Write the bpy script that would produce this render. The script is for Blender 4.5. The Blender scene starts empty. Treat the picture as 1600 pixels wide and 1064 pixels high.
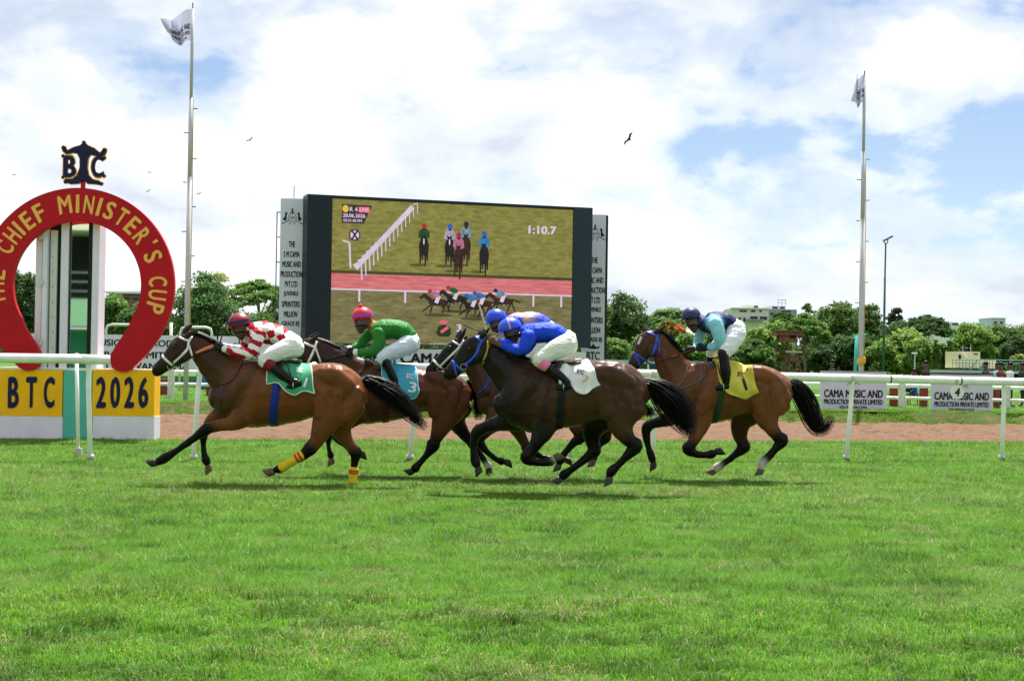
import bpy, bmesh, math, random
import numpy as np
from mathutils import Vector, Matrix, noise as mnoise
from mathutils.bvhtree import BVHTree

scene = bpy.context.scene
COL = scene.collection

SKY_OFF1=(2.7,2.4,2); SKY_OFF2=(1.0,2.0,2); SKY_OFF3=(0.3,5.0,2)
GRASS_N=640000
# ------------------------------------------------------------------ camera
CAM_H = 1.45
FPX = 2400.0                      # focal length in pixels of the 1600 px wide photograph
PITCH = math.atan(35.0 / FPX)
ROLL = math.radians(0.9)
_F = Vector((0, math.cos(PITCH), math.sin(PITCH)))
_R0 = Vector((1, 0, 0))
_U0 = Vector((0, -math.sin(PITCH), math.cos(PITCH)))
CR = _R0 * math.cos(ROLL) + _U0 * math.sin(ROLL)
CU = _U0 * math.cos(ROLL) - _R0 * math.sin(ROLL)
CAM = Vector((0, 0, CAM_H))
cam_data = bpy.data.cameras.new('camera')
cam_data.sensor_width = 36.0
cam_data.lens = FPX / 1600.0 * 36.0
cam_data.clip_start = 0.1
cam_data.clip_end = 6000.0
cam = bpy.data.objects.new('camera', cam_data)
COL.objects.link(cam)
_m = Matrix((CR, CU, -_F)).transposed().to_4x4()
_m.translation = CAM
cam.matrix_world = _m
scene.camera = cam

# ------------------------------------------------------------------ sun, sky, exposure
SUN_EL = math.radians(65)
SUN_AZ = math.radians(14)         # clockwise from +Y (the viewing direction): behind the track, a little right
world = bpy.data.worlds.new('World')
scene.world = world
world.use_nodes = True
nt = world.node_tree
nt.nodes.clear()
def N(tree, typ, **kw):
    n = tree.nodes.new(typ)
    for k, v in kw.items():
        setattr(n, k, v)
    return n
def L(tree, a, b):
    tree.links.new(a, b)
w_out = N(nt, 'ShaderNodeOutputWorld')
w_bg = N(nt, 'ShaderNodeBackground')
w_sky = N(nt, 'ShaderNodeTexSky', sky_type='NISHITA')
w_sky.sun_disc = False
w_sky.sun_elevation = SUN_EL
w_sky.sun_rotation = SUN_AZ
w_sky.altitude = 900
w_sky.air_density = 1.0
w_sky.dust_density = 0.5
w_tc = N(nt, 'ShaderNodeTexCoord')
w_sep = N(nt, 'ShaderNodeSeparateXYZ')
L(nt, w_tc.outputs['Generated'], w_sep.inputs[0])
def wmath(op, a, b=None, c=None):
    n = N(nt, 'ShaderNodeMath', operation=op)
    for i, v in enumerate((a, b, c)):
        if v is None: continue
        if isinstance(v, (int, float)): n.inputs[i].default_value = v
        else: L(nt, v, n.inputs[i])
    return n.outputs[0]
zz = wmath('ADD', wmath('MAXIMUM', w_sep.outputs[2], 0.0), 0.42)
cx = wmath('MULTIPLY', wmath('DIVIDE', w_sep.outputs[0], zz), -1.0)
cy = wmath('DIVIDE', w_sep.outputs[1], zz)
w_cmb = N(nt, 'ShaderNodeCombineXYZ')
L(nt, cx, w_cmb.inputs[0]); L(nt, cy, w_cmb.inputs[1])
def wnoise(scale, detail, rough, off, dist=0.0):
    mp = N(nt, 'ShaderNodeMapping')
    mp.inputs['Location'].default_value = off
    L(nt, w_cmb.outputs[0], mp.inputs['Vector'])
    n = N(nt, 'ShaderNodeTexNoise')
    n.inputs['Scale'].default_value = scale
    n.inputs['Detail'].default_value = detail
    n.inputs['Roughness'].default_value = rough
    n.inputs['Distortion'].default_value = dist
    L(nt, mp.outputs[0], n.inputs['Vector'])
    return n.outputs[0]
n_big = wnoise(1.9, 9, 0.52, SKY_OFF1, 0.25)
n_small = wnoise(5.5, 10, 0.56, SKY_OFF2, 0.2)
n_sum = wmath('ADD', wmath('MULTIPLY', n_big, 0.62), wmath('MULTIPLY', n_small, 0.38))
def wramp(fac, pts):
    r = N(nt, 'ShaderNodeValToRGB')
    r.color_ramp.interpolation = 'EASE'
    el = r.color_ramp.elements
    while len(el) < len(pts): el.new(0.5)
    for e, (p, c) in zip(el, pts):
        e.position = p; e.color = c if len(c) == 4 else (*c, 1)
    L(nt, fac, r.inputs[0])
    return r.outputs[0]
mask = wramp(n_sum, [(0.39, (0, 0, 0)), (0.44, (0.55, 0.55, 0.55)), (0.495, (1, 1, 1))])
n_shade = wnoise(3.2, 9, 0.52, SKY_OFF3, 0.3)
cloud_col = wramp(n_shade, [(0.36, (6.4, 7.1, 8.1)), (0.46, (8.3, 8.8, 9.4)), (0.55, (10.6, 10.7, 10.8))])
w_mul = N(nt, 'ShaderNodeMixRGB', blend_type='ADD')          # thin high haze whitens the clear gaps
w_mul.inputs[0].default_value = 1.0
L(nt, w_sky.outputs[0], w_mul.inputs[1])
w_mul.inputs[2].default_value = (0.5, 0.55, 1.0, 1)
w_mix = N(nt, 'ShaderNodeMixRGB')
L(nt, mask, w_mix.inputs[0])
L(nt, w_mul.outputs[0], w_mix.inputs[1])
L(nt, cloud_col, w_mix.inputs[2])
L(nt, w_mix.outputs[0], w_bg.inputs[0])
w_bg.inputs[1].default_value = 0.050
L(nt, w_bg.outputs[0], w_out.inputs[0])

sun_data = bpy.data.lights.new('sun', 'SUN')
sun_data.energy = 5.0
sun_data.angle = math.radians(0.8)
sun_data.color = (1.0, 0.965, 0.91)
sun = bpy.data.objects.new('sun', sun_data)
COL.objects.link(sun)
sdir = Vector((math.sin(SUN_AZ) * math.cos(SUN_EL), math.cos(SUN_AZ) * math.cos(SUN_EL), math.sin(SUN_EL)))
sun.rotation_euler = sdir.to_track_quat('Z', 'Y').to_euler()
sun.location = sdir * 60

scene.view_settings.view_transform = 'Standard'
scene.view_settings.look = 'None'
scene.view_settings.exposure = 1.16
scene.view_settings.gamma = 1.0
scene.view_settings.use_curve_mapping = False
scene.cycles.use_denoising = True
scene.cycles.max_bounces = 8
scene.cycles.transparent_max_bounces = 8
scene.cycles.caustics_reflective = False
scene.cycles.caustics_refractive = False

# ------------------------------------------------------------------ helpers
rng = np.random.default_rng(7)
random.seed(7)

def pix_dir(u, v):
    return _F * FPX + CR * (u - 800.0) + CU * (532.0 - v)
def at(u, v, Y):
    """point seen at photo pixel (u, v) at distance Y along the ground"""
    d = pix_dir(u, v)
    return CAM + d * (Y / d.y)
def gnd(u, v, z=0.0):
    """point of the level z seen at photo pixel (u, v)"""
    d = pix_dir(u, v)
    return CAM + d * ((z - CAM_H) / d.z)
def xat(u, Y, z=0.0):
    """world x of pixel column u at distance Y, height z"""
    v = 567.0
    for _ in range(4):
        p = at(u, v, Y)
        v += (p.z - z) * FPX / Y
    return at(u, v, Y).x

def setp(o, label=None, cat=None, group=None, kind=None):
    if label: o['label'] = label
    if cat: o['category'] = cat
    if group: o['group'] = group
    if kind: o['kind'] = kind
    return o
def empty(name, loc, label, cat, group=None):
    o = bpy.data.objects.new(name, None)
    o.empty_display_size = 0.2
    COL.objects.link(o)
    o.location = loc
    EMPTY_LOC[o.name] = Vector(loc)
    return setp(o, label, cat, group)
EMPTY_LOC = {}
def wloc(o):
    v = Vector(o.location)
    while o.parent:
        o = o.parent; v = v + Vector(o.location)
    return v

def link_mesh(name, me, mat, parent=None):
    """mesh given in world coordinates; becomes a part of parent where one is given"""
    o = bpy.data.objects.new(name, me)
    COL.objects.link(o)
    if mat is not None:
        me.materials.clear(); me.materials.append(mat)
    if parent is not None:
        o.parent = parent
        o.location = -wloc(parent)
    return o
def mesh_np(name, V, F, mat=None, parent=None, smooth=False, cols=None):
    me = bpy.data.meshes.new(name)
    V = np.asarray(V, dtype=np.float32).reshape(-1, 3)
    if isinstance(F, np.ndarray) and F.ndim == 2:
        nf, k = F.shape
        me.vertices.add(len(V)); me.vertices.foreach_set('co', V.ravel())
        me.loops.add(nf * k); me.loops.foreach_set('vertex_index', F.astype(np.int32).ravel())
        me.polygons.add(nf)
        me.polygons.foreach_set('loop_start', np.arange(0, nf * k, k, dtype=np.int32))
        me.update(calc_edges=True)
    else:
        me.from_pydata([tuple(map(float, v)) for v in V], [], [tuple(int(i) for i in f) for f in F])
        me.update()
    if smooth:
        me.polygons.foreach_set('use_smooth', np.ones(len(me.polygons), dtype=bool))
    if cols is not None:
        a = me.color_attributes.new('col', 'FLOAT_COLOR', 'POINT')
        c = np.ones((len(V), 4), dtype=np.float32); c[:, :3] = cols
        a.data.foreach_set('color', c.ravel())
    return link_mesh(name, me, mat, parent)

class MB:
    """collects simple solids into one mesh (world coordinates)"""
    def __init__(s): s.v = []; s.f = []
    def add(s, V, F):
        b = len(s.v); s.v += [tuple(v) for v in V]; s.f += [tuple(i + b for i in f) for f in F]; return s
    def box(s, lo, hi, M=None):
        x0, y0, z0 = lo; x1, y1, z1 = hi
        V = [Vector(p) for p in ((x0,y0,z0),(x1,y0,z0),(x1,y1,z0),(x0,y1,z0),(x0,y0,z1),(x1,y0,z1),(x1,y1,z1),(x0,y1,z1))]
        if M: V = [M @ v for v in V]
        return s.add(V, [(0,3,2,1),(4,5,6,7),(0,1,5,4),(1,2,6,5),(2,3,7,6),(3,0,4,7)])
    def tube(s, pts, r, seg=8, cap=True):
        pts = [Vector(p) for p in pts]
        rr = r if isinstance(r, (list, tuple)) else [r] * len(pts)
        V = []; F = []; n = len(pts); prev = None
        for i, p in enumerate(pts):
            t = (pts[min(i + 1, n - 1)] - pts[max(i - 1, 0)]).normalized()
            a = prev if prev is not None else (Vector((0, 0, 1)) if abs(t.z) < 0.9 else Vector((1, 0, 0)))
            a = (a - t * a.dot(t)).normalized(); prev = a
            b = t.cross(a)
            for k in range(seg):
                th = 2 * math.pi * k / seg
                V.append(p + (a * math.cos(th) + b * math.sin(th)) * rr[i])
        for i in range(n - 1):
            for k in range(seg):
                k2 = (k + 1) % seg
                F.append((i*seg+k, i*seg+k2, (i+1)*seg+k2, (i+1)*seg+k))
        if cap:
            F.append(tuple(range(seg - 1, -1, -1))); F.append(tuple((n-1)*seg + k for k in range(seg)))
        return s.add(V, F)
    def prism(s, poly, M, depth):
        """2-D polygon (ccw) extruded by depth along local z, placed by M"""
        n = len(poly)
        V = [M @ Vector((x, y, 0)) for x, y in poly] + [M @ Vector((x, y, depth)) for x, y in poly]
        F = [tuple(range(n - 1, -1, -1)), tuple(range(n, 2 * n))]
        F += [(i, (i + 1) % n, n + (i + 1) % n, n + i) for i in range(n)]
        return s.add(V, F)
    def ball(s, c, r, nu=12, nv=8):
        c = Vector(c); r = r if isinstance(r, (tuple, list)) else (r, r, r)
        V = [c + Vector((0, 0, r[2]))]; F = []
        for j in range(1, nv):
            ph = math.pi * j / nv
            for i in range(nu):
                th = 2 * math.pi * i / nu
                V.append(c + Vector((r[0]*math.sin(ph)*math.cos(th), r[1]*math.sin(ph)*math.sin(th), r[2]*math.cos(ph))))
        V.append(c - Vector((0, 0, r[2]))); e = len(V) - 1
        for i in range(nu):
            F.append((0, 1 + i, 1 + (i+1) % nu))
            F.append((e, 1 + (nv-2)*nu + (i+1) % nu, 1 + (nv-2)*nu + i))
            for j in range(nv - 2):
                F.append((1+j*nu+i, 1+(j+1)*nu+i, 1+(j+1)*nu+(i+1)%nu, 1+j*nu+(i+1)%nu))
        return s.add(V, F)
    def build(s, name, mat, parent=None, smooth=False):
        me = bpy.data.meshes.new(name)
        me.from_pydata([tuple(v) for v in s.v], [], s.f); me.update()
        if smooth:
            me.polygons.foreach_set('use_smooth', np.ones(len(me.polygons), dtype=bool))
        return link_mesh(name, me, mat, parent)

def bevel(o, w=0.01, seg=2):
    m = o.modifiers.new('bevel', 'BEVEL'); m.width = w; m.segments = seg; m.limit_method = 'ANGLE'
    return o

# ------------------------------------------------------------------ materials
def mat(name, color, rough=0.6, spec=0.2, metal=0.0, noise=0.0, nscale=12.0, bump=0.0, bscale=60.0,
        attr=None, emis=None, emis_s=0.0, coat=0.0, trans=0.0, sheen=0.0, nscale3=None):
    m = bpy.data.materials.new(name); m.use_nodes = True
    t = m.node_tree; t.nodes.clear()
    out = N(t, 'ShaderNodeOutputMaterial'); b = N(t, 'ShaderNodeBsdfPrincipled')
    L(t, b.outputs[0], out.inputs[0])
    b.inputs['Roughness'].default_value = rough
    b.inputs['Specular IOR Level'].default_value = spec
    b.inputs['Metallic'].default_value = metal
    b.inputs['Coat Weight'].default_value = coat
    b.inputs['Sheen Weight'].default_value = sheen
    tc = N(t, 'ShaderNodeTexCoord')
    src = None
    if attr:
        a = N(t, 'ShaderNodeAttribute', attribute_name=attr); src = a.outputs['Color']
    if noise > 0:
        n = N(t, 'ShaderNodeTexNoise'); n.inputs['Scale'].default_value = nscale; n.inputs['Detail'].default_value = 6
        n.inputs['Roughness'].default_value = 0.65
        vec = tc.outputs['Object']
        if nscale3:
            mp = N(t, 'ShaderNodeMapping'); mp.inputs['Scale'].default_value = nscale3; L(t, vec, mp.inputs[0]); vec = mp.outputs[0]
        L(t, vec, n.inputs['Vector'])
        mr = N(t, 'ShaderNodeMapRange'); mr.inputs[1].default_value = 0.25; mr.inputs[2].default_value = 0.75
        mr.inputs[3].default_value = 1 - noise; mr.inputs[4].default_value = 1 + noise
        L(t, n.outputs[0], mr.inputs[0])
        mx = N(t, 'ShaderNodeMixRGB', blend_type='MULTIPLY'); mx.inputs[0].default_value = 1
        if src is not None: L(t, src, mx.inputs[1])
        else: mx.inputs[1].default_value = (*color, 1)
        L(t, mr.outputs[0], mx.inputs[2]); src = mx.outputs[0]
    if src is not None: L(t, src, b.inputs['Base Color'])
    else: b.inputs['Base Color'].default_value = (*color, 1)
    if bump > 0:
        n2 = N(t, 'ShaderNodeTexNoise'); n2.inputs['Scale'].default_value = bscale; n2.inputs['Detail'].default_value = 5
        L(t, tc.outputs['Object'], n2.inputs['Vector'])
        bp = N(t, 'ShaderNodeBump'); bp.inputs['Strength'].default_value = bump; bp.inputs['Distance'].default_value = 0.02
        L(t, n2.outputs[0], bp.inputs['Height']); L(t, bp.outputs[0], b.inputs['Normal'])
    if emis is not None:
        b.inputs['Emission Color'].default_value = (*emis, 1); b.inputs['Emission Strength'].default_value = emis_s
    if trans > 0:
        tr = N(t, 'ShaderNodeBsdfTranslucent'); ms = N(t, 'ShaderNodeMixShader'); ms.inputs[0].default_value = trans
        if src is not None: L(t, src, tr.inputs[0])
        else: tr.inputs[0].default_value = (*color, 1)
        L(t, b.outputs[0], ms.inputs[1]); L(t, tr.outputs[0], ms.inputs[2]); L(t, ms.outputs[0], out.inputs[0])
    return m

MAT = {}
def M_(name, *a, **k):
    if name not in MAT: MAT[name] = mat(name, *a, **k)
    return MAT[name]
M_('white_paint', (0.78, 0.79, 0.76), 0.45, 0.3, noise=0.06, nscale=9, bump=0.05)
M_('white_plastic', (0.80, 0.82, 0.78), 0.4, 0.3, noise=0.14, nscale=5)
M_('black', (0.012, 0.012, 0.014), 0.5, noise=0.2)
M_('leather_black', (0.004, 0.004, 0.0045), 0.24, 0.22, bump=0.08, bscale=50)
M_('leather_matt', (0.018, 0.015, 0.013), 0.45, 0.5, bump=0.1)
M_('steel', (0.45, 0.46, 0.47), 0.35, metal=1.0, noise=0.1)
M_('hair_black', (0.004, 0.0036, 0.0036), 0.45, 0.12)
M_('skin', (0.10, 0.045, 0.026), 0.5, 0.4, noise=0.12, nscale=25)

# ------------------------------------------------------------------ text as mesh
def text_mesh(txt, bold=0.0, spacing=1.0):
    """mesh data of a text (x, y, layer), cap height about 0.7; bold text is overprinted in layers that never share a plane"""
    cu = bpy.data.curves.new('txt', 'FONT')
    cu.body = txt; cu.size = 1.0; cu.space_character = spacing
    cu.fill_mode = 'FRONT'; cu.resolution_u = 4
    ob = bpy.data.objects.new('txt', cu); COL.objects.link(ob)
    dg = bpy.context.evaluated_depsgraph_get(); dg.update()
    me = bpy.data.meshes.new_from_object(ob.evaluated_get(dg))
    V = np.empty(len(me.vertices) * 3, dtype=np.float32); me.vertices.foreach_get('co', V)
    V = V.reshape(-1, 3).copy(); V[:, 2] = 0
    F = [tuple(q.vertices) for q in me.polygons]
    bpy.data.objects.remove(ob); bpy.data.curves.remove(cu); bpy.data.meshes.remove(me)
    if bold > 0:
        W = []; G = []; n = len(V)
        for k, (dx, dy) in enumerate(((0, 0), (bold, 0), (-bold, 0), (bold * 0.5, bold * 0.6), (-bold * 0.5, -bold * 0.6))):
            W.append(V + np.array([dx, dy, k], np.float32)); G += [tuple(i + k * n for i in f) for f in F]
        V = np.concatenate(W); F = G
    return V, F
_tcache = {}
def text_obj(name, txt, M, width=None, height=None, material=None, parent=None, bold=0.02, align='C', spacing=1.0, fixed=None):
    """text laid flat on the plane of M (local x right, y up, z out), fitted into width x height, centred on the origin"""
    key = (txt, bold, spacing)
    if key not in _tcache: _tcache[key] = text_mesh(txt, bold, spacing)
    V, F = _tcache[key]
    V = V.copy()
    lo, hi = V.min(0), V.max(0)
    sx = sy = 1.0
    if height: sy = height / (hi[1] - lo[1])
    if fixed: sy = fixed / 0.73
    sx = width / (hi[0] - lo[0]) if width else sy
    if width and not height and not fixed: sy = sx
    c = (lo + hi) / 2
    if align == 'L': c[0] = lo[0]
    W = [M @ Vector((float((x - c[0]) * sx), float((y - c[1]) * sy), float(z) * 0.0015)) for x, y, z in V]
    me = bpy.data.meshes.new(name); me.from_pydata([tuple(w) for w in W], [], F); me.update()
    return link_mesh(name, me, material, parent)
def frame_on(origin, xdir, ydir):
    x = Vector(xdir).normalized(); y = Vector(ydir).normalized(); z = x.cross(y)
    M = Matrix((x, y, z)).transposed().to_4x4(); M.translation = Vector(origin)
    return M
# ------------------------------------------------------------------ ground: turf, sand track, infield
def val_noise(x, y, seed=0, octaves=4, lac=2.0, gain=0.5):
    """cheap value noise for arrays"""
    out = np.zeros_like(x, dtype=np.float64); amp = 1.0; tot = 0.0
    for o in range(octaves):
        g = np.random.default_rng(seed * 100 + o); T = g.random((256, 256))
        xi = np.floor(x).astype(int); yi = np.floor(y).astype(int); fx = x - xi; fy = y - yi
        fx = fx * fx * (3 - 2 * fx); fy = fy * fy * (3 - 2 * fy)
        a = T[xi % 256, yi % 256]; b = T[(xi + 1) % 256, yi % 256]; c = T[xi % 256, (yi + 1) % 256]; d = T[(xi + 1) % 256, (yi + 1) % 256]
        out += amp * ((a * (1 - fx) + b * fx) * (1 - fy) + (c * (1 - fx) + d * fx) * fy); tot += amp
        amp *= gain; x = x * lac + 17.3; y = y * lac + 5.1
    return out / tot

Z_DIRT, Z_IN = -0.03, 0.27
def line_through(p, q):
    s = (q.y - p.y) / (q.x - p.x)
    return lambda x: p.y + s * (x - p.x)
edge_turf = line_through(gnd(250, 686), gnd(1600, 690))
edge_bank = line_through(gnd(250, 648, Z_DIRT), gnd(1600, 664, Z_DIRT))
def edge_top(x): return edge_bank(x) + 0.55
def strip(name, fa, fb, za, zb, x0, x1, nx, m, ny=1, zj=0.0, seed=0, edgej=0.0):
    xs = np.linspace(x0, x1, nx); V = []
    g = np.random.default_rng(seed)
    ja = val_noise(xs * 1.3, xs * 0 + 3, seed + 5) - 0.5; jb = val_noise(xs * 1.3, xs * 0 + 9, seed + 6) - 0.5
    for j in range(ny + 1):
        f = j / ny
        ya = np.array([fa(x) for x in xs]) + ja * edgej; yb = np.array([fb(x) for x in xs]) + jb * edgej
        y = ya * (1 - f) + yb * f; z = np.full(nx, za * (1 - f) + zb * f)
        if zj: z = z + (val_noise(xs * 4, y * 4, seed + 1) - 0.5) * zj * (1 if 0 < j < ny or True else 0)
        V.append(np.stack([xs, y, z], 1))
    V = np.array(V).reshape(-1, 3)
    F = np.array([(j*nx+i, j*nx+i+1, (j+1)*nx+i+1, (j+1)*nx+i) for j in range(ny) for i in range(nx-1)])
    return mesh_np(name, V, F, m, None, True)

def ground_mat(name, c1, c2, c3, s1, s2, bump, bscale, rough=0.9, stretch=(1, 1, 1)):
    m = bpy.data.materials.new(name); m.use_nodes = True; t = m.node_tree
    b = t.nodes['Principled BSDF']; b.inputs['Roughness'].default_value = rough; b.inputs['Specular IOR Level'].default_value = 0.1
    tc = N(t, 'ShaderNodeTexCoord'); mp = N(t, 'ShaderNodeMapping'); mp.inputs['Scale'].default_value = stretch
    L(t, tc.outputs['Object'], mp.inputs[0])
    def nz(s, d):
        n = N(t, 'ShaderNodeTexNoise'); n.inputs['Scale'].default_value = s; n.inputs['Detail'].default_value = d; n.inputs['Roughness'].default_value = 0.65
        L(t, mp.outputs[0], n.inputs['Vector']); return n.outputs[0]
    def rp(f, a, b_):
        r = N(t, 'ShaderNodeMapRange'); r.inputs[1].default_value = a; r.inputs[2].default_value = b_; L(t, f, r.inputs[0]); return r.outputs[0]
    m1 = N(t, 'ShaderNodeMixRGB'); m1.inputs[1].default_value = (*c1, 1); m1.inputs[2].default_value = (*c2, 1); L(t, rp(nz(s1, 6), 0.35, 0.65), m1.inputs[0])
    m2 = N(t, 'ShaderNodeMixRGB'); m2.inputs[2].default_value = (*c3, 1); L(t, m1.outputs[0], m2.inputs[1]); L(t, rp(nz(s2, 5), 0.50, 0.72), m2.inputs[0])
    L(t, m2.outputs[0], b.inputs['Base Color'])
    bp = N(t, 'ShaderNodeBump'); bp.inputs['Strength'].default_value = bump; bp.inputs['Distance'].default_value = 0.05
    L(t, nz(bscale, 8), bp.inputs['Height']); L(t, bp.outputs[0], b.inputs['Normal'])
    return m
turf_m = ground_mat('turf', (0.055, 0.135, 0.015), (0.040, 0.100, 0.012), (0.11, 0.11, 0.035), 1.1, 2.3, 0.6, 40)
dirt_m = ground_mat('sand', (0.178, 0.106, 0.064), (0.125, 0.072, 0.043), (0.052, 0.031, 0.020), 2.6, 6.0, 1.0, 14, stretch=(0.6, 1.4, 1))
infield_m = ground_mat('infield', (0.055, 0.140, 0.016), (0.042, 0.110, 0.014), (0.09, 0.135, 0.03), 0.25, 0.6, 0.5, 9)
bank_m = ground_mat('bank', (0.055, 0.105, 0.018), (0.085, 0.09, 0.03), (0.20, 0.11, 0.06), 2.2, 3.0, 0.9, 12)
setp(strip('turf_course', lambda x: -60, edge_turf, 0, 0, -400, 400, 120, turf_m, 4), kind='structure')
setp(strip('sand_track', lambda x: edge_turf(x) - 0.5, lambda x: edge_bank(x) + 0.3, Z_DIRT, Z_DIRT, -45, 55, 1100, dirt_m, 90, 0.15, 3), kind='structure')
setp(strip('grass_bank', edge_bank, edge_top, Z_DIRT - 0.05, Z_IN, -400, 400, 1400, bank_m, 5, 0.12, 8, 0.5), kind='structure')
setp(strip('infield', edge_top, lambda x: 3500.0, Z_IN, Z_IN, -2600, 2600, 400, infield_m, 6), kind='structure')

# ------------------------------------------------------------------ grass blades
def blades(name, X, Y, Z, h, w, lean, cols, m, seed, label, cat='grass', near=None):
    g = np.random.default_rng(seed); n = len(X)
    a = g.uniform(0, 2 * math.pi, n); dx, dy = np.cos(a), np.sin(a)
    la = g.uniform(0, 2 * math.pi, n); lx = np.cos(la) * lean * h; ly = np.sin(la) * lean * h
    nr = near if near is not None else np.zeros(n, bool)
    dx, dy = dx * w, dy * w
    Vs = []; Ts = []; Cs = []; base = 0
    m3 = ~nr; k = m3.sum()
    V = np.empty((k, 3, 3), np.float32)
    V[:, 0] = np.stack([X - dx, Y - dy, Z - 0.01], 1)[m3]; V[:, 1] = np.stack([X + dx, Y + dy, Z - 0.01], 1)[m3]; V[:, 2] = np.stack([X + lx, Y + ly, Z + h * (1 - 0.25 * lean)], 1)[m3]
    Vs.append(V.reshape(-1, 3)); Ts.append(np.arange(k * 3).reshape(-1, 3)); Cs.append(np.repeat(cols[m3], 3, 0)); base = k * 3
    k = nr.sum()
    if k:
        V = np.empty((k, 5, 3), np.float32)
        V[:, 0] = np.stack([X - dx, Y - dy, Z - 0.01], 1)[nr]; V[:, 1] = np.stack([X + dx, Y + dy, Z - 0.01], 1)[nr]
        mx, my, mz = X + lx * 0.35, Y + ly * 0.35, Z + h * 0.62
        V[:, 2] = np.stack([mx + dx * 0.75, my + dy * 0.75, mz], 1)[nr]; V[:, 3] = np.stack([mx - dx * 0.75, my - dy * 0.75, mz], 1)[nr]
        V[:, 4] = np.stack([X + lx, Y + ly, Z + h * (1 - 0.25 * lean)], 1)[nr]
        i = np.arange(k) * 5 + base
        Vs.append(V.reshape(-1, 3)); Ts.append(np.stack([i, i+1, i+2, i, i+2, i+3, i+3, i+2, i+4], 1).reshape(-1, 3)); Cs.append(np.repeat(cols[nr], 5, 0))
    o = mesh_np(name, np.concatenate(Vs), np.concatenate(Ts), m, None, False, np.concatenate(Cs).astype(np.float32))
    return setp(o, label, cat, kind='stuff')
grass_m = mat('grass_blades', (0.1, 0.25, 0.04), 0.55, 0.25, attr='col', trans=0.42)
def grass_cols(X, Y, g, worn=None):
    n = len(X)
    big = val_noise(X * 0.35, Y * 0.55, 21, 4); sm = val_noise(X * 2.2, Y * 3.0, 22, 4); pt = val_noise(X * 1.1 + 40, Y * 1.8, 23, 4)
    c_b = np.array([0.140, 0.322, 0.022]); c_d = np.array([0.075, 0.185, 0.013]); c_y = np.array([0.190, 0.335, 0.028]); c_s = np.array([0.34, 0.29, 0.13])
    f = np.clip((sm - 0.33) / 0.20, 0, 1)[:, None]; c = c_d * (1 - f) + c_b * f
    k = np.clip((big - 0.45) / 0.25, 0, 1)[:, None] * 0.55; c = c * (1 - k) + c_y * k
    ps = 0.045 + 0.26 * np.clip((pt - 0.56) / 0.15, 0, 1)
    if worn is not None: ps = ps + worn
    s = (g.random(n) < ps); c[s] = c_s * g.uniform(0.6, 1.15, (s.sum(), 1))
    return c * g.uniform(0.72, 1.25, (n, 1)), sm
g = np.random.default_rng(101)
def scatter(y0, y1, n, power, pad=1.2):
    """points of the visible wedge, density falling with distance"""
    ys = np.linspace(y0, y1, 400); half = 0.345 * ys + pad; pdf = half * ys ** (-power); cdf = np.cumsum(pdf); cdf /= cdf[-1]
    Y = np.interp(g.random(n), cdf, ys); X = g.uniform(-1, 1, n) * (0.345 * Y + pad)
    return X, Y
NB = GRASS_N
X, Y = scatter(5.6, 33.0, NB, 1.55)
keep = Y < np.array([edge_turf(0)]) [0] + (X - 0) * (edge_turf(1) - edge_turf(0)) + 0.1 * g.normal(0, 1, NB)
X, Y = X[keep], Y[keep]
worn = 0.26 * np.exp(-((Y - 17.6) / 1.7) ** 2) * np.clip(val_noise(X * 0.9, Y * 1.6, 51, 4) * 2 - 0.4, 0, 1)
c, sm = grass_cols(X, Y, g, worn); straw = c[:, 0] > c[:, 1] * 0.95
sc = (Y / 8.0) ** 0.62
tuft = val_noise(X * 5.5, Y * 5.5, 31, 3)
speck = val_noise(X * 6.5 + 9, Y * 8.5, 33, 3); dk = np.clip((speck - 0.62) / 0.08, 0, 1); c = c * (1 - 0.40 * dk[:, None])
hgt = (0.018 + 0.040 * np.clip((tuft - 0.3) * 2.0, 0, 1.2) + 0.010 * (1 - sm)) * g.uniform(0.6, 1.35, len(X)) * (0.85 + 0.15 * sc) * (1 + 0.45 * dk)
blades('turf_grass', X, Y, np.zeros(len(X)), hgt, 0.0024 * sc * g.uniform(0.7, 1.4, len(X)), np.where(straw, 1.7, g.uniform(0.35, 1.5, len(X))), c, grass_m, 5, 'short bright green grass covering the race course in the foreground', near=(Y < 9.5))
# tall unkempt grass along the bank and first strip of the infield
nb = 100000
X = g.uniform(-19, 24, nb); f = g.random(nb) ** 0.8
Yb = np.array([edge_bank(0)])[0] + X * (edge_bank(1) - edge_bank(0)); f2 = f * 1.9 - 0.10
Y = Yb + f2 * 0.75
Z = np.where(f2 < 0.75, Z_DIRT + (Z_IN - Z_DIRT) * np.clip(f2 / 0.75, 0, 1), Z_IN) - 0.03
c, sm = grass_cols(X, Y, g)
cl = val_noise(X * 1.4, Y * 1.4, 41, 3)
k_ = (cl > 0.36) | (f2 > 0.9); X, Y, Z, c, sm, f2, cl = [q[k_] for q in (X, Y, Z, c, sm, f2, cl)]
blades('bank_grass', X, Y, Z, (0.05 + 0.14 * np.clip(cl - 0.3, 0, 1)) * g.uniform(0.6, 1.4, len(X)), 0.008 * g.uniform(0.7, 1.4, len(X)), g.uniform(0.3, 1.2, len(X)), c * 0.9, grass_m, 6, 'long rough grass growing on the bank beyond the sand track')
nb = 80000
X, Y = scatter(39.5, 85.0, nb, 1.5, 3.0)
k_ = Y > edge_bank(0) + X * (edge_bank(1) - edge_bank(0)) + 0.7; X, Y = X[k_], Y[k_]
c, sm = grass_cols(X, Y, g)
blades('infield_grass', X, Y, np.full(len(X), Z_IN), 0.06 * g.uniform(0.5, 1.3, len(X)), 0.010 * g.uniform(0.7, 1.4, len(X)) * (Y / 45), g.uniform(0.2, 1.0, len(X)), c, grass_m, 7, 'green grass of the infield behind the bank and signs')

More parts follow.
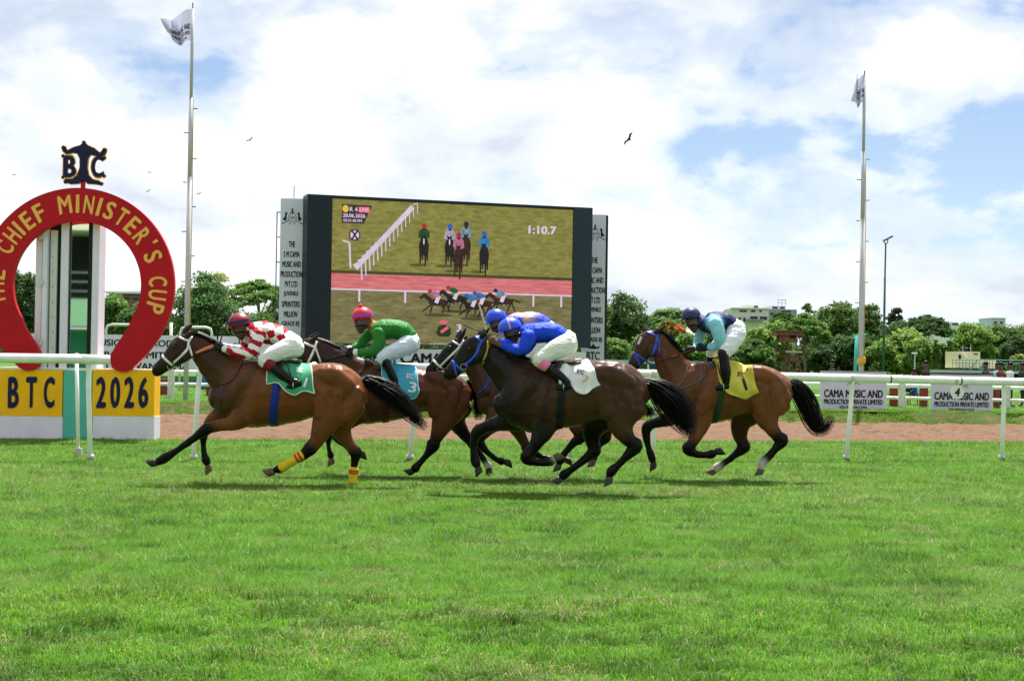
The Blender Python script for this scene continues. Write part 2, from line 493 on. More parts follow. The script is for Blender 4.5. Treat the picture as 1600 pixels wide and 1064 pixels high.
# ------------------------------------------------------------------ running rail nearest the horses
HOR = lambda u: 567 + (u - 800) * math.tan(ROLL)
def d_base(u, v=718.0): return CAM_H * FPX / (v - HOR(u))
RAIL_PX = [(311,572.5),(500,573),(650,574.5),(850,579.5),(1020,584.5),(1180,587.5),(1330,591),(1450,594),(1600,597)]
rr = empty('running_rail', at(900, 718, d_base(900)), 'long white running rail on slanting posts behind the horses', 'rail')
pts = [at(u, v, d_base(u)) for u, v in RAIL_PX]
ext = pts[-1] + (pts[-1] - pts[-3]) * 2.0
pts.append(ext)
segs = [(0, 2), (2, 4), (4, 6), (6, 8), (8, 9)]
for a, b in segs:
    MB().tube(pts[a:b+1], 0.066, 14).build('rail', MAT['white_plastic'], rr, True)
for i in (2, 4, 6, 8):
    d = (pts[i] - pts[i-1]).normalized()
    MB().tube([pts[i] - d * 0.03, pts[i] + d * 0.03], 0.0695, 14).build('joint', M_('joint_grey', (0.55, 0.56, 0.53), 0.4), rr, True)
for u, v in ((1390, 592.5), (1500, 595.2)):
    p = at(u, v, d_base(u)); d = (pts[7] - pts[6]).normalized()
    MB().tube([p - d * 0.012, p + d * 0.012], 0.0705, 14).build('clip', M_('clip_dark', (0.10, 0.09, 0.10), 0.5), rr, True)
def goose_post(parent, ub, ut, vt, r=0.036):
    D = d_base(ub); b = at(ub, 717.5, D); b.z = 0.0; t = at(ut, vt, D)
    m1 = b.lerp(t, 0.75); m2 = b.lerp(t, 0.93) + Vector((0, 0.05, 0))
    MB().tube([b - Vector((0, 0, 0.1)), b.lerp(t, 0.4), m1, m2, t + Vector((0, 0.0, 0))], [r * 1.1, r, r, r, r], 12).build('post', MAT['white_plastic'], parent, True)
    MB().tube([b, b + (t - b) * 0.055], r * 1.45, 12).build('post_socket', M_('socket', (0.45, 0.46, 0.44), 0.6), parent, True)
for ub, ut, vt in ((302,312,574),(640,652,576),(1019,1028,586),(1322,1333,593),(1565,1570,598)):
    goose_post(rr, ub, ut, vt)
p = pts[-1]; 
rl = empty('running_rail', at(100, 718, d_base(100)), 'short white rail end in front of the finish board', 'rail')
pl = [at(-420, 553, d_base(-420)), at(-100, 558.5, d_base(-100)), at(60, 560, d_base(60)), at(129, 561, d_base(129)), at(172, 562.5, d_base(172))]
MB().tube(pl[:4], 0.066, 14).build('rail', MAT['white_plastic'], rl, True)
MB().tube([pl[3], pl[4]], 0.0675, 14).build('rail_end', MAT['white_plastic'], rl, True)
goose_post(rl, 141.5, 137, 566)
goose_post(rl, -230, -234, 560)
D = d_base(122, 712) ; b = gnd(122.5, 713)
MB().tube([b, at(119.5, 552, b.y)], 0.028, 10).build('prop', MAT['white_paint'], rl, True)
MB().box((b.x - 0.05, b.y - 0.04, 0), (b.x + 0.05, b.y + 0.04, 0.12)).build('prop_foot', M_('socket', (0.45,0.46,0.44)), rl)
# number disc hanging under the rail
Dd = d_base(1496); c = at(1496, 612.5, Dd - 0.09)
ds = empty('number_disc', c - Vector((0, 0, 0.11)), 'round white disc with black 4 hung from the running rail', 'sign')
poly = [(math.cos(a) * 0.112, math.sin(a) * 0.112) for a in np.linspace(0, 2 * math.pi, 29)[:-1]]
Mf = frame_on(c, (1, 0, 0), (0, 0, 1))
MB().prism(poly, frame_on(c + Vector((0, 0.012, 0)), (1, 0, 0), (0, 0, 1)), 0.012).build('disc', MAT['white_paint'], ds)
text_obj('numeral', '4', frame_on(c + Vector((0, -0.004, 0)), (1, 0, 0.0), (0.18, 0, 1)), width=0.085, height=0.14, material=MAT['black'], parent=ds, bold=0.03)
MB().box((c.x - 0.01, c.y + 0.002, c.z + 0.08), (c.x + 0.01, c.y + 0.012, c.z + 0.2)).build('hanger', MAT['steel'], ds)

# ------------------------------------------------------------------ finish post: horseshoe, mirror column, boards
DF = 27.0; PX = DF / FPX
FB = gnd(121, 685.5); FB.y = DF; FB.x = at(121, 685.5, DF).x; FB.z = 0
def fpx(u, v, dy=0.0):
    """finish-post picture point -> world, at the plane of the post (levelled)"""
    return at(u, v, DF + dy)
def fbox(name, u0, u1, v0, v1, y0, y1, m, parent, bv=0.0):
    a = at(u0, v1, DF + y0); b = at(u1, v0, DF + y0)
    vm = (v0 + v1) / 2; xa = at(u0, vm, DF + y0).x; xb = at(u1, vm, DF + y0).x
    um = (u0 + u1) / 2; za = at(um, v1, DF + y0).z; zb = at(um, v0, DF + y0).z
    o = MB().box((xa, DF + y0, za), (xb, DF + y1, zb)).build(name, m, parent)
    if bv: bevel(o, bv, 2)
    return o
navy = M_('navy', (0.008, 0.011, 0.05), 0.45)
yellow = M_('board_yellow', (0.90, 0.48, 0.006), 0.5, noise=0.10, nscale=2.2)
bwhite = M_('board_white', (0.74, 0.72, 0.80), 0.5, noise=0.12, nscale=2.0)  # white paint with a slight lavender shade tint in the colour
teal = M_('board_teal', (0.10, 0.46, 0.36), 0.5, noise=0.06, nscale=4)
red = M_('shoe_red', (0.46, 0.004, 0.012), 0.55, noise=0.18, nscale=1.6)
gold = M_('gold_paint', (0.88, 0.46, 0.09), 0.55, noise=0.08, nscale=12)
fb = empty('finish_board', FB, 'low yellow and white finish board with teal middle reading BTC 2026', 'board')
for (u0, u1, tx, uc, w) in ((-4, 97.5, 'BTC', 49, 84), (144.5, 241, '2026', 191, 88)):
    za = fpx((u0+u1)/2, 686).z
    fbox('white_panel', u0, u1, 650, 688, 0.0, 0.45, bwhite, fb)
    fbox('yellow_panel', u0, u1, 577.5 + (0 if u0 < 0 else 0.5), 650, -0.004, 0.45, yellow, fb)
    n = len(tx)
    for i, ch in enumerate(tx):
        cw = w / n * (0.72 if n == 4 else 0.62)
        uu = uc - w / 2 + w * (i + 0.5) / n
        c = fpx(uu, 613, -0.010)
        text_obj('letter', ch, frame_on(c, (1, 0, 0), (0, 0, 1)), width=cw * PX, height=49 * PX, material=navy, parent=fb, bold=0.045)
fbox('teal_panel', 98.5, 143.5, 579, 687, -0.002, 0.42, teal, fb)
fbox('top_cap', -4, 241, 575, 577, 0.02, 0.45, MAT['white_paint'], fb)
# mirror column
mc = empty('mirror_column', FB + Vector((-0.2, 0.35, 0)), 'tall white framed mirror column inside the red horseshoe', 'column')
wfr = M_('frame_white', (0.72, 0.70, 0.80), 0.42, noise=0.06, nscale=4)  # white frames, lavender tint of shade included in the base
mirror = M_('mirror', (0.62, 0.68, 0.64), 0.02, 0.5, metal=1.0)
for nm, u0, u1, v0, v1, y0, y1, m in (('door_frame', 55, 65, 330, 577, 0.16, 0.6, wfr), ('door_edge', 65.6, 73, 330, 577, 0.10, 0.5, wfr), ('dark_panel', 73, 94, 330, 577, 0.26, 0.5, MAT['black']),
        ('marker_strip', 77.5, 88, 360, 577, 0.20, 0.256, M_('strip_white', (0.62, 0.66, 0.62), 0.5)), ('frame', 94, 106, 330, 577, 0.12, 0.55, wfr), ('black_edge', 106.3, 108.5, 330, 577, 0.18, 0.5, MAT['black']),
        ('mirror_pane', 108.8, 137, 330, 577, 0.22, 0.5, mirror), ('black_edge', 137.3, 143, 330, 577, 0.17, 0.5, MAT['black']), ('frame', 143.3, 154, 330, 577, 0.12, 0.55, wfr), ('back_panel', 66, 153, 332, 577, 0.62, 0.66, wfr)):
    fbox(nm, u0, u1, v0, v1, y0, y1, m, mc, 0.006 if 'frame' in nm else 0)
for k in range(9):
    c = fpx(82.5, 378 + k * 23.5, 0.195); MB().ball(c, (0.010, 0.004, 0.010), 8, 6).build('hole', MAT['black'], mc)
for v in (365, 437, 530):
    fbox('hinge', 61.5, 66.5, v, v + 9, 0.07, 0.15, M_('hinge', (0.55, 0.55, 0.58), 0.4, metal=0.6), mc)
# horseshoe
hs = empty('horseshoe_arch', FB + Vector((0, 0.08, 0)), 'big red horseshoe arch with gold lettering over the finish board', 'arch')
C0 = fpx(121.5, 446)
def shoe_poly():
    R, r = 152.0, 100.0
    out = []; inn = []
    for a in np.linspace(0, 124, 40): out.append((R * math.sin(math.radians(a)), R * math.cos(math.radians(a))))
    ox, oy = out[-1]
    out += [(112, -104), (97, -121), (84, -133)]
    end = [(70, -134.5), (60, -130), (54, -120), (55, -108)]
    for a in np.linspace(128, 0, 34):
        rr_ = r + 0.0
        x, y = rr_ * math.sin(math.radians(a)), rr_ * math.cos(math.radians(a))
        if a > 118: continue
        inn.append((x, y))
    half = out + end + [(62, -94), (70, -82), (79, -68)] + [p for p in inn if p[1] > -56]
    # right half: outer from top to foot, back along the inner to the top
    k = len(out) + len(end) + 3
    right_outer = out + end; right_inner = [(62, -94), (70, -82), (79, -68)] + [p for p in inn if p[1] > -56]
    return right_outer, right_inner
ro, ri = shoe_poly()
def resample(P, n):
    P = np.array(P); s = np.concatenate([[0], np.cumsum(np.linalg.norm(np.diff(P, axis=0), axis=1))]); t = np.linspace(0, s[-1], n)
    return np.stack([np.interp(t, s, P[:, 0]), np.interp(t, s, P[:, 1])], 1)
n_ = 60
A = resample(ro, n_); B = resample(ri[::-1], n_)     # both from the top to the foot
A2 = np.concatenate([A[::-1] * [-1, 1], A[1:]]); B2 = np.concatenate([B[::-1] * [-1, 1], B[1:]])
V = []
for y in (-0.06, 0.06):
    for P in (A2, B2):
        for x, z in P: V.append((C0.x + x * PX, DF + y, C0.z + z * PX))
m_ = len(A2); F = []
for i in range(m_ - 1):
    F += [(i, m_ + i, m_ + i + 1, i + 1), (2*m_ + i, 2*m_ + i + 1, 3*m_ + i + 1, 3*m_ + i), (i, i + 1, 2*m_ + i + 1, 2*m_ + i), (m_ + i, 3*m_ + i, 3*m_ + i + 1, m_ + i + 1)]
for i in (0, m_ - 1): F.append((i, 2*m_ + i, 3*m_ + i, m_ + i))
mesh_np('horseshoe', V, F, red, hs)
for ch, a in zip("THECHIEFMINISTER'SCUP", (-101.5,-92.5,-83,-63,-53.5,-46.5,-38.5,-28.5,-9.5,-0.5,7.5,15,22.8,32.4,42,52,60,68.5,86.5,96,105.5)):
    ar = math.radians(a); rad = 127 if ch != "'" else 140
    c = C0 + Vector((math.sin(ar) * rad * PX, 0, math.cos(ar) * rad * PX)); c.y = DF - 0.064
    ww = {'I': 5.5, 'M': 21, "'": 4.5}.get(ch, 15.5); hh = 29 if ch != "'" else 9
    text_obj('letter', ch, frame_on(c, (math.cos(ar), 0, -math.sin(ar)), (math.sin(ar), 0, math.cos(ar))), width=ww * PX, height=hh * PX, material=gold, parent=hs, bold=0.03)
# monogram on top
mg = empty('monogram_crest', fpx(131, 290), 'navy monogram crest with gold outline on top of the red horseshoe', 'crest')
def crest_poly(P, y0, dep, m, nm, par, grow=0.0):
    c = fpx(131, 256)
    ctr = np.mean(np.array(P), axis=0)
    Q = [((x - 131) * PX, (256 - y) * PX) for x, y in P]
    if grow:
        n = len(Q); Q2 = []
        for i in range(n):
            a, b = Vector(Q[i-1]), Vector(Q[(i+1) % n]); t = (b - a).normalized(); Q2.append((Q[i][0] + t.y * grow, Q[i][1] - t.x * grow))
        Q = Q2
    return MB().prism(Q, frame_on(c + Vector((0, y0 + dep, 0)), (1, 0, 0), (0, 0, 1)), dep).build(nm, m, par)
Tp = [(131,222),(137,228),(147,232),(156,239),(161,233),(166,236),(163,243),(156,246),(148,243),(141,242),(137.5,248),(136.5,262),(139,274),(146,281),(156,283),(159,289),(150,287.5),(138,287),(131,281.5),(124,287),(112,288),(101,285),(103,280),(113,281),(121,275),(125.5,262),(125,248),(121,240),(113,239),(104,242),(98,237),(97,230),(102,230),(105,236),(115,231),(125,228)]
crest_poly(Tp[::-1], -0.02, 0.05, navy, 'letter_t', mg)
crest_poly(Tp[::-1], 0.0, 0.028, gold, 'gold_edge', mg, 0.016)
for ch, uc, w in (('B', 109, 20), ('C', 152.5, 20)):
    c = fpx(uc, 260.5, -0.012)
    for mt, bo, dyy in ((navy, 0.05, -0.006), (gold, 0.075, 0.012)):
        k = 1.0 if mt is navy else 1.14
        t_ = text_obj('letter' if mt is navy else 'gold_edge', ch, frame_on(c + Vector((0, dyy, 0)), (1, 0, 0), (0, 0, 1)), width=w * k * PX, height=35 * (k * 0.98) * PX, material=mt, parent=mg, bold=bo)
        so = t_.modifiers.new('s', 'SOLIDIFY'); so.thickness = 0.02; so.offset = -1 if mt is navy else 0
for cu_, cv_, cr_ in ((99.5, 231, 3.4), (163.5, 234.5, 3.4), (102.5, 284, 3.0), (158, 287, 3.0), (131, 222.5, 2.6), (98.5, 244, 2.4), (98.5, 277, 2.4), (163, 247, 2.6), (162.5, 275, 2.6)):
    cc_ = fpx(cu_, cv_, -0.005); MB().ball(cc_, (cr_ * PX, 0.03, cr_ * PX), 12, 8).build('curl', navy, mg, True); MB().ball(cc_ + Vector((0, 0.012, 0)), ((cr_ + 1.2) * PX, 0.02, (cr_ + 1.2) * PX), 12, 8).build('gold_edge', gold, mg, True)
fbox('crest_stem', 126, 133, 281, 296, 0.0, 0.03, red, mg)
# ------------------------------------------------------------------ figures: lofted limbs fused into one skin
class Figure:
    """traced in zoom pixels (a quarter of a photo pixel) from origin (ox, oy), standing at distance d; lateral + is towards the camera"""
    def __init__(s, ox, oy, d):
        s.ox, s.oy, s.d = ox, oy, d
        s.zm = d / FPX / 4.0
    def p(s, x, y, l=0.0):
        return at(s.ox + x / 4.0, s.oy + y / 4.0, s.d - l * s.zm)
    def vec(s, dx, dy, l=0.0):
        return (CR * dx - CU * dy) * s.zm + Vector((0, -1, 0)) * (l * s.zm)

def densify(st, sub=4):
    """Catmull-Rom through stations (tuples of numbers)"""
    A = np.array(st, dtype=float)
    P = np.vstack([2 * A[0] - A[1], A, 2 * A[-1] - A[-2]])
    out = []
    for i in range(1, len(P) - 2):
        for k in range(sub):
            t = k / sub
            p0, p1, p2, p3 = P[i-1], P[i], P[i+1], P[i+2]
            out.append(0.5 * ((2*p1) + (-p0+p2)*t + (2*p0-5*p1+4*p2-p3)*t*t + (-p0+3*p1-3*p2+p3)*t**3))
    out.append(A[-1])
    out = np.array(out)
    out[:, 2:4] = np.maximum(out[:, 2:4], 2.0)
    return out

def loft_np(fig, st, seg=16, sub=4, shrink=1.0, sq=1.0):
    """st rows: x, y, in-plane half thickness, lateral half thickness, lateral offset -> V, F, centres(world), radii(m)"""
    st = [tuple(r) + (0.0,) * (5 - len(r)) if len(r) < 5 else tuple(r[:5]) for r in st]
    D = densify(st, sub)
    n = len(D)
    # rounded ends
    rows = []
    def t_at(i):
        a, b = D[max(i-1, 0)], D[min(i+1, n-1)]
        v = np.array([b[0]-a[0], b[1]-a[1]]); return v / (np.linalg.norm(v) + 1e-9)
    t0, t1 = t_at(0), t_at(n-1)
    for f, q in ((0.62, 0.35), (0.4, 0.75)):
        r = D[0].copy(); r[0] -= t0[0]*r[2]*f; r[1] -= t0[1]*r[2]*f; r[2] *= q; r[3] *= q; rows.append((r, t0))
    for i in range(n): rows.append((D[i].copy(), t_at(i)))
    for f, q in ((0.4, 0.75), (0.62, 0.35)):
        r = D[-1].copy(); r[0] += t1[0]*r[2]*f; r[1] += t1[1]*r[2]*f; r[2] *= q; r[3] *= q; rows.append((r, t1))
    V = []; C = []; Rr = []
    for r, t in rows:
        c = fig.p(r[0], r[1], r[4])
        nv = fig.vec(t[1], -t[0]) * (r[2] * shrink)
        lv = fig.vec(0, 0, 1) * (r[3] * shrink)
        C.append(c); Rr.append(min(r[2], r[3]) * fig.zm)
        for k in range(seg):
            th = 2 * math.pi * k / seg
            ca, sa = math.cos(th), math.sin(th)
            if sq != 1.0:
                ca = math.copysign(abs(ca) ** sq, ca); sa = math.copysign(abs(sa) ** sq, sa)
            V.append(c + nv * ca + lv * sa)
    F = []
    m = len(rows)
    for i in range(m - 1):
        for k in range(seg):
            k2 = (k + 1) % seg
            F.append((i*seg+k, i*seg+k2, (i+1)*seg+k2, (i+1)*seg+k))
    F.append(tuple(range(seg-1, -1, -1))); F.append(tuple((m-1)*seg+k for k in range(seg)))
    return V, F, C, Rr

def fuse(name, fig, lofts, voxel, smooth_it, material, parent, colfun=None, extra=None, shrink=1.0, sq=1.0, wrinkle=0.0, wscale=9.0, wdir=(1, 1, 1)):
    """lofts: list of (stations, colours) ; colours a list (one RGB per station) or one RGB. Returns object with 'col' attribute"""
    mb = MB(); CC = []; KK = []; RR = []
    for st, colr in lofts:
        V, F, C, Rr = loft_np(fig, st, shrink=shrink, sq=sq)
        mb.add(V, F)
        n = len(C)
        if isinstance(colr, list):
            c = np.array(colr, float)
            t = np.clip((np.arange(n) - 2) / 4.0, 0, len(c) - 1)
            i0 = np.floor(t).astype(int); i1 = np.minimum(i0 + 1, len(c) - 1); f = (t - i0)[:, None]
            K = c[i0] * (1 - f) + c[i1] * f
        else:
            K = np.tile(np.array(colr, float), (n, 1))
        CC += [tuple(x) for x in C]; KK.append(K); RR += Rr
    me = bpy.data.meshes.new('tmp')
    me.from_pydata([tuple(v) for v in mb.v], [], mb.f); me.update()
    ob = bpy.data.objects.new('tmp', me); COL.objects.link(ob)
    bm = bmesh.new(); bm.from_mesh(me); bmesh.ops.recalc_face_normals(bm, faces=bm.faces); bm.to_mesh(me); bm.free()
    r = ob.modifiers.new('r', 'REMESH'); r.mode = 'VOXEL'; r.voxel_size = voxel; r.adaptivity = 0.0
    if smooth_it:
        sm = ob.modifiers.new('s', 'SMOOTH'); sm.factor = 0.5; sm.iterations = smooth_it
    dg = bpy.context.evaluated_depsgraph_get(); dg.update()
    new = bpy.data.meshes.new_from_object(ob.evaluated_get(dg))
    bpy.data.objects.remove(ob); bpy.data.meshes.remove(me)
    new.name = name
    n = len(new.vertices)
    V = np.empty(n * 3, np.float32); new.vertices.foreach_get('co', V); V = V.reshape(-1, 3)
    if wrinkle > 0:
        NN = np.empty(n * 3, np.float32); new.vertices.foreach_get('normal', NN); NN = NN.reshape(-1, 3)
        dv = np.empty(n, np.float32)
        for i in range(n):
            q = Vector((V[i, 0] * wdir[0], V[i, 1] * wdir[1], V[i, 2] * wdir[2])) * wscale
            dv[i] = mnoise.noise(q) + 0.55 * (0.5 - abs(mnoise.noise(q * 2.1 + Vector((5, 3, 1)))) * 2)
        V = V + NN * (dv * wrinkle)[:, None]
        new.vertices.foreach_set('co', V.astype(np.float32).ravel()); new.update()
    CC = np.array(CC, np.float32); KK = np.vstack(KK).astype(np.float32); RR = np.array(RR, np.float32)
    cols = np.empty((n, 3), np.float32)
    for a in range(0, n, 8000):
        dd = np.linalg.norm(V[a:a+8000, None, :] - CC[None], axis=2) / (RR[None] + 0.02)
        w = np.exp(-((dd - dd.min(1, keepdims=True)) * 9.0))
        w /= w.sum(1, keepdims=True)
        cols[a:a+8000] = w @ KK
    if colfun is not None:
        cols = colfun(V, cols)
    at_ = new.color_attributes.new('col', 'FLOAT_COLOR', 'POINT')
    c4 = np.ones((n, 4), np.float32); c4[:, :3] = cols
    at_.data.foreach_set('color', c4.ravel())
    new.polygons.foreach_set('use_smooth', np.ones(len(new.polygons), dtype=bool))
    return link_mesh(name, new, material, parent)

def bvh_of(o, offset=None):
    me = o.data
    off = wloc(o) if o.parent is None else wloc(o)
    vs = [v.co.copy() for v in me.vertices]
    return BVHTree.FromPolygons(vs, [tuple(p.vertices) for p in me.polygons])

def ring_strap(fig, bvh, x, y, tx, ty, width, R=260, l=0.0, a0=0, a1=360, off=0.006, n=40, thick=0.005):
    """band round a limb/head/barrel: centre (x,y), axis (tx,ty) in the picture plane, width in zoom px"""
    c = fig.p(x, y, l)
    t = fig.vec(tx, ty).normalized()
    nv = fig.vec(ty, -tx).normalized(); lv = Vector((0, -1, 0))
    w = width * fig.zm / 2
    rowsV = []
    closed = (a1 - a0) >= 360
    m = n if closed else n + 1
    for k in range(m):
        th = math.radians(a0 + (a1 - a0) * k / n)
        dr = nv * math.cos(th) + lv * math.sin(th)
        row = []
        for s in (-1, 1):
            o = c + t * (w * s)
            hit = bvh.ray_cast(o + dr * (R * fig.zm), -dr, R * fig.zm)
            p = hit[0] if hit[0] is not None else o + dr * 0.05
            row.append(p + dr * off)
        row = [row[0] - dr * (off + 0.004), row[0] + dr * thick * 0, row[1], row[1] - dr * (off + 0.004)]
        rowsV.append(row)
    mb = MB(); V = [v for r in rowsV for v in r]; F = []
    for k in range(m if closed else m - 1):
        a = k * 4; b = ((k + 1) % m) * 4
        for j in range(3): F.append((a+j, a+j+1, b+j+1, b+j))
    mb.add(V, F)
    return mb

def side_strap(fig, bvh, pts, width, side=1, off=0.006, mb=None, sub=6, depth=400):
    """strap lying on the near (side=1) or far side of the body along the picture polyline pts"""
    mb = mb or MB()
    P = densify([(x, y, 5, 5) for x, y in pts], sub)[:, :2] if len(pts) > 2 else np.array([np.array(pts[0]) * (1 - k / 10) + np.array(pts[1]) * k / 10 for k in range(11)])
    V = []; n = len(P)
    for i in range(n):
        a, b = P[max(i-1, 0)], P[min(i+1, n-1)]
        t = (b - a) / (np.linalg.norm(b - a) + 1e-9); nn = np.array([t[1], -t[0]])
        ctr = None
        row = []
        for s in (-1, 1):
            q = P[i] + nn * s * width / 2
            o = fig.p(q[0], q[1], side * depth)
            d = Vector((0, 1, 0)) * side
            d = (fig.p(q[0], q[1], 0) - o).normalized()
            hit = bvh.ray_cast(o, d, depth * fig.zm * 1.1)
            row.append(hit[0] - d * off if hit[0] is not None else None)
        if row[0] is None: row[0] = row[1]
        if row[1] is None: row[1] = row[0]
        if row[0] is None: row = [fig.p(P[i][0], P[i][1], side * 20)] * 2
        dd = Vector((0, 1, 0)) * side * 0.012
        V += [row[0] + dd, row[0], row[1], row[1] + dd]
    F = []
    for i in range(n - 1):
        for j in range(3): F.append((i*4+j, i*4+j+1, i*4+4+j+1, i*4+4+j))
    mb.add(V, F)
    return mb

def strands(fig, st, count, r0, r1, seed, spread=1.0, wav=6.0, seg=9, lat=1.0):
    """hair strands flowing inside the loft st"""
    g = np.random.default_rng(seed)
    D = densify([tuple(r) + (0.0,) * (5 - len(r)) for r in st], 5)
    n = len(D)
    V = []; F = []
    for s in range(count):
        u, v = g.normal(0, 0.42, 2) * spread
        u, v = np.clip([u, v], -1.1, 1.1)
        i0 = g.integers(0, max(1, int(n * 0.35))); i1 = int(n * g.uniform(0.72, 1.0)) - 1
        if i1 - i0 < 3: continue
        ph = g.uniform(0, 6.28); am = g.uniform(0, wav)
        base = len(V)
        idx = np.linspace(i0, i1, seg)
        rr = g.uniform(r0, r1)
        for j, fi in enumerate(idx):
            i = int(fi); f = fi - i; r = D[i] * (1 - f) + D[min(i+1, n-1)] * f
            a, b = D[max(i-1, 0)], D[min(i+1, n-1)]
            t = np.array([b[0]-a[0], b[1]-a[1]]); t /= np.linalg.norm(t) + 1e-9
            k = j / (seg - 1)
            ou = u * r[2] + am * math.sin(ph + k * 5) * k
            ov = v * r[3] * lat + am * math.cos(ph + k * 4) * k
            c = fig.p(r[0] + t[1] * ou, r[1] - t[0] * ou, r[4] + ov)
            rad = rr * (1 - 0.85 * k)
            nv = fig.vec(t[1], -t[0]).normalized() * rad; lv = Vector((0, -1, 0)) * rad
            for q in range(3):
                th = 2.094 * q
                V.append(c + nv * math.cos(th) + lv * math.sin(th))
        for j in range(seg - 1):
            for q in range(3):
                q2 = (q + 1) % 3
                F.append((base + j*3+q, base + j*3+q2, base + j*3+3+q2, base + j*3+3+q))
    return MB().add(V, F)

def hoof_np(fig, x0, y0, x1, y1, r0, r1, l, upx=0.0):
    """truncated cone from the coronet (x0,y0) to the ground face (x1,y1)"""
    a = fig.p(x0, y0, l); b = fig.p(x1, y1, l)
    t = (b - a).normalized()
    lv = Vector((0, -1, 0)); nv = t.cross(lv).normalized(); lv = nv.cross(t).normalized()
    V = []; F = []; seg = 14
    prof = [(-0.15, 0.86), (0.0, 1.0), (0.92, 1.0), (1.0, 0.95)]
    for k, (f, q) in enumerate(prof):
        c = a + (b - a) * f
        r = (r0 + (r1 - r0) * max(f, 0)) * q * fig.zm
        for s in range(seg):
            th = 2 * math.pi * s / seg
            low = max(f, 0.0)
            V.append(c + nv * (math.cos(th) * r * 1.12 + 0.42 * r * low) + lv * math.sin(th) * r + t * (low * 0.22 * (b - a).length * math.cos(th)))
    for k in range(len(prof) - 1):
        for s in range(seg):
            s2 = (s + 1) % seg
            F.append((k*seg+s, k*seg+s2, (k+1)*seg+s2, (k+1)*seg+s))
    F.append(tuple(range(seg-1, -1, -1))); F.append(tuple((len(prof)-1)*seg+s for s in range(seg)))
    return MB().add(V, F)

def tubez(fig, pts, r, seg=6):
    return MB().tube([fig.p(*q) for q in pts], r, seg)

def cloth_over_back(fig, bvh, top, bot, nv=44, nu=34, off=0.022, far=True, seed=0, wrinkle=0.01, axis_dy=150, far_drop=1.0):
    """saddle cloth: top = polyline along the spine (front->back), bot = lower edge on the near side; mirrored to the far side"""
    g = np.random.default_rng(seed)
    T = densify([(x, y, 5, 5) for x, y in top], 6)[:, :2]; B = densify([(x, y, 5, 5) for x, y in bot], 6)[:, :2]
    def samp(A, f):
        i = f * (len(A) - 1); k = int(min(i, len(A) - 2)); return A[k] * (1 - (i - k)) + A[k+1] * (i - k)
    ph = g.uniform(0, 6.28, 6)
    V = []
    vs = np.linspace(-1 if far else 0, 1, nv)
    for v in vs:
        for u in np.linspace(0, 1, nu):
            t_, b_ = samp(T, u), samp(B, u)
            a = abs(v) * (far_drop if v < 0 else 1)
            q = t_ * (1 - a) + b_ * a
            s = 1 if v >= 0 else -1
            # cast from outside towards the barrel's axis, swinging from straight above to sideways
            phi = min(a * 1.25, 1.0) * math.pi / 2
            ty_ = (t_[1] + 90) * (1 - min(a * 1.25, 1.0)) + q[1] * min(a * 1.25, 1.0)
            tgt = fig.p(q[0], ty_, 0)
            d = -(CU * math.cos(phi) + Vector((0, -1, 0)) * (s * math.sin(phi)))
            org = tgt - d * (330 * fig.zm)
            hit = bvh.ray_cast(org, d, 2.0)
            p = hit[0] if hit[0] is not None else fig.p(q[0], q[1], s * 60)
            wr = wrinkle * (0.4 + a) * (math.sin(u * 9 + ph[0] + v * 3) + 0.6 * math.sin(u * 17 + v * 7 + ph[1]) + 0.5 * math.sin(v * 13 - u * 5 + ph[2]))
            V.append(p - d * (off + max(-off * 0.7, wr)))
    V = [np.array(v) for v in V]
    A = np.array(V).reshape(len(vs), nu, 3)
    for _ in range(1):
        Bm = A.copy()
        Bm[1:-1, 1:-1] = (A[1:-1, 1:-1] * 2 + A[:-2, 1:-1] + A[2:, 1:-1] + A[1:-1, :-2] + A[1:-1, 2:]) / 6
        A = Bm
    V = A.reshape(-1, 3)
    F = [(j*nu+i, j*nu+i+1, (j+1)*nu+i+1, (j+1)*nu+i) for j in range(len(vs)-1) for i in range(nu-1)]
    return V, np.array(F), A

def put_on(fig, bvh, txt, x, y, size, ang, material, name, parent, bold=0.03, off=0.004, wid=None):
    """letters printed on cloth: flat text draped onto the surface under picture point (x, y)"""
    V, F = text_mesh(txt, bold)
    # subdivide so that the print follows folds
    bm = bmesh.new()
    vs = [bm.verts.new((float(a), float(b), float(c))) for a, b, c in V]
    for f in F:
        try: bm.faces.new([vs[i] for i in f])
        except ValueError: pass
    bmesh.ops.triangulate(bm, faces=bm.faces)
    bmesh.ops.subdivide_edges(bm, edges=bm.edges, cuts=3, use_grid_fill=True)
    bm.verts.index_update()
    V = np.array([(v.co.x, v.co.y, v.co.z) for v in bm.verts]); F = [tuple(v.index for v in f.verts) for f in bm.faces]
    bm.free()
    lo, hi = V.min(0), V.max(0); V = (V - (lo + hi) / 2)
    s = size / (hi[1] - lo[1]); sx = (wid / (hi[0] - lo[0])) if wid else s
    ca, sa = math.cos(math.radians(ang)), math.sin(math.radians(ang))
    W = []
    for a, b, lay in V:
        a *= sx; b *= s
        q = (x + a * ca - b * -sa * -1 if False else x + a * ca + b * sa, y + a * sa - b * ca)
        org = fig.p(q[0], q[1], 380); d = (fig.p(q[0], q[1], 0) - org).normalized()
        hit = bvh.ray_cast(org, d, 2.0)
        p = hit[0] if hit[0] is not None else fig.p(q[0], q[1], 160)
        W.append(p - d * (off + lay * 0.0012))
    me = bpy.data.meshes.new(name); me.from_pydata([tuple(w) for w in W], [], F); me.update()
    return link_mesh(name, me, material, parent)
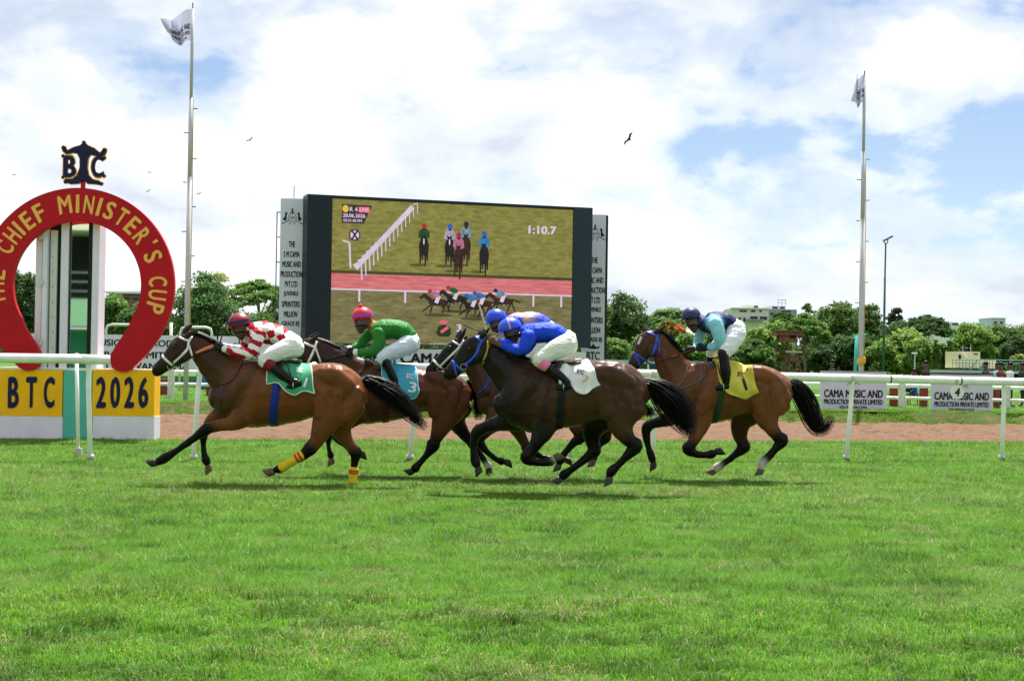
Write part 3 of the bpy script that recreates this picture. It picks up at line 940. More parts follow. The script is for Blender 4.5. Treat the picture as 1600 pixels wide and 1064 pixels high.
# ------------------------------------------------------------------ big screen
def emis(name, col, s=1.0, noise=0.0, nscale=8.0, nstretch=(1, 1, 1), col2=None):
    m = bpy.data.materials.new(name); m.use_nodes = True; t = m.node_tree
    b = t.nodes['Principled BSDF']; b.inputs['Base Color'].default_value = (0.008, 0.008, 0.008, 1); b.inputs['Roughness'].default_value = 0.6; b.inputs['Specular IOR Level'].default_value = 0.1
    b.inputs['Emission Strength'].default_value = s
    b.inputs['Emission Color'].default_value = (*col, 1)
    if noise > 0:
        tc = N(t, 'ShaderNodeTexCoord'); mp = N(t, 'ShaderNodeMapping'); mp.inputs['Scale'].default_value = nstretch
        L(t, tc.outputs['Object'], mp.inputs[0]); n = N(t, 'ShaderNodeTexNoise'); n.inputs['Scale'].default_value = nscale; n.inputs['Detail'].default_value = 8; n.inputs['Roughness'].default_value = 0.7
        L(t, mp.outputs[0], n.inputs['Vector']); r = N(t, 'ShaderNodeMapRange'); r.inputs[1].default_value = 0.3; r.inputs[2].default_value = 0.7
        L(t, n.outputs[0], r.inputs[0]); mx = N(t, 'ShaderNodeMixRGB'); mx.inputs[1].default_value = (*[c * (1 - noise) for c in col], 1); mx.inputs[2].default_value = (*(col2 or [c * (1 + noise) for c in col]), 1)
        L(t, r.outputs[0], mx.inputs[0]); L(t, mx.outputs[0], b.inputs['Emission Color'])
    return m
SD0, SD1 = 70.0, 74.2
sTL, sBL = at(480, 303.5, SD0), at(476, 536, SD0)
sTR, sBR = at(925, 325.5, SD1), at(921.5, 542.5, SD1)
xl, xr = (sTL.x + sBL.x) / 2, (sTR.x + sBR.x) / 2
z_top, z_bot = (sTL.z + sTR.z) / 2, (sBL.z + sBR.z) / 2
SA = Vector((xl, SD0, 0)); SB = Vector((xr, SD1, 0)); sx = (SB - SA).normalized(); sn = Vector((sx.y, -sx.x, 0))   # sn faces the camera
SW = (SB - SA).length
scr = empty('big_screen', (SA + SB) / 2, 'huge outdoor video screen in black housing showing a race replay', 'screen')
MS = frame_on(SA + Vector((0, 0, 0)), sx, (0, 0, 1))        # local x along the screen, y up, z towards the camera
def sbox(name, x0, x1, y0, y1, z0, z1, m, parent): return MB().box((x0, y0, z0), (x1, y1, z1), MS).build(name, m, parent)
hous = M_('housing', (0.012, 0.017, 0.026), 0.45, noise=0.15, nscale=1.5)
def s_x(u, v):
    """local (x, y) of the screen plane at picture point"""
    d = pix_dir(u, v); k = (SA - CAM).dot(sn) / d.dot(sn); p = CAM + d * k
    return (p - SA).dot(sx), p.z
ix0, iy1 = s_x(519, 310); ix1, _ = s_x(894, 440); _, iy0 = s_x(700, 540.5); _, iy1b = s_x(700, 319); iy1 = iy1b
sbox('housing', 0, SW, z_bot, z_top, -1.1, -0.06, hous, scr)
sbox('left_border', 0, ix0, z_bot, z_top, -0.055, 0.12, hous, scr)
sbox('right_border', ix1, SW, z_bot, z_top, -0.055, 0.12, M_('housing_navy', (0.018, 0.032, 0.050), 0.45, noise=0.12, nscale=1.2), scr)
sbox('top_border', ix0 + 0.002, ix1 - 0.002, iy1, z_top - 0.002, -0.055, 0.11, hous, scr)
sbox('bottom_border', ix0 + 0.002, ix1 - 0.002, z_bot + 0.002, iy0, -0.055, 0.11, hous, scr)
IW, IH = ix1 - ix0, iy1 - iy0
# the picture: u 0..1 from left, v 0..1 from the top
E_grass = emis('screen_grass', (0.100, 0.098, 0.022), 1.0, 0.40, 2.2, (1, 1, 3), (0.150, 0.135, 0.036))
E_grass2 = emis('screen_grass_low', (0.070, 0.070, 0.022), 1.0, 0.40, 1.6, (1, 1, 4), (0.125, 0.106, 0.048))
E_pink = emis('screen_track', (0.27, 0.056, 0.062), 1.0, 0.28, 1.8, (0.6, 1, 6), (0.36, 0.11, 0.115))
E_white = emis('screen_white', (0.30, 0.25, 0.31), 1.0, 0.15, 3)
E_dark = emis('screen_dark', (0.008, 0.006, 0.007), 1.0, 0.5, 6)
E_brown = emis('screen_brown', (0.018, 0.008, 0.007), 1.0, 0.6, 6)
def pic(name, poly, m, layer, parent):
    V = [MS @ Vector((ix0 + a * IW, iy1 - b * IH, -0.05 + 0.012 * layer)) for a, b in poly]
    return mesh_np(name, V, [tuple(range(len(V)))], m, parent)
def rect(a0, b0, a1, b1): return [(a0, b1), (a1, b1), (a1, b0), (a0, b0)]
im = pic('picture_upper', rect(0, 0, 1, 0.51), E_grass, 0, scr)
im2 = pic('picture_track', rect(0, 0.51, 1, 0.628), E_pink, 0, scr)
im3 = pic('picture_lower', rect(0, 0.628, 1, 1), E_grass2, 0, scr)
pic('track_edge', rect(0, 0.492, 1, 0.513), emis('screen_edge', (0.025, 0.028, 0.008), 1, 0.5, 2, (1, 1, 6)), 1, im)
pic('rail_line', rect(0, 0.617, 1, 0.628), E_white, 1, im2)
for a in (0.115, 0.30, 0.71, 0.835, 0.955): pic('rail_post', rect(a - 0.004, 0.628, a + 0.004, 0.705), E_white, 1, im3)
AS = IW / IH
def blob(cx_, cy_, rx, ry, n=14, rot=0.0):
    out = []
    for k in range(n):
        t = -2 * math.pi * k / n; x, y = rx * math.cos(t), ry * math.sin(t)
        out.append((cx_ + x * math.cos(rot) - y * math.sin(rot), cy_ + (x * math.sin(rot) + y * math.cos(rot)) * AS))
    return out
def bar(a, b, w):
    (x0, y0), (x1, y1) = a, b; dx, dy = x1 - x0, (y1 - y0) / AS; n = math.hypot(dx, dy); px_, py_ = -dy / n * w, dx / n * w * AS
    P = [(x0 - px_, y0 - py_), (x1 - px_, y1 - py_), (x1 + px_, y1 + py_), (x0 + px_, y0 + py_)]
    area = sum(P[i][0] * P[(i+1) % 4][1] - P[(i+1) % 4][0] * P[i][1] for i in range(4))
    return P if area < 0 else P[::-1]
# diagonal rail with hoops
r0, r1 = (0.098, 0.475), (0.325, 0.03)
pic('diagonal_rail', bar(r0, r1, 0.010), E_white, 2, im)
for k in range(15):
    f = k / 14; x = r0[0] + (r1[0] - r0[0]) * f + 0.012; y = r0[1] + (r1[1] - r0[1]) * f; s = 1 - 0.45 * f
    pic('hoop_post', bar((x + 0.010 * s, y - 0.045 * s), (x + 0.014 * s, y + 0.080 * s), 0.0028 * s), E_white, 2, im)
    pic('hoop', bar((x - 0.022 * s, y - 0.02 * s), (x + 0.010 * s, y - 0.050 * s), 0.003 * s), E_white, 2, im)
# marker post
pic('marker_post', bar((0.072, 0.30), (0.078, 0.475), 0.0035), E_white, 2, im); pic('marker_arm', bar((0.045, 0.285), (0.072, 0.30), 0.003), E_white, 2, im)
pic('marker_rim', blob(0.092, 0.245, 0.0235, 0.0235), emis('screen_rim', (0.05, 0.012, 0.02)), 2, im); pic('marker_disc', blob(0.092, 0.245, 0.018, 0.018), E_white, 3, im)
for s in (1, -1): pic('marker_cross', bar((0.079, 0.245 - 0.036 * s), (0.105, 0.245 + 0.036 * s), 0.0032), E_dark, 4, im)
# badge
pic('badge', [(0.040, 0.165), (0.128, 0.165), (0.160, 0.036), (0.040, 0.036)], emis('screen_badge', (0.020, 0.012, 0.016)), 2, im)
E_y = emis('screen_yellow', (0.34, 0.22, 0.03)); E_r = emis('screen_red', (0.36, 0.05, 0.08))
pic('badge_emblem', blob(0.054, 0.066, 0.013, 0.015, 8), E_y, 3, im); pic('badge_live_box', rect(0.106, 0.048, 0.150, 0.088), E_r, 3, im)
def pic_text(txt, cx_, cy_, w, h, m, layer, parent, bold=0.02):
    p = MS @ Vector((ix0 + cx_ * IW, iy1 - cy_ * IH, -0.05 + 0.012 * layer))
    return text_obj('caption', txt, frame_on(p, sx, (0, 0, 1)), width=w * IW, height=h * IH, material=m, parent=parent, bold=bold)
pic_text('R 4', 0.086, 0.068, 0.032, 0.032, E_white, 4, im); pic_text('LIVE', 0.128, 0.068, 0.036, 0.026, E_white, 4, im)
pic_text('28.06.2026', 0.088, 0.112, 0.090, 0.026, E_white, 4, im, 0.03); pic_text('03:31:40 PM', 0.083, 0.146, 0.074, 0.020, E_white, 4, im, 0.03)
pic_text('1:10.7', 0.868, 0.155, 0.120, 0.060, E_white, 4, im, 0.04)
# runners seen head-on
for (cx_, top, s, cap, jac, hc) in ((0.372, 0.145, 0.9, (0.55,0.03,0.04), (0.03,0.10,0.03), E_dark), (0.478, 0.140, 0.92, (0.03,0.14,0.55), (0.55,0.45,0.6), E_dark), (0.545, 0.118, 0.95, (0.02,0.03,0.05), (0.25,0.42,0.55), E_brown), (0.515, 0.195, 1.0, (0.45,0.03,0.07), (0.62,0.22,0.36), E_brown), (0.622, 0.180, 0.95, (0.03,0.16,0.6), (0.05,0.28,0.65), E_dark)):
    y_ = lambda f: top + f * s
    pic('runner_shadow', blob(cx_ - 0.022, min(y_(0.325), 0.472), 0.034, 0.006), emis('screen_shade', (0.04, 0.042, 0.012)), 1, im)
    for dx, l in ((-0.013, 0.315), (-0.005, 0.285), (0.006, 0.335), (0.013, 0.29)):
        pic('runner_leg', [(cx_ + dx * 1.15 - 0.002, y_(l)), (cx_ + dx * 1.15 + 0.0035, y_(l)), (cx_ + dx + 0.0055, y_(0.20)), (cx_ + dx - 0.0045, y_(0.20))], hc, 2, im)
    pic('runner_horse', [(cx_ - 0.012, y_(0.250)), (cx_ + 0.013, y_(0.248)), (cx_ + 0.020, y_(0.21)), (cx_ + 0.021, y_(0.165)), (cx_ + 0.013, y_(0.115)), (cx_ - 0.012, y_(0.115)), (cx_ - 0.020, y_(0.165)), (cx_ - 0.019, y_(0.215))], hc, 3, im)
    pic('runner_head', [(cx_ - 0.005, y_(0.178)), (cx_ + 0.003, y_(0.178)), (cx_ + 0.007, y_(0.125)), (cx_ + 0.009, y_(0.082)), (cx_ + 0.003, y_(0.098)), (cx_ - 0.006, y_(0.098)), (cx_ - 0.011, y_(0.082)), (cx_ - 0.009, y_(0.125))], hc, 5, im)
    if hc is E_dark and s < 0.93: pic('runner_blaze', blob(cx_ - 0.001, y_(0.14), 0.003, 0.013), E_white, 6, im)
    pic('runner_jacket', [(cx_ - 0.014, y_(0.120)), (cx_ + 0.014, y_(0.120)), (cx_ + 0.024, y_(0.105)), (cx_ + 0.021, y_(0.060)), (cx_ + 0.009, y_(0.040)), (cx_ - 0.009, y_(0.040)), (cx_ - 0.021, y_(0.060)), (cx_ - 0.024, y_(0.105))], emis('screen_j', tuple(0.30 * q for q in jac), 1.0, 0.6, 9), 4, im)
    pic('runner_face', blob(cx_, y_(0.040), 0.007, 0.008), E_brown, 5, im)
    pic('runner_cap', blob(cx_, y_(0.020), 0.0105, 0.0105), emis('screen_c', tuple(0.36 * q for q in cap), 1.0, 0.5, 9), 6, im)
# runners seen from the side
for (x0, y0, s, cap, jac, hc) in ((0.40, 0.650, 1.0, (0.45,0.03,0.10), (0.62,0.25,0.42), E_brown), (0.475, 0.620, 0.95, (0.45,0.04,0.04), (0.03,0.16,0.05), E_dark), (0.585, 0.650, 0.95, (0.04,0.12,0.5), (0.05,0.20,0.60), E_brown), (0.550, 0.670, 1.0, (0.03,0.14,0.6), (0.06,0.24,0.70), E_dark), (0.672, 0.630, 1.0, (0.02,0.03,0.10), (0.20,0.34,0.55), E_brown)):
    pic('mini_shadow', blob(x0 + 0.035 * s, y0 + 0.135, 0.06, 0.006), emis('screen_shade2', (0.03, 0.03, 0.010)), 1, im3)
    pic('mini_horse', blob(x0 + 0.036 * s, y0 + 0.045, 0.042 * s, 0.0145), hc, 2, im3)
    pic('mini_neck', bar((x0 + 0.006, y0 + 0.035), (x0 - 0.024, y0 - 0.005), 0.008), hc, 2, im3); pic('mini_head', bar((x0 - 0.020, y0 - 0.008), (x0 - 0.040, y0 + 0.022), 0.006), hc, 3, im3)
    for (a, b) in (((0.008, 0.06), (-0.028, 0.11)), ((0.012, 0.06), (0.002, 0.125)), ((0.066, 0.055), (0.052, 0.12)), ((0.070, 0.055), (0.084, 0.115))):
        pic('mini_leg', bar((x0 + a[0] * s, y0 + a[1]), (x0 + b[0] * s, y0 + b[1]), 0.0032), hc, 2, im3)
    pic('mini_tail', bar((x0 + 0.072 * s, y0 + 0.03), (x0 + 0.105 * s, y0 + 0.05), 0.003), E_dark, 2, im3)
    pic('mini_jacket', blob(x0 + 0.022, y0 - 0.012, 0.020, 0.011, rot=0.25), emis('screen_mj', tuple(0.30 * q for q in jac), 1.0, 0.5, 7), 4, im3); pic('mini_breeches', bar((x0 + 0.038, y0 + 0.0), (x0 + 0.026, y0 + 0.05), 0.008), E_white, 3, im3)
    pic('mini_cap', blob(x0 + 0.000, y0 - 0.030, 0.0085, 0.0085), emis('screen_mc', tuple(0.34 * q for q in cap), 1.0, 0.5, 7), 5, im3)
pic('pole_in_picture', bar((0.602, 0.69), (0.640, 0.90), 0.004), emis('screen_pole', (0.14, 0.13, 0.09)), 5, im3)
# rider icon and number
gk = emis('screen_icon', (0.006, 0.018, 0.006))
pic('icon_body', [(0.428, 0.915), (0.440, 0.935), (0.480, 0.935), (0.490, 0.915), (0.486, 0.87), (0.462, 0.845), (0.436, 0.865)], gk, 4, im3)
pic('icon_sash', bar((0.447, 0.905), (0.477, 0.868), 0.006), E_r, 5, im3); pic('icon_cap', blob(0.458, 0.835, 0.016, 0.009), E_r, 5, im3)
pic_text('3', 0.522, 0.872, 0.022, 0.052, E_white, 5, im3, 0.05)
pic('foot_line', rect(0.40, 0.985, 0.75, 0.99), emis('screen_line', (0.16, 0.18, 0.18)), 2, im3)
# legs and cross beams under the screen
stl = M_('rig_steel', (0.06, 0.065, 0.075), 0.5, metal=0.3)
for f in (0.06, 0.35, 0.65, 0.94): sbox('support_leg', SW * f - 0.15, SW * f + 0.15, Z_IN, z_bot, -0.9, -0.5, stl, scr)
for y in (z_bot - 0.35,): sbox('cross_beam', 0.1, SW - 0.1, y, y + 0.12, -0.85, -0.75, stl, scr)
# banner under the screen
a0, b1 = s_x(540, 547); a1, b0 = s_x(912, 574)
ban = empty('screen_banner', MS @ Vector(((a0 + a1) / 2, Z_IN, 0.3)), 'long white banner with black capitals hung below the big screen', 'banner')
_, bz1 = s_x(700, 546.5); _, bz0 = s_x(700, 573.5)
sbox('sheet', 0.4, a1, bz0, bz1, 0.25, 0.29, M_('banner_white', (0.60, 0.60, 0.62), 0.55, noise=0.04, nscale=2), ban)
for x in (0.6, (a1) * 0.5, a1 - 0.2): MB().box((x - 0.05, Z_IN, 0.14), (x + 0.05, bz1, 0.24), MS).build('pole', stl, ban)
tb_ = M_('print_black', (0.012, 0.012, 0.014), 0.55)
xa, _ = s_x(556, 560); xb, _ = s_x(688, 560)
for wd_, uc_, wp_ in (('THE', 572, 33), ('S M', 604, 24), ('CAMA', 656, 68), ('MUSIC', 742, 78), ('AND', 816, 52)):
    xc_, _ = s_x(uc_, 560); px_ = 72.0 / FPX
    text_obj('word', wd_, frame_on(MS @ Vector((xc_, (bz0 + bz1) / 2 - 0.02, 0.296)), sx, (0, 0, 1)), width=wp_ * px_, height=(bz1 - bz0) * 0.62, material=tb_, parent=ban, bold=0.05)
# ------------------------------------------------------------------ printed emblem (two horses, crown and ring)
def emblem(parent, M, s, m, letters=True):
    def put(poly, nm='emblem_piece'):
        V = [M @ Vector((x * s, y * s, 0)) for x, y in poly]; return mesh_np(nm, V, [tuple(range(len(V)))], m, parent)
    R1, R2 = 0.40, 0.36; V = []; F = []
    n = 28
    for k in range(n):
        a = 2 * math.pi * k / n
        for r in (R1, R2): V.append(M @ Vector((math.cos(a) * r * s, math.sin(a) * r * s - 0.08 * s, 0)))
    for k in range(n):
        k2 = (k + 1) % n; F.append((2*k, 2*k2, 2*k2+1, 2*k+1))
    mesh_np('emblem_ring', V, F, m, parent)
    if letters: text_obj('emblem_letters', 'SM', M @ Matrix.Translation((0, -0.08 * s, 0)), width=0.5 * s, height=0.3 * s, material=m, parent=parent, bold=0.0)
    put([(-0.2, 0.36), (0.2, 0.36), (0.24, 0.42), (0.1, 0.42), (0.05, 0.55), (0.10, 0.66), (0, 0.80), (-0.10, 0.66), (-0.05, 0.55), (-0.1, 0.42), (-0.24, 0.42)])
    for sg in (1, -1):
        P = [(0.50, -0.25), (0.66, -0.30), (0.84, -0.28), (0.80, -0.08), (0.68, 0.02), (0.66, 0.30), (0.60, 0.44), (0.50, 0.42), (0.40, 0.34), (0.50, 0.24), (0.52, 0.05)]
        put([(x * sg, y) for x, y in (P if sg > 0 else P[::-1])])
        Q = [(0.30, -0.42), (0.55, -0.40), (0.72, -0.58), (0.94, -0.62), (0.92, -0.54), (0.70, -0.48), (0.56, -0.32), (0.36, -0.34)]
        put([(x * sg, y) for x, y in (Q if sg > 0 else Q[::-1])])
        P = [(0.14, -0.62), (0.26, -0.66), (0.30, -0.58), (0.20, -0.54)]
        put([(x * sg, y) for x, y in (P if sg > 0 else P[::-1])])
# ------------------------------------------------------------------ pillars beside the screen
LINES = ['THE', 'S M CAMA', 'MUSIC AND', 'PRODUCTION', 'PVT LTD', 'JUVENILE', 'SPRINTERS', 'MILLION', '(GRADE III)']
def pillar(u0, u1, vt, D, label, txt_u, monogram):
    zt = at((u0 + u1) / 2, vt, D).z; x0 = at(u0, 440, D).x; x1 = at(u1, 440, D).x
    p = empty('banner_pillar', ((x0 + x1) / 2, D, Z_IN), label, 'pillar', 'pillars beside the screen')
    MB().box((x0, D, Z_IN), (x1, D + 0.9, zt)).build('panel', M_('pillar_skytint', (0.60, 0.58, 0.70), 0.5, noise=0.06, nscale=0.8), p)  # panel colour carries the bluish tint of skylit shade
    MB().box((x1 + 0.002, D + 0.08, Z_IN), (x1 + 0.12, D + 0.9, zt - 0.02)).build('side', hous, p)
    px = D / FPX; w = x1 - x0; xc = (x0 + x1) / 2
    k = (x1 - x0) / (37 * px)
    for i, t in enumerate(LINES):
        zc = zt - (71.5 + 15.6 * i) * px
        text_obj('lettering', t, frame_on((xc, D - 0.006, zc), (1, 0, 0), (0, 0, 1)), width={0: 10, 1: 25, 2: 29, 3: 33.5, 4: 19.5, 5: 23, 6: 28.5, 7: 21, 8: 28}[i] * px, height=9.6 * px, material=tb_, parent=p, bold=0.045)
    emblem(p, frame_on((xc, D - 0.006, zt - 29 * px), (1, 0, 0), (0, 0, 1)), 17.5 * px, tb_)
    if monogram:
        c = Vector((xc, D - 0.006, zt - 217 * px))
        text_obj('monogram', 'BTC', frame_on(c + Vector((0, 0, -0.12)), (1, 0, 0), (0, 0, 1)), width=21 * px, height=13 * px, material=tb_, parent=p, bold=0.03)
        Q = [(-9, 8), (-10.5, 12), (-6, 10), (-2, 12), (0, 16), (2, 12), (6, 10), (10.5, 12), (9, 8), (2, 7), (-2, 7)]
        mesh_np('monogram_top', [c + Vector((x * px, 0, y * px)) for x, y in Q], [tuple(range(len(Q)))], tb_, p)
    return p
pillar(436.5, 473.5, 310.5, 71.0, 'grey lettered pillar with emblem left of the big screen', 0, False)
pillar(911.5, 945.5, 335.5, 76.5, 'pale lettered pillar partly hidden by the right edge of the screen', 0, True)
# slim mast left of the pillar
D = 72.5; q = at(430, 500, D)
ms = empty('ladder_mast', (q.x, D, Z_IN), 'slim ladder mast standing left of the grey pillar', 'mast')
zt = at(430, 331, D).z
for dx in (0, 0.20): MB().tube([(q.x + dx, D, Z_IN), (q.x + dx, D, zt)], 0.025, 6).build('stile', stl, ms)
for k in range(7): MB().tube([(q.x - 0.02, D, zt - 0.02 - k * 1.18), (q.x + 0.3, D, zt - 0.02 - k * 1.18)], 0.03, 6).build('rung', stl, ms)
q = at(459.5, 300, 72); MB().tube([(q.x, 72, at(459.5, 311, 72).z), (q.x, 72, at(459.5, 290, 72).z)], 0.025, 6).build('antenna_rod', MAT['steel'], None); setp(bpy.data.objects['antenna_rod'], 'thin rod sticking up behind the left lettered pillar', 'rod')

# ------------------------------------------------------------------ flagpoles
def flagpole(ub, ut, vt, D, v_pegs, flagq, label, flabel, txts):
    b = at(ub, 600, D); b.z = Z_IN; t = at(ut, vt, D); t.x = b.x + (t.x - b.x) * 0.25
    r = empty('flagpole', b, label, 'flagpole', 'flagpoles')
    H = t.z - b.z
    steel = M_('pole_grey', (0.46, 0.47, 0.48), 0.42, noise=0.08, nscale=2)
    for f0, f1, ra in ((0, 0.56, 0.075), (0.56, 0.76, 0.062), (0.76, 0.985, 0.045)):
        MB().tube([b.lerp(t, f0), b.lerp(t, f1)], ra, 12).build('section', steel, r, True)
    MB().tube([b.lerp(t, 0.985), t], 0.015, 6).build('finial', MAT['black'], r)
    MB().tube([b.lerp(t, 0.1) + Vector((0.085, -0.02, 0)), b.lerp(t, 0.55) + Vector((0.085, -0.02, 0)), b.lerp(t, 0.76) + Vector((0.06, -0.01, 0))], 0.011, 5).build('rope', M_('rope_yellow', (0.50, 0.36, 0.10), 0.8), r)
    for i, v in enumerate(v_pegs):
        z = at(ub, v, D).z; f = (z - b.z) / H; p = b.lerp(t, f); sg = -1 if i % 2 else 1
        MB().tube([p, p + Vector((sg * 0.19, 0, 0))], 0.014, 6).build('peg', MAT['black'], r)
    # flag: cloth grid between hoist and fly with folds
    P = [at(u, v, D) for u, v in flagq]     # hoist top, hoist bottom, fly bottom, fly top
    nu, nv = 26, 16; V = []
    def fp(a, c):
        top = P[0].lerp(P[3], a); bot = P[1].lerp(P[2], a); p = top.lerp(bot, c)
        p = p + Vector((0.02 * math.sin(a * 9 + c * 3), -0.16 * math.sin(a * 7.5 + c * 2.2) * a - 0.10 * math.sin(a * 15 - c * 4) * a, -0.10 * math.sin(a * 3.1) * c + 0.05 * math.sin(a * 8)))
        return p
    for j in range(nv):
        for i in range(nu): V.append(fp(i / (nu - 1), j / (nv - 1)))
    F = [(j*nu+i, j*nu+i+1, (j+1)*nu+i+1, (j+1)*nu+i) for j in range(nv-1) for i in range(nu-1)]
    fl = empty('flag', P[1], flabel, 'flag', 'flags')
    mesh_np('cloth', V, F, M_('flag_cloth', (0.50, 0.51, 0.68), 0.6, trans=0.3), fl, True)  # white cloth with lavender shading put into its colour
    for txt, c0, hgt, a0, a1 in txts:
        T, TF = text_mesh(txt, 0.05); lo, hi = T.min(0), T.max(0)
        W = []
        for x, y, lay in T:
            fx = (x - lo[0]) / (hi[0] - lo[0]); fy = (y - lo[1]) / (hi[1] - lo[1])
            q = fp(a1 + (a0 - a1) * fx, c0 + hgt * (0.5 - fy)); W.append(q + Vector((0, -0.03 - 0.002 * lay, 0)))
        me = bpy.data.meshes.new('flag_print'); me.from_pydata([tuple(w) for w in W], [], TF); me.update()
        link_mesh('flag_print', me, tb_, fl)
tx = [('CAMA MUSIC AND', 0.56, 0.19, 0.04, 0.86), ('PRODUCTION PRIVATE LIMITED', 0.76, 0.12, 0.04, 0.80), ('SOLI MERWAN CAMA', 0.91, 0.07, 0.15, 0.6)]
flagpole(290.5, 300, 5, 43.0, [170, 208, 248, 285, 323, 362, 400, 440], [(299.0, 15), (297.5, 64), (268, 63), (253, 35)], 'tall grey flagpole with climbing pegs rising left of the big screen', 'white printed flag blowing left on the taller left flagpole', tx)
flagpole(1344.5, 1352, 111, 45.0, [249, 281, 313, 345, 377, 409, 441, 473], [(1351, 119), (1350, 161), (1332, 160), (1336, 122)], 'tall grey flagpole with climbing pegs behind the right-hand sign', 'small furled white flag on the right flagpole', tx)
c = at(1346, 564, 44.9); MB().ball(c, (0.13, 0.08, 0.12), 10, 7).ball(c + Vector((0.05, -0.02, 0.06)), (0.08, 0.06, 0.07), 8, 6).ball(c + Vector((-0.07, -0.02, -0.05)), (0.07, 0.06, 0.08), 8, 6).build('rope_coil', M_('rope_orange', (0.62, 0.36, 0.04), 0.8, noise=0.3, nscale=40, bump=0.6, bscale=60), None, True)
setp(bpy.data.objects['rope_coil'], 'yellow bundle of rope tied to the right flagpole', 'rope')

# ------------------------------------------------------------------ signs on the bank
sign_w = M_('sign_white_skytint', (0.60, 0.58, 0.70), 0.5, noise=0.04, nscale=2)  # white sheets; lavender of open-sky shade mixed into the base colour
def sign(u0, u1, vt, vb, D, label, lines, emb=True):
    x0, x1 = at(u0, 610, D).x, at(u1, 610, D).x; zt = at((u0 + u1) / 2, vt, D).z; zb = max(Z_IN + 0.02, at((u0 + u1) / 2, vb, D).z)
    s = empty('advert_sign', ((x0 + x1) / 2, D, Z_IN), label, 'sign', 'white advertising signs')
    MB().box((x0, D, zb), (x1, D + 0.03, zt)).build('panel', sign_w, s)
    MB().box((x0 - 0.01, D - 0.004, zt + 0.001), (x1 + 0.01, D + 0.05, zt + 0.03)).build('top_rail', M_('sign_edge', (0.35, 0.35, 0.40), 0.5), s)
    for f in (0.08, 0.92):
        x = x0 + (x1 - x0) * f; MB().box((x - 0.025, D + 0.032, Z_IN - 0.1), (x + 0.025, D + 0.08, zt - 0.02)).build('stake', stl, s)
    px = D / FPX; xc = (x0 + x1) / 2
    for t, v, w, h in lines:
        z = at((u0 + u1) / 2, v, D).z
        text_obj('lettering', t, frame_on((xc, D - 0.005, z), (1, 0, 0), (0, 0, 1)), width=w * px, height=h * px, material=tb_, parent=s, bold=0.045)
    if emb: emblem(s, frame_on((xc, D - 0.005, at((u0 + u1) / 2, emb, D).z), (1, 0, 0), (0, 0, 1)), 11 * px, tb_)
    return s
L3 = lambda v: [('CAMA MUSIC AND', v, 92, 12.5), ('PRODUCTION PRIVATE LIMITED', v + 12.7, 92, 8), ('SOLI MERWAN CAMA', v + 21, 43, 4.2)]
sign(1281.5, 1385.5, 581.5, 641, 43.4, 'white sign with black lettering below the right flagpole', L3(615), 594)
sign(1454.5, 1551, 586.5, 645, 44.3, 'white sign with black lettering behind the number 4 disc', [(a, b, c * 0.93, d) for a, b, c, d in L3(619)], 599)
# banners on the far side, behind the horseshoe
def far_banner(u0, u1, vt, vb, D, label, lines, emb=None):
    x0, x1 = at(u0, 550, D).x, at(u1, 550, D).x; zt = at((u0 + u1) / 2, vt, D).z; zb = at((u0 + u1) / 2, vb, D).z
    s = empty('banner_frame', ((x0 + x1) / 2, D, Z_IN), label, 'banner', 'banners behind the finish')
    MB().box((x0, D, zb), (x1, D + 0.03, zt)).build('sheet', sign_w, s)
    for f in (0.02, 0.5, 0.98):
        x = x0 + (x1 - x0) * f; MB().box((x - 0.03, D + 0.032, Z_IN), (x + 0.03, D + 0.09, zt - 0.02)).build('pole', MAT['white_paint'], s)
    px = D / FPX
    for t, uc, v, w, h in lines:
        p = at(uc, v, D)
        text_obj('lettering', t, frame_on((p.x, D - 0.006, p.z), (1, 0, 0), (0, 0, 1)), width=w * px, height=h * px, material=tb_, parent=s, bold=0.03)
    if emb: emblem(s, frame_on(at(emb[0], emb[1], D - 0.006), (1, 0, 0), (0, 0, 1)), 13 * px, tb_)
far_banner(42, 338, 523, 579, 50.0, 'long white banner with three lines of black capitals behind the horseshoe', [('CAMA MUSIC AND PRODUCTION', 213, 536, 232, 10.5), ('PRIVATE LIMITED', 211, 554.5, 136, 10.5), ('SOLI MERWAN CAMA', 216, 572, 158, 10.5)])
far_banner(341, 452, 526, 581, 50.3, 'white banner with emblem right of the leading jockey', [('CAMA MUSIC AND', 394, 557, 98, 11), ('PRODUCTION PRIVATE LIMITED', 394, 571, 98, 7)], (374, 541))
# bent white pipe frames above the banner
for u0, u1, v in ((166, 222, 507), (282, 331, 511)):
    D = 56.0; a = at(u0, v, D); b = at(u1, v, D); z0 = Z_IN; r = 0.06
    pts_ = [(a.x, D, z0), (a.x, D, a.z - 0.2), (a.x + 0.05, D, a.z - 0.05), (a.x + 0.22, D, a.z), (b.x - 0.22, D, a.z), (b.x - 0.05, D, a.z - 0.05), (b.x, D, a.z - 0.2), (b.x, D, z0)]
    o = MB().tube(pts_, 0.05, 8).build('pipe_hoop', M_('pipe_white', (0.55, 0.56, 0.52), 0.5, noise=0.15, nscale=6), None, True)
    setp(o, 'bent pale pipe hoop seen %s the horseshoe' % ('through' if u0 < 200 else 'right of'), 'pipe frame', 'pipe hoops')
q = at(267.5, 504, 54); o = MB().tube([(q.x, 54, Z_IN), (q.x, 54, q.z)], 0.055, 8).build('fence_post', MAT['pipe_white'], None, True); setp(o, 'single white post standing above the long banner right of the horseshoe', 'post')

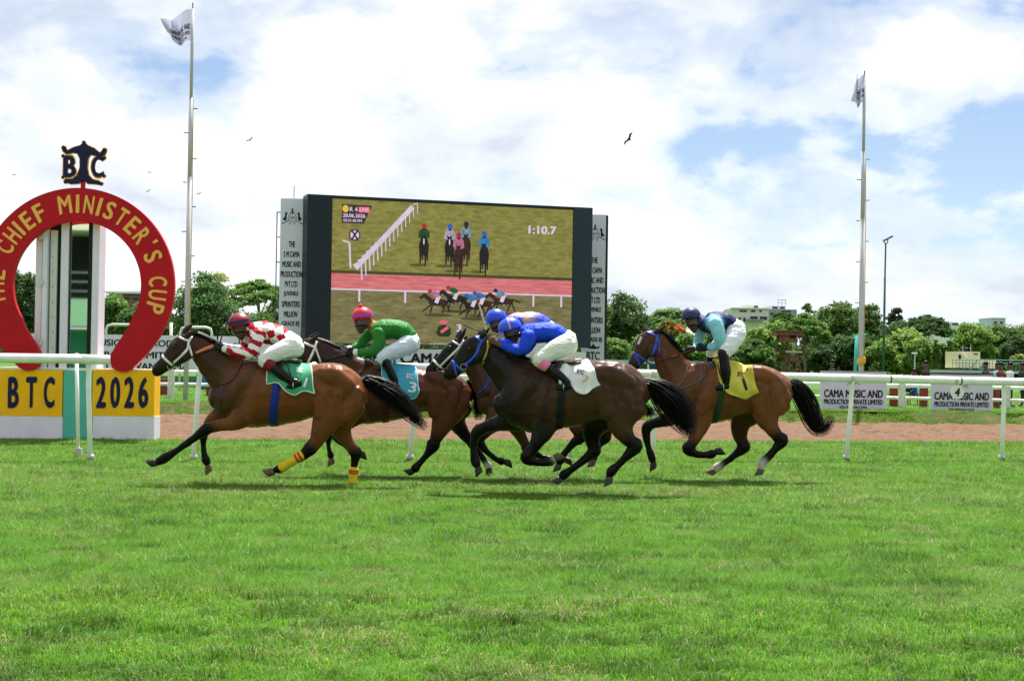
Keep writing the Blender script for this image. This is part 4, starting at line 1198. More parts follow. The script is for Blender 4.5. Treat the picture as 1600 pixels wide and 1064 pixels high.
# ------------------------------------------------------------------ inner rail with heavy posts
ir = empty('inner_rail', (0, 46.5, Z_IN), 'low white inner rail on heavy white posts beyond the bank', 'rail')
def in_line(u): return 45.2 + (u / 1600.0) * 2.2
ipx = [(-300, 572), (0, 576), (250, 580.5), (320, 581.5), (700, 588), (1000, 594.5), (1260, 599.5), (1420, 602.5), (1600, 606.5), (1950, 613)]
ip = [at(u, v, in_line(u)) for u, v in ipx]
for i in range(len(ip) - 1): MB().tube([ip[i], ip[i+1]], 0.055, 10).build('rail', MAT['white_plastic'], ir, True)
lp = [at(u, v + 19.5, in_line(u) + 0.05) for u, v in ipx]
for i in range(len(lp) - 1): MB().tube([lp[i], lp[i+1]], 0.05, 8).build('lower_rail', MAT['white_paint'], ir, True)
old_white = M_('old_white', (0.60, 0.59, 0.54), 0.7, noise=0.35, nscale=14, bump=0.3)
for u in (-130, 60, 267.5, 520, 760, 985, 1195, 1410, 1574, 1760):
    v = np.interp(u, [a for a, b in ipx], [b for a, b in ipx]); D = in_line(u) - 0.13; p = at(u, v - 2, D)
    bevel(MB().box((p.x - 0.10, D - 0.02, Z_IN - 0.1), (p.x + 0.10, D + 0.07, p.z + 0.02)).build('post', old_white, ir), 0.012)
rp_ = M_('red_post', (0.19, 0.035, 0.028), 0.65, noise=0.25, nscale=8)
for i, (u0, u1, vt, vb) in enumerate(((250, 262.5, 592, 613), (321.5, 333, 595, 622), (1392, 1403.5, 606, 632), (1439, 1450, 606, 632), (1247, 1258, 597, 622), (1555, 1563, 608, 634))):
    D = 48.2; x0, x1 = at(u0, 610, D).x, at(u1, 610, D).x; z1 = at((u0 + u1) / 2, vt, D).z
    o = MB().box((x0, D, Z_IN), (x1, D + 0.22, z1)).build('bollard', rp_, None); bevel(o, 0.02)
    setp(o, ['dark red block post under the muzzle of the leading bay', 'dark red block post beside the neck of the leading bay', 'dark red block post left of the seated spectator', 'dark red block post right of the seated spectator', 'dark red block post left of the flagpole sign', 'dark red block post at the right end of the number 4 sign'][i], 'post', 'dark red block posts')
# green corrugated fence far left
D = 62.0; gf = empty('corrugated_fence', (at(285, 600, D).x, D, Z_IN), 'green corrugated sheet fence behind the inner rail on the left', 'fence')
gm_ = M_('fence_green', (0.13, 0.27, 0.14), 0.5, noise=0.12, nscale=3)
for k in range(38):
    u = -60 + k * 11.5; x0 = at(u, 590, D).x; x1 = at(u + 11.5, 590, D).x; w = x1 - x0
    zt = at(u, 583 + u * 0.0157, D).z; n = 4; V = []; F = []
    for i in range(n * 4 + 1):
        x = x0 + w * i / (n * 4); y = D + 0.03 * math.sin(i * math.pi / 2)
        V += [(x, y, Z_IN), (x, y, zt)]
    F = [(2*i, 2*i+2, 2*i+3, 2*i+1) for i in range(n * 4)]
    mesh_np('sheet', V, F, gm_, gf)
D = 58.0; p = at(318.5, 600, D); o = MB().tube([(p.x, D, Z_IN), (p.x, D, Z_IN + 0.1), (p.x, D, Z_IN + 0.82), (p.x, D, Z_IN + 0.85)], [0.27, 0.29, 0.29, 0.26], 14).build('drum', M_('drum_blue', (0.02, 0.13, 0.42), 0.5), None, True); setp(o, 'blue drum standing behind the rail left of the leading jockey', 'drum')
# pale blue van-like shed row seen behind the last horse
D = 110.0; x0, x1 = at(948, 570, D).x, at(1108, 570, D).x
sh = empty('pale_blue_shelter', ((x0 + x1) / 2, D, Z_IN), 'long low pale blue roofed shelter behind the last bay horse', 'shelter')
zt = at(1000, 563, D).z; zr = at(1000, 568, D).z
MB().box((x0, D, zr), (x1, D + 3, zt)).build('roof', M_('shed_blue', (0.25, 0.48, 0.60), 0.5), sh)
MB().box((x0 + 0.2, D + 2.6, Z_IN), (x1 - 0.2, D + 2.8, zr - 0.01)).build('wall', M_('shed_wall', (0.20, 0.30, 0.32), 0.6), sh)
for k in range(6): x = x0 + 0.2 + (x1 - x0 - 0.5) * k / 5; MB().box((x, D + 0.1, Z_IN), (x + 0.1, D + 0.2, zr - 0.01)).build('post', MAT['white_paint'], sh)
# ------------------------------------------------------------------ spectators behind the inner rail
def spectator(u, vtop, D, shirt, trousers, label, seated=False, turn=1):
    fig = Figure(u, 600, D); z = fig.zm
    x = at(u, 590, D).x; H = 1.66
    def q(mx, mz, l=0.0): # metres -> zoom px rows
        p_y = (at(u, 600, D).z - (Z_IN + mz)) / z
        return (mx / z, p_y, l / z)
    def lf(rows): return [(q(a, b, l)[0], q(a, b, l)[1], r / z, s / z, q(a, b, l)[2]) for a, b, r, s, l in rows]
    dz = -0.50 if seated else -0.24
    root = empty('person', (x, D, Z_IN), label, 'person', 'spectators behind the inner rail')
    torso = lf([(0, 0.88 + dz, 0.13, 0.16, 0), (0, 1.10 + dz, 0.11, 0.15, 0), (0, 1.34 + dz, 0.12, 0.19, 0), (0, 1.42 + dz, 0.06, 0.08, 0)])
    head = lf([(0, 1.44 + dz, 0.05, 0.05, 0), (0, 1.54 + dz, 0.085, 0.075, 0), (0, 1.61 + dz, 0.075, 0.07, 0)])
    legs = []; arms = []
    for s in (-1, 1):
        if seated: legs.append(lf([(0.0, 0.48, 0.085, 0.08, s*0.1), (-0.40*turn, 0.50, 0.07, 0.07, s*0.12), (-0.44*turn, 0.25, 0.055, 0.05, s*0.12), (-0.44*turn, 0.06, 0.045, 0.045, s*0.12), (-0.56*turn, 0.04, 0.035, 0.04, s*0.12)]))
        else: legs.append(lf([(0, 0.66, 0.09, 0.085, s*0.09), (0.02, 0.37, 0.065, 0.06, s*0.10), (0, 0.09, 0.045, 0.045, s*0.10), (-0.13*turn, 0.04, 0.035, 0.04, s*0.10)]))
        arms.append(lf([(0, 1.36 + dz, 0.055, 0.055, s*0.19), (0.03*turn, 1.10 + dz, 0.045, 0.045, s*0.24), (-0.10*turn, 0.92 + dz, 0.035, 0.035, s*0.22), (-0.17*turn, 0.86 + dz, 0.035, 0.025, s*0.20)]))
    SK = (0.12, 0.058, 0.035)
    fuse('body', fig, [([(r[0], r[1], r[2] * 0.85, r[3] * 0.85, r[4]) for r in st], SK) for st in [torso] + legs + arms] + [(head, SK)], 0.022, 1, MAT['skin'], root)
    fuse('shirt', fig, [(torso, SK)] + [(a[:3], SK) for a in arms], 0.022, 1, M_('shirt_%d' % int(sum(shirt) * 1e4), shirt, 0.7), root)
    fuse('trousers', fig, [(l[:-1] if not seated else l[:-2], SK) for l in legs], 0.022, 1, M_('trousers_%d' % int(sum(trousers) * 1e4), trousers, 0.7), root)
    c = head[-1]; p = fig.p(c[0] + 0.012 / z, c[1] - 0.025 / z, 0); MB().ball(p, (0.088, 0.082, 0.075), 10, 7).build('hair', MAT['hair_black'], root, True)
    if seated:
        st = empty('stool', (x, D, Z_IN), 'low stool under the seated spectator in blue', 'stool')
        MB().box((x - 0.2, D - 0.18, Z_IN + 0.34), (x + 0.2, D + 0.18, Z_IN + 0.38)).build('seat', rp_, st)
        for a in (-0.17, 0.15):
            for b in (-0.15, 0.13): MB().box((x + a, D + b, Z_IN), (x + a + 0.03, D + b + 0.03, Z_IN + 0.339)).build('leg', rp_, st)
DK = (0.02, 0.02, 0.025)
spectator(1428, 590, 50.5, (0.03, 0.14, 0.55), DK, 'seated spectator in blue shirt between the two right-hand signs', True)
spectator(1446, 567, 49.5, (0.05, 0.02, 0.02), DK, 'standing spectator in dark clothes right of the seated one in blue')
spectator(1300, 575, 52.0, (0.03, 0.03, 0.04), DK, 'dark haired spectator standing behind the flagpole sign')
spectator(1540, 563, 48.5, (0.03, 0.03, 0.035), DK, 'spectator in dark shirt standing behind the number 4 sign')
spectator(1563, 569, 50.5, (0.20, 0.03, 0.03), DK, 'spectator in dark red shirt near the right end of the number 4 sign')
spectator(1578, 570, 50.0, (0.62, 0.62, 0.62), DK, 'spectator in white shirt near the right edge', turn=-1)
spectator(1597, 568, 51.0, (0.04, 0.03, 0.03), DK, 'spectator in dark clothes at the right edge of the picture')
spectator(1558, 570, 54.0, (0.35, 0.52, 0.66), DK, 'spectator in pale blue shirt half hidden behind the one in dark red')

# ------------------------------------------------------------------ lamp post, small poles
D = 150.0; b = at(1380, 590, D); b.z = Z_IN; t = at(1381.5, 380, D)
lpst = empty('lamp_post', b, 'tall slim green lamp post with flat floodlight head', 'lamp post')
gp = M_('pole_green', (0.03, 0.10, 0.085), 0.5)
MB().tube([b, (b.x + 0.05, D, t.z * 0.75)], [0.13, 0.11], 8).build('lower_pole', gp, lpst, True); MB().tube([(b.x + 0.05, D, t.z * 0.75), (b.x + 0.09, D, t.z)], 0.08, 8).build('upper_pole', gp, lpst, True)
Mh = Matrix.Translation((b.x + 0.3, D, t.z + 0.45)) @ Matrix.Rotation(math.radians(-28), 4, 'Y')
MB().box((-0.45, -0.4, -0.08), (0.45, 0.4, 0.08), Mh).build('lamp_head', M_('lamp_grey', (0.10, 0.11, 0.11), 0.4), lpst)
MB().tube([(b.x - 0.1, D, t.z + 0.25), (b.x - 0.05, D, t.z), (b.x + 0.25, D, t.z), (b.x + 0.3, D, t.z + 0.35)], 0.05, 6).build('bracket', MAT['black'], lpst)
D = 50.0; a = at(1334, 582, D); tq = at(1339, 524, D)
tp = empty('teal_bar', (a.x, D, Z_IN), 'teal pipe bar with short cross arm leaning by the right flagpole', 'pipe')
MB().tube([(a.x, D, Z_IN), (tq.x, D, tq.z)], 0.055, 8).build('upright', M_('pipe_teal', (0.06, 0.36, 0.33), 0.5), tp, True); MB().tube([(tq.x, D, tq.z), (tq.x + 0.3, D, tq.z + 0.02)], 0.04, 8).build('arm', MAT['pipe_teal'], tp, True)
D = 130.0; a = at(1429, 590, D); tq = at(1429, 553, D)
pp = empty('small_lamp', (a.x, D, Z_IN), 'small grey lamp on thin pole in front of the bright green tree', 'lamp post')
MB().tube([(a.x, D, Z_IN), (a.x, D, tq.z)], 0.06, 6).build('pole', MAT['pole_grey'], pp); MB().box((a.x - 0.25, D - 0.1, tq.z), (a.x + 0.2, D + 0.1, tq.z + 0.14)).build('lamp_head', MAT['white_paint'], pp)

# ------------------------------------------------------------------ brown watch tower
D = 190.0; px = D / FPX; tw0 = at(1229, 588, D)
tw = empty('watch_tower', (tw0.x, D, Z_IN), 'brown red wooden watch tower with two platforms in front of the trees', 'tower')
tm = M_('tower_brown', (0.17, 0.062, 0.055), 0.7, noise=0.2, nscale=1.2); td = M_('tower_dark', (0.05, 0.022, 0.02), 0.8)
def tb(nm, u0, u1, v0, v1, y0, y1, m): 
    x0, x1 = at(u0, 550, D).x, at(u1, 550, D).x; z1, z0 = at(1229, v0, D).z, at(1229, v1, D).z
    return MB().box((x0, D + y0, max(z0, Z_IN)), (x1, D + y1, z1)).build(nm, m, tw)
tb('roof', 1207.5, 1251, 516.5, 518.5, -1.7, 1.7, tm); tb('roof_fascia', 1208.5, 1250, 518.6, 524, -1.5, 1.5, tm)
tb('cabin', 1216, 1243, 524.1, 534, -1.0, 1.3, td); tb('cabin_front', 1230.5, 1243.5, 529, 535, -1.25, -1.05, tm); tb('side_panel', 1215.5, 1230, 524.2, 535, -1.2, -1.0, tm)
for k, v in enumerate((547, 551, 555)): tb('slat', 1215, 1229, v, v + 1.4, -1.1, -1.0, tm)
tb('platform', 1224.5, 1248.5, 548.5, 551, -1.9, -1.3, M_('platform_pale', (0.48, 0.36, 0.32), 0.6)); tb('lower_box', 1231.5, 1243, 557, 564.5, -1.5, -1.1, tm); tb('lower_sill', 1230, 1244, 578, 580.5, -1.5, -1.2, tm)
for u, uu in ((1216.5, 1212.5), (1229.8, 1230), (1241.5, 1242), (1228.5, 1221.5), (1242.5, 1250)):
    yy = 0.9 if u == 1216.5 else -1.15
    a = at(uu, 588, D); c = at(u, 524 if u != 1228.5 and u != 1242.5 else 552, D)
    MB().tube([(a.x, D + yy, Z_IN), (c.x, D + yy, c.z)], 0.085, 6).build('leg', tm, tw)
for v in (566, 580): tb('brace', 1213, 1230, v, v + 1.3, -1.12, -1.0, tm)

# ------------------------------------------------------------------ cream pavilion with green railing
D = 150.0
pv = empty('cream_pavilion', (at(1545, 580, D).x, D, Z_IN), 'low cream pavilion with roof deck and green railing at the right', 'building')
cream = M_('cream_wall', (0.66, 0.58, 0.36), 0.7, noise=0.06, nscale=0.6)
def pb(nm, u0, u1, v0, v1, y0, y1, m, par=None):
    x0, x1 = at(u0, 570, D).x, at(u1, 570, D).x; um = (u0 + u1) / 2; z1, z0 = at(um, v0, D).z, at(um, v1, D).z
    return MB().box((x0, D + y0, max(z0, Z_IN)), (x1, D + y1, z1)).build(nm, m, par or pv)
pb('upper_room', 1504, 1541, 549, 575, 2, 6, cream); pb('rear_wall', 1541.2, 1572, 562, 576, 3, 6, cream); pb('deck', 1488, 1680, 579.5, 584, 0, 8, M_('deck_grey', (0.42, 0.43, 0.42), 0.7))
dr = pb('door', 1507, 1510.5, 554, 561, 1.9, 2.0, MAT['black']); pb('window', 1531, 1537, 552.5, 554, 1.9, 2.0, MAT['black']); pb('awning', 1514, 1520, 555, 558, 1.5, 2.0, MAT['white_paint'])
pb('under_wall', 1489, 1680, 584.1, 600, 5, 5.4, td); pb('shutter', 1545, 1553, 573.5, 579.4, 2.5, 2.9, M_('shutter_green', (0.03, 0.24, 0.16), 0.6))
tk = M_('tank_black', (0.012, 0.012, 0.014), 0.4)
for u in (1522, 1529, 1535):
    a = at(u, 549, D); MB().tube([(a.x, D + 4, a.z), (a.x, D + 4, a.z + 0.34), (a.x, D + 4, a.z + 0.42)], [0.2, 0.2, 0.12], 10).build('water_tank', tk, pv, True)
for u, v in ((1518.5, 538), (1531, 536)): a = at(u, 549, D); c = at(u, v, D); MB().tube([(a.x, D + 3, a.z), (a.x, D + 3, c.z)], 0.03, 5).build('aerial', MAT['steel'], pv)
gr = M_('railing_green', (0.03, 0.20, 0.16), 0.5)
for v in (561.5, 566.5): 
    a, c = at(1488, v, D), at(1680, v + 2.5, D); MB().tube([(a.x, D, a.z), (c.x, D, a.z)], 0.04, 6).build('railing_bar', gr, pv)
for k in range(32):
    u = 1488.5 + k * 5.2; a = at(u, 579.5, D); c = at(1488, 561.5, D); MB().box((a.x - 0.02, D - 0.02, at(1488, 579, D).z), (a.x + 0.02, D + 0.02, c.z)).build('baluster', gr, pv)
for u0, u1 in ((1521, 1533), (1535, 1547)):
    a, c = at(u0, 579, D), at(u1, 562, D); MB().tube([(a.x, D + 1.2, a.z), (c.x, D + 1.2, c.z)], 0.06, 6).build('stair_rail', gr, pv)

# ------------------------------------------------------------------ distant buildings
def far_building(label, D, blocks, windows, extras=()):
    u = (blocks[0][0] + blocks[0][1]) / 2
    r = empty('distant_building', (at(u, 560, D).x, D, Z_IN), label, 'building', 'distant buildings behind the trees')
    def bb(nm, u0, u1, v0, v1, y0, y1, m, par):
        x0, x1 = at(u0, 500, D).x, at(u1, 500, D).x; z1 = at(u, v0, D).z; z0 = Z_IN if v1 is None else at(u, v1, D).z
        return MB().box((x0, D + y0, z0), (x1, D + y1, z1)).build(nm, m, par)
    for u0, u1, v0, v1, y0, y1, m in blocks: bb('wall', u0, u1, v0, v1, y0, y1, m, r)
    for u0, u1, v0, v1, y0 in windows:
        w = bb('window', u0, u1, v0, v1, y0 - 0.05, y0 + 0.3, M_('window_frame', (0.45, 0.45, 0.42), 0.6), r)
        bb('pane', u0 + 0.4, u1 - 0.4, v0 + 0.4, v1 - 0.4, y0 - 0.12, y0 - 0.06, M_('dark_glass', (0.03, 0.035, 0.04), 0.2), w)
    for nm, u0, u1, v0, v1, y0, y1, m in extras: bb(nm, u0, u1, v0, v1, y0, y1, m, r)
cw = M_('building_cream', (0.60, 0.57, 0.50), 0.7, noise=0.05, nscale=0.3); gw = M_('building_grey', (0.22, 0.27, 0.31), 0.6); ww = M_('building_white', (0.70, 0.71, 0.72), 0.6)
far_building('cream multi storey building with roof room behind the trees', 430, [(1142, 1201, 482, None, 0, 15, cw), (1166, 1187, 476, 481.9, 3, 10, cw), (1187.2, 1201, 477.5, 481.9, 3, 9, ww)],
    [(1155, 1167, 484.5, 488, 0), (1173, 1180, 484, 488, 0), (1186, 1190, 484, 488, 0), (1154, 1158, 496, 503, 0), (1161, 1165, 496, 503, 0), (1172, 1184, 494, 500, 0), (1187, 1199, 494, 500, 0), (1180, 1187, 477, 481, 3)], [('ledge', 1141, 1202, 481, 482.5, -0.8, 0, ww), ('balcony_roof', 1164, 1192, 499, 501, -3, 0, gw)])
far_building('blue grey building with roof frame behind the watch tower', 440, [(1201, 1247, 483, None, 2, 15, gw), (1209, 1231, 477, 482.9, 4, 12, ww)], [(1210, 1219, 478.5, 482, 4), (1222, 1230, 478.5, 482, 4), (1222, 1238, 484.5, 490, 2), (1205, 1212, 488, 493, 2)],
    [('roof_post', 1220, 1220.6, 467, 477, 5, 5.5, MAT['steel']), ('roof_post', 1226, 1226.6, 467, 477, 5, 5.5, MAT['steel']), ('roof_post', 1232, 1232.6, 467, 477, 5, 5.5, MAT['steel']), ('roof_bar', 1219.5, 1233, 467, 468, 5, 5.5, MAT['steel']), ('roof_bar', 1219.5, 1233, 472, 472.6, 5, 5.5, MAT['steel'])])
far_building('white building with black roof tank at the right', 420, [(1476, 1501, 508, None, 0, 12, ww), (1469, 1488, 499, None, 12.2, 20, ww)], [(1487, 1498, 505, 508, -0.2)], [('roof_tank', 1468.5, 1475, 489.5, 498.9, 13, 16, tk), ('water_tower', 1477, 1482, 492, 498.9, 13, 16, M_('tank_buff', (0.55, 0.42, 0.25), 0.7)), ('roof_edge', 1475, 1502, 503, 508, 3, 11, gw)])
far_building('pale blue flat building at the far right', 450, [(1549, 1571, 497.5, None, 0, 12, M_('building_blue', (0.42, 0.50, 0.58), 0.6))], [(1553, 1558, 502, 506, 0), (1562, 1567, 502, 506, 0)], [('roof_edge', 1548, 1572, 496.5, 497.5, -0.5, 12, ww)])
far_building('white roofed red brick building behind the trees at the left', 400, [(184, 224, 459, None, 0, 14, M_('building_brick', (0.22, 0.10, 0.085), 0.7)), (195, 216, 448, 455.9, 3, 10, ww)], [(192, 203, 464, 470, 0), (206, 217, 464, 470, 0)], [('roof_edge', 166, 225, 456, 459, -2, 14, ww)])
far_building('small grey apartment block left of the navy cap', 480, [(1050, 1062, 481, None, 0, 8, M_('building_pale', (0.5, 0.54, 0.58), 0.7))], [(1052, 1055, 483, 486, 0), (1057, 1060, 483, 486, 0)])

# ------------------------------------------------------------------ trees
leaf_m = mat('leaves', (0.05, 0.11, 0.02), 0.6, 0.18, attr='col', trans=0.5)
bark_m = M_('bark', (0.16, 0.11, 0.075), 0.85, noise=0.3, nscale=2, bump=0.4, bscale=6)
def make_tree(name, u, vtop, wpx, D, kind, col, seed, label, nleaf=5200, leaf=0.30, vbot=None, lean=0.0, flower=None, bare=0.0):
    g = np.random.default_rng(seed)
    b = at(u, 585, D); b.z = Z_IN; px = D / FPX
    H = at(u, vtop, D).z - Z_IN; W = wpx * px / 2
    root = empty(name, b, label, 'tree', 'trees around the course')
    cz0 = {'round': 0.22, 'umbrella': 0.52, 'column': 0.03, 'low': 0.0, 'dense': 0.08}[kind]
    if bare: cz0 = bare
    base = np.array([b.x, b.y, Z_IN])
    # clump centres
    nc = {'round': 70, 'umbrella': 80, 'column': 34, 'low': 80, 'dense': 110}[kind]
    C = []; R = []
    while len(C) < nc:
        p = g.uniform(-1, 1, 3)
        if kind == 'umbrella':
            r = math.hypot(p[0], p[1])
            if r > 1: continue
            z = 1 - 0.55 * r ** 2 - 0.16 * abs(p[2])
            q = np.array([p[0], p[1], z])
            C.append([q[0] * W * 0.92, q[1] * W * 0.92, (cz0 + (1 - cz0) * max(0, q[2])) * H * 0.96]); R.append(g.uniform(0.10, 0.17) * W * np.array([1.3, 1.3, 0.6]))
        else:
            n = np.linalg.norm(p)
            if n > 1 or n < 0.3: continue
            if kind in ('low', 'dense') and p[2] < -0.9: continue
            hz = (1 - cz0) * H / 2
            sh = 1.0 if kind != 'round' else (1.0 - 0.12 * p[2])
            C.append([p[0] * W * 0.84 * sh, p[1] * W * 0.84 * sh, cz0 * H + hz + p[2] * hz * 0.88]); R.append(g.uniform(0.20, 0.34) * min(W, hz) * np.array([1.15, 1.15, 0.9]))
    C = np.array(C); R = np.array(R)
    if kind == 'column': R = R * np.array([1.7, 1.7, 2.0])
    idx = g.integers(0, nc, nleaf)
    d = g.normal(0, 1, (nleaf, 3)); d /= np.linalg.norm(d, axis=1)[:, None]; d[:, 2] = np.where(d[:, 2] < -0.3, -d[:, 2] * 0.6, d[:, 2])
    rad = g.uniform(0.15, 1.5, nleaf)[:, None] ** 0.6
    P = C[idx] + d * R[idx] * rad
    P[:, 2] = np.clip(P[:, 2], 0.05, H * 1.02)
    P[:, 0] += lean * P[:, 2]
    # leaf sprays: quads facing roughly outward and up
    nrm = d * 0.8 + g.normal(0, 0.75, (nleaf, 3)) + np.array([0, 0, 0.4]); nrm /= np.linalg.norm(nrm, axis=1)[:, None]
    t1 = np.cross(nrm, g.normal(0, 1, (nleaf, 3))); t1 /= np.linalg.norm(t1, axis=1)[:, None] + 1e-9; t2 = np.cross(nrm, t1)
    s = (leaf * g.uniform(0.55, 1.35, nleaf))[:, None]
    O = base + P
    V = np.stack([O - t1 * s, O - t2 * s * 0.6, O + t1 * s, O + t2 * s * 0.6], 1).reshape(-1, 3)
    F = np.arange(nleaf * 4).reshape(-1, 4)
    cc = np.array(col)[None] * g.uniform(0.75, 1.25, nc)[idx][:, None] * g.uniform(0.7, 1.3, (nleaf, 1))
    cc[:, 0] *= g.uniform(0.85, 1.25, nleaf)
    if flower is not None:
        fmask = (g.random(nc) < 0.5)[idx] & (g.random(nleaf) < 0.5) & (P[:, 2] > 0.5 * H); cc[fmask] = np.array(flower) * g.uniform(0.7, 1.2, (fmask.sum(), 1))
    mesh_np('crown', V, F, leaf_m, root, False, np.repeat(cc, 4, 0))
    # trunk and limbs
    tr = max(0.14, H * 0.022); mb = MB(); top = Vector((b.x + lean * H * 0.6, b.y, Z_IN + H * (cz0 + 0.30 if kind != 'column' else 0.8)))
    k1 = Vector((b.x + g.uniform(-0.3, 0.3) + lean * H * 0.2, b.y, Z_IN + (top.z - Z_IN) * 0.45))
    mb.tube([b - Vector((0, 0, 0.2)), Vector((b.x, b.y, Z_IN + 0.4)), k1, top], [tr * 1.35, tr, tr * 0.8, tr * 0.45], 8)
    trk = mb.build('trunk', bark_m, root, True)
    for k in range(7):
        i = g.integers(0, nc); e = Vector(base + C[i] + np.array([lean * C[i][2], 0, 0])); st_ = Vector(k1).lerp(top, g.uniform(0.0, 0.9)); md = st_.lerp(e, 0.5) + Vector((0, 0, -0.06 * H * g.uniform(0, 1)))
        MB().tube([st_, md, e], [tr * 0.45, tr * 0.32, tr * 0.12], 6).build('limb', bark_m, trk, True)
G1, G2, G3, G4 = (0.045, 0.095, 0.018), (0.066, 0.136, 0.023), (0.082, 0.160, 0.024), (0.030, 0.068, 0.016)
T = [
 (-40, 428, 120, 290, 'dense', G4, 'dark tree at the left edge beside the horseshoe'), (30, 418, 70, 270, 'dense', G4, 'dark leafy tree seen through the left half of the horseshoe'), (75, 450, 90, 300, 'dense', G1, 'green tree behind the mirror column'),
 (172, 455, 64, 280, 'dense', G2, 'light green tree seen through the right half of the horseshoe'), (215, 472, 70, 270, 'dense', G1, 'mid green tree behind the right foot of the horseshoe'), (250, 485, 70, 275, 'low', G1, 'low green tree behind the foot of the horseshoe'), (318, 428, 104, 260, 'dense', (0.045, 0.10, 0.026), 'large rounded green tree right of the left flagpole'), (330, 415, 60, 340, 'round', (0.16, 0.19, 0.06), 'pale thin topped tree behind the rounded green one'),
 (402, 434, 110, 280, 'umbrella', G2, 'flat topped spreading tree left of the grey pillar'), (372, 490, 60, 300, 'dense', G2, 'low bushy tree above the leading jockey'), (430, 470, 60, 320, 'dense', G1, 'green tree behind the ladder mast'),
 (398, 488, 90, 262, 'dense', G1, 'bushy tree under the flat topped one left of the grey pillar'), (445, 500, 50, 255, 'dense', G1, 'low tree just left of the grey pillar foot'), (300, 490, 90, 300, 'dense', G4, 'dark low tree behind the left flagpole'),
 (930, 462, 50, 235, 'round', G2, 'light leafed tree just right of the right pillar'), (975, 456, 88, 240, 'dense', (0.042, 0.085, 0.022), 'big dark tree between the right pillar and the last horse'), (960, 530, 60, 215, 'low', G2, 'low bright bush beneath the big dark tree'), (1048, 479, 92, 290, 'umbrella', (0.085, 0.155, 0.04), 'pale flat topped tree left of the navy cap'), (1010, 520, 70, 230, 'low', G2, 'low green tree behind the head of the last horse'),
 (1046, 496, 62, 228, 'low', G2, 'tree with orange red blossom behind the last rider'), (1075, 520, 60, 225, 'low', G2, 'green tree below the blossoming one'), (1110, 510, 70, 260, 'dense', G1, 'green tree behind the back of the last rider'), (1150, 515, 60, 260, 'dense', G1, 'green tree behind the hips of the last rider'),
 (1186, 510, 56, 225, 'dense', G3, 'bright green tree left of the watch tower'), (1175, 532, 80, 205, 'low', G1, 'round green tree low beside the watch tower'), (1222, 486, 66, 300, 'umbrella', G1, 'dark umbrella shaped tree behind the watch tower'), (1206, 500, 60, 290, 'dense', G2, 'green tree just behind the tower roof'), (1258, 488, 74, 215, 'umbrella', G2, 'umbrella tree with bare pale trunk right of the watch tower'),
 (1262, 468, 36, 330, 'dense', (0.06, 0.10, 0.03), 'grey green tree top above the umbrella tree'), (1310, 469, 84, 250, 'dense', (0.050, 0.100, 0.020), 'huge dense tree left of the right flagpole'), (1356, 474, 62, 255, 'dense', (0.050, 0.095, 0.022), 'huge dense tree right of the right flagpole'), (1335, 520, 90, 235, 'low', G4, 'dark lower foliage around the right flagpole'), (1285, 540, 60, 235, 'low', G4, 'dark bush at the foot of the umbrella tree'),
 (1398, 477, 30, 330, 'round', (0.028, 0.05, 0.022), 'small dark round topped tree right of the lamp post'), (1402, 512, 100, 225, 'low', (0.080, 0.148, 0.023), 'bright sloping green tree right of the lamp post'), (1435, 530, 60, 215, 'low', (0.074, 0.138, 0.023), 'lower right slope of the bright green tree'), (1447, 492, 88, 290, 'umbrella', G4, 'dark wide rain tree with flat top at the right'), (1412, 500, 70, 295, 'dense', G4, 'dark rain tree left of the wide one'),
 (1463, 527, 11, 190, 'column', (0.06, 0.115, 0.022), 'first of four columnar trees from the left'), (1473, 526, 10, 191, 'column', (0.06, 0.115, 0.022), 'second of four columnar trees from the left'), (1483, 527, 11, 190, 'column', (0.06, 0.115, 0.022), 'third of four columnar trees from the left'), (1493, 528, 11, 192, 'column', (0.06, 0.115, 0.022), 'last of four columnar trees from the left'),
 (1522, 502, 66, 280, 'dense', G3, 'bright green tree behind the pavilion roof'), (1562, 508, 76, 285, 'dense', G1, 'mid green tree right of the pavilion'), (1600, 508, 80, 290, 'dense', G2, 'green tree at the right edge'), (1588, 524, 50, 240, 'dense', G4, 'dark olive tree above the green railing'), (1510, 530, 70, 300, 'dense', G4, 'dark tree just behind the pavilion'), (1594, 551, 34, 180, 'low', (0.11, 0.15, 0.03), 'olive bush behind the green railing'),
]
for i, (u, vt, w, D_, kind, col, lab) in enumerate(T):
    kw = dict(bare=0.42) if 'bare pale trunk' in lab else {}
    if 'blossom' in lab and 'with' in lab: kw['flower'] = (0.62, 0.12, 0.035)
    make_tree('columnar_tree' if kind == 'column' else 'broadleaf_tree', u, vt, w, D_, kind, tuple(np.array(col) * np.array([1.95, 1.8, 2.2])), 500 + i, lab, nleaf=(1500 if kind == 'column' else int(5200 + w * 95)), leaf=(0.22 if kind == 'column' else 0.20 + 0.08 * (D_ / 300)), **kw)
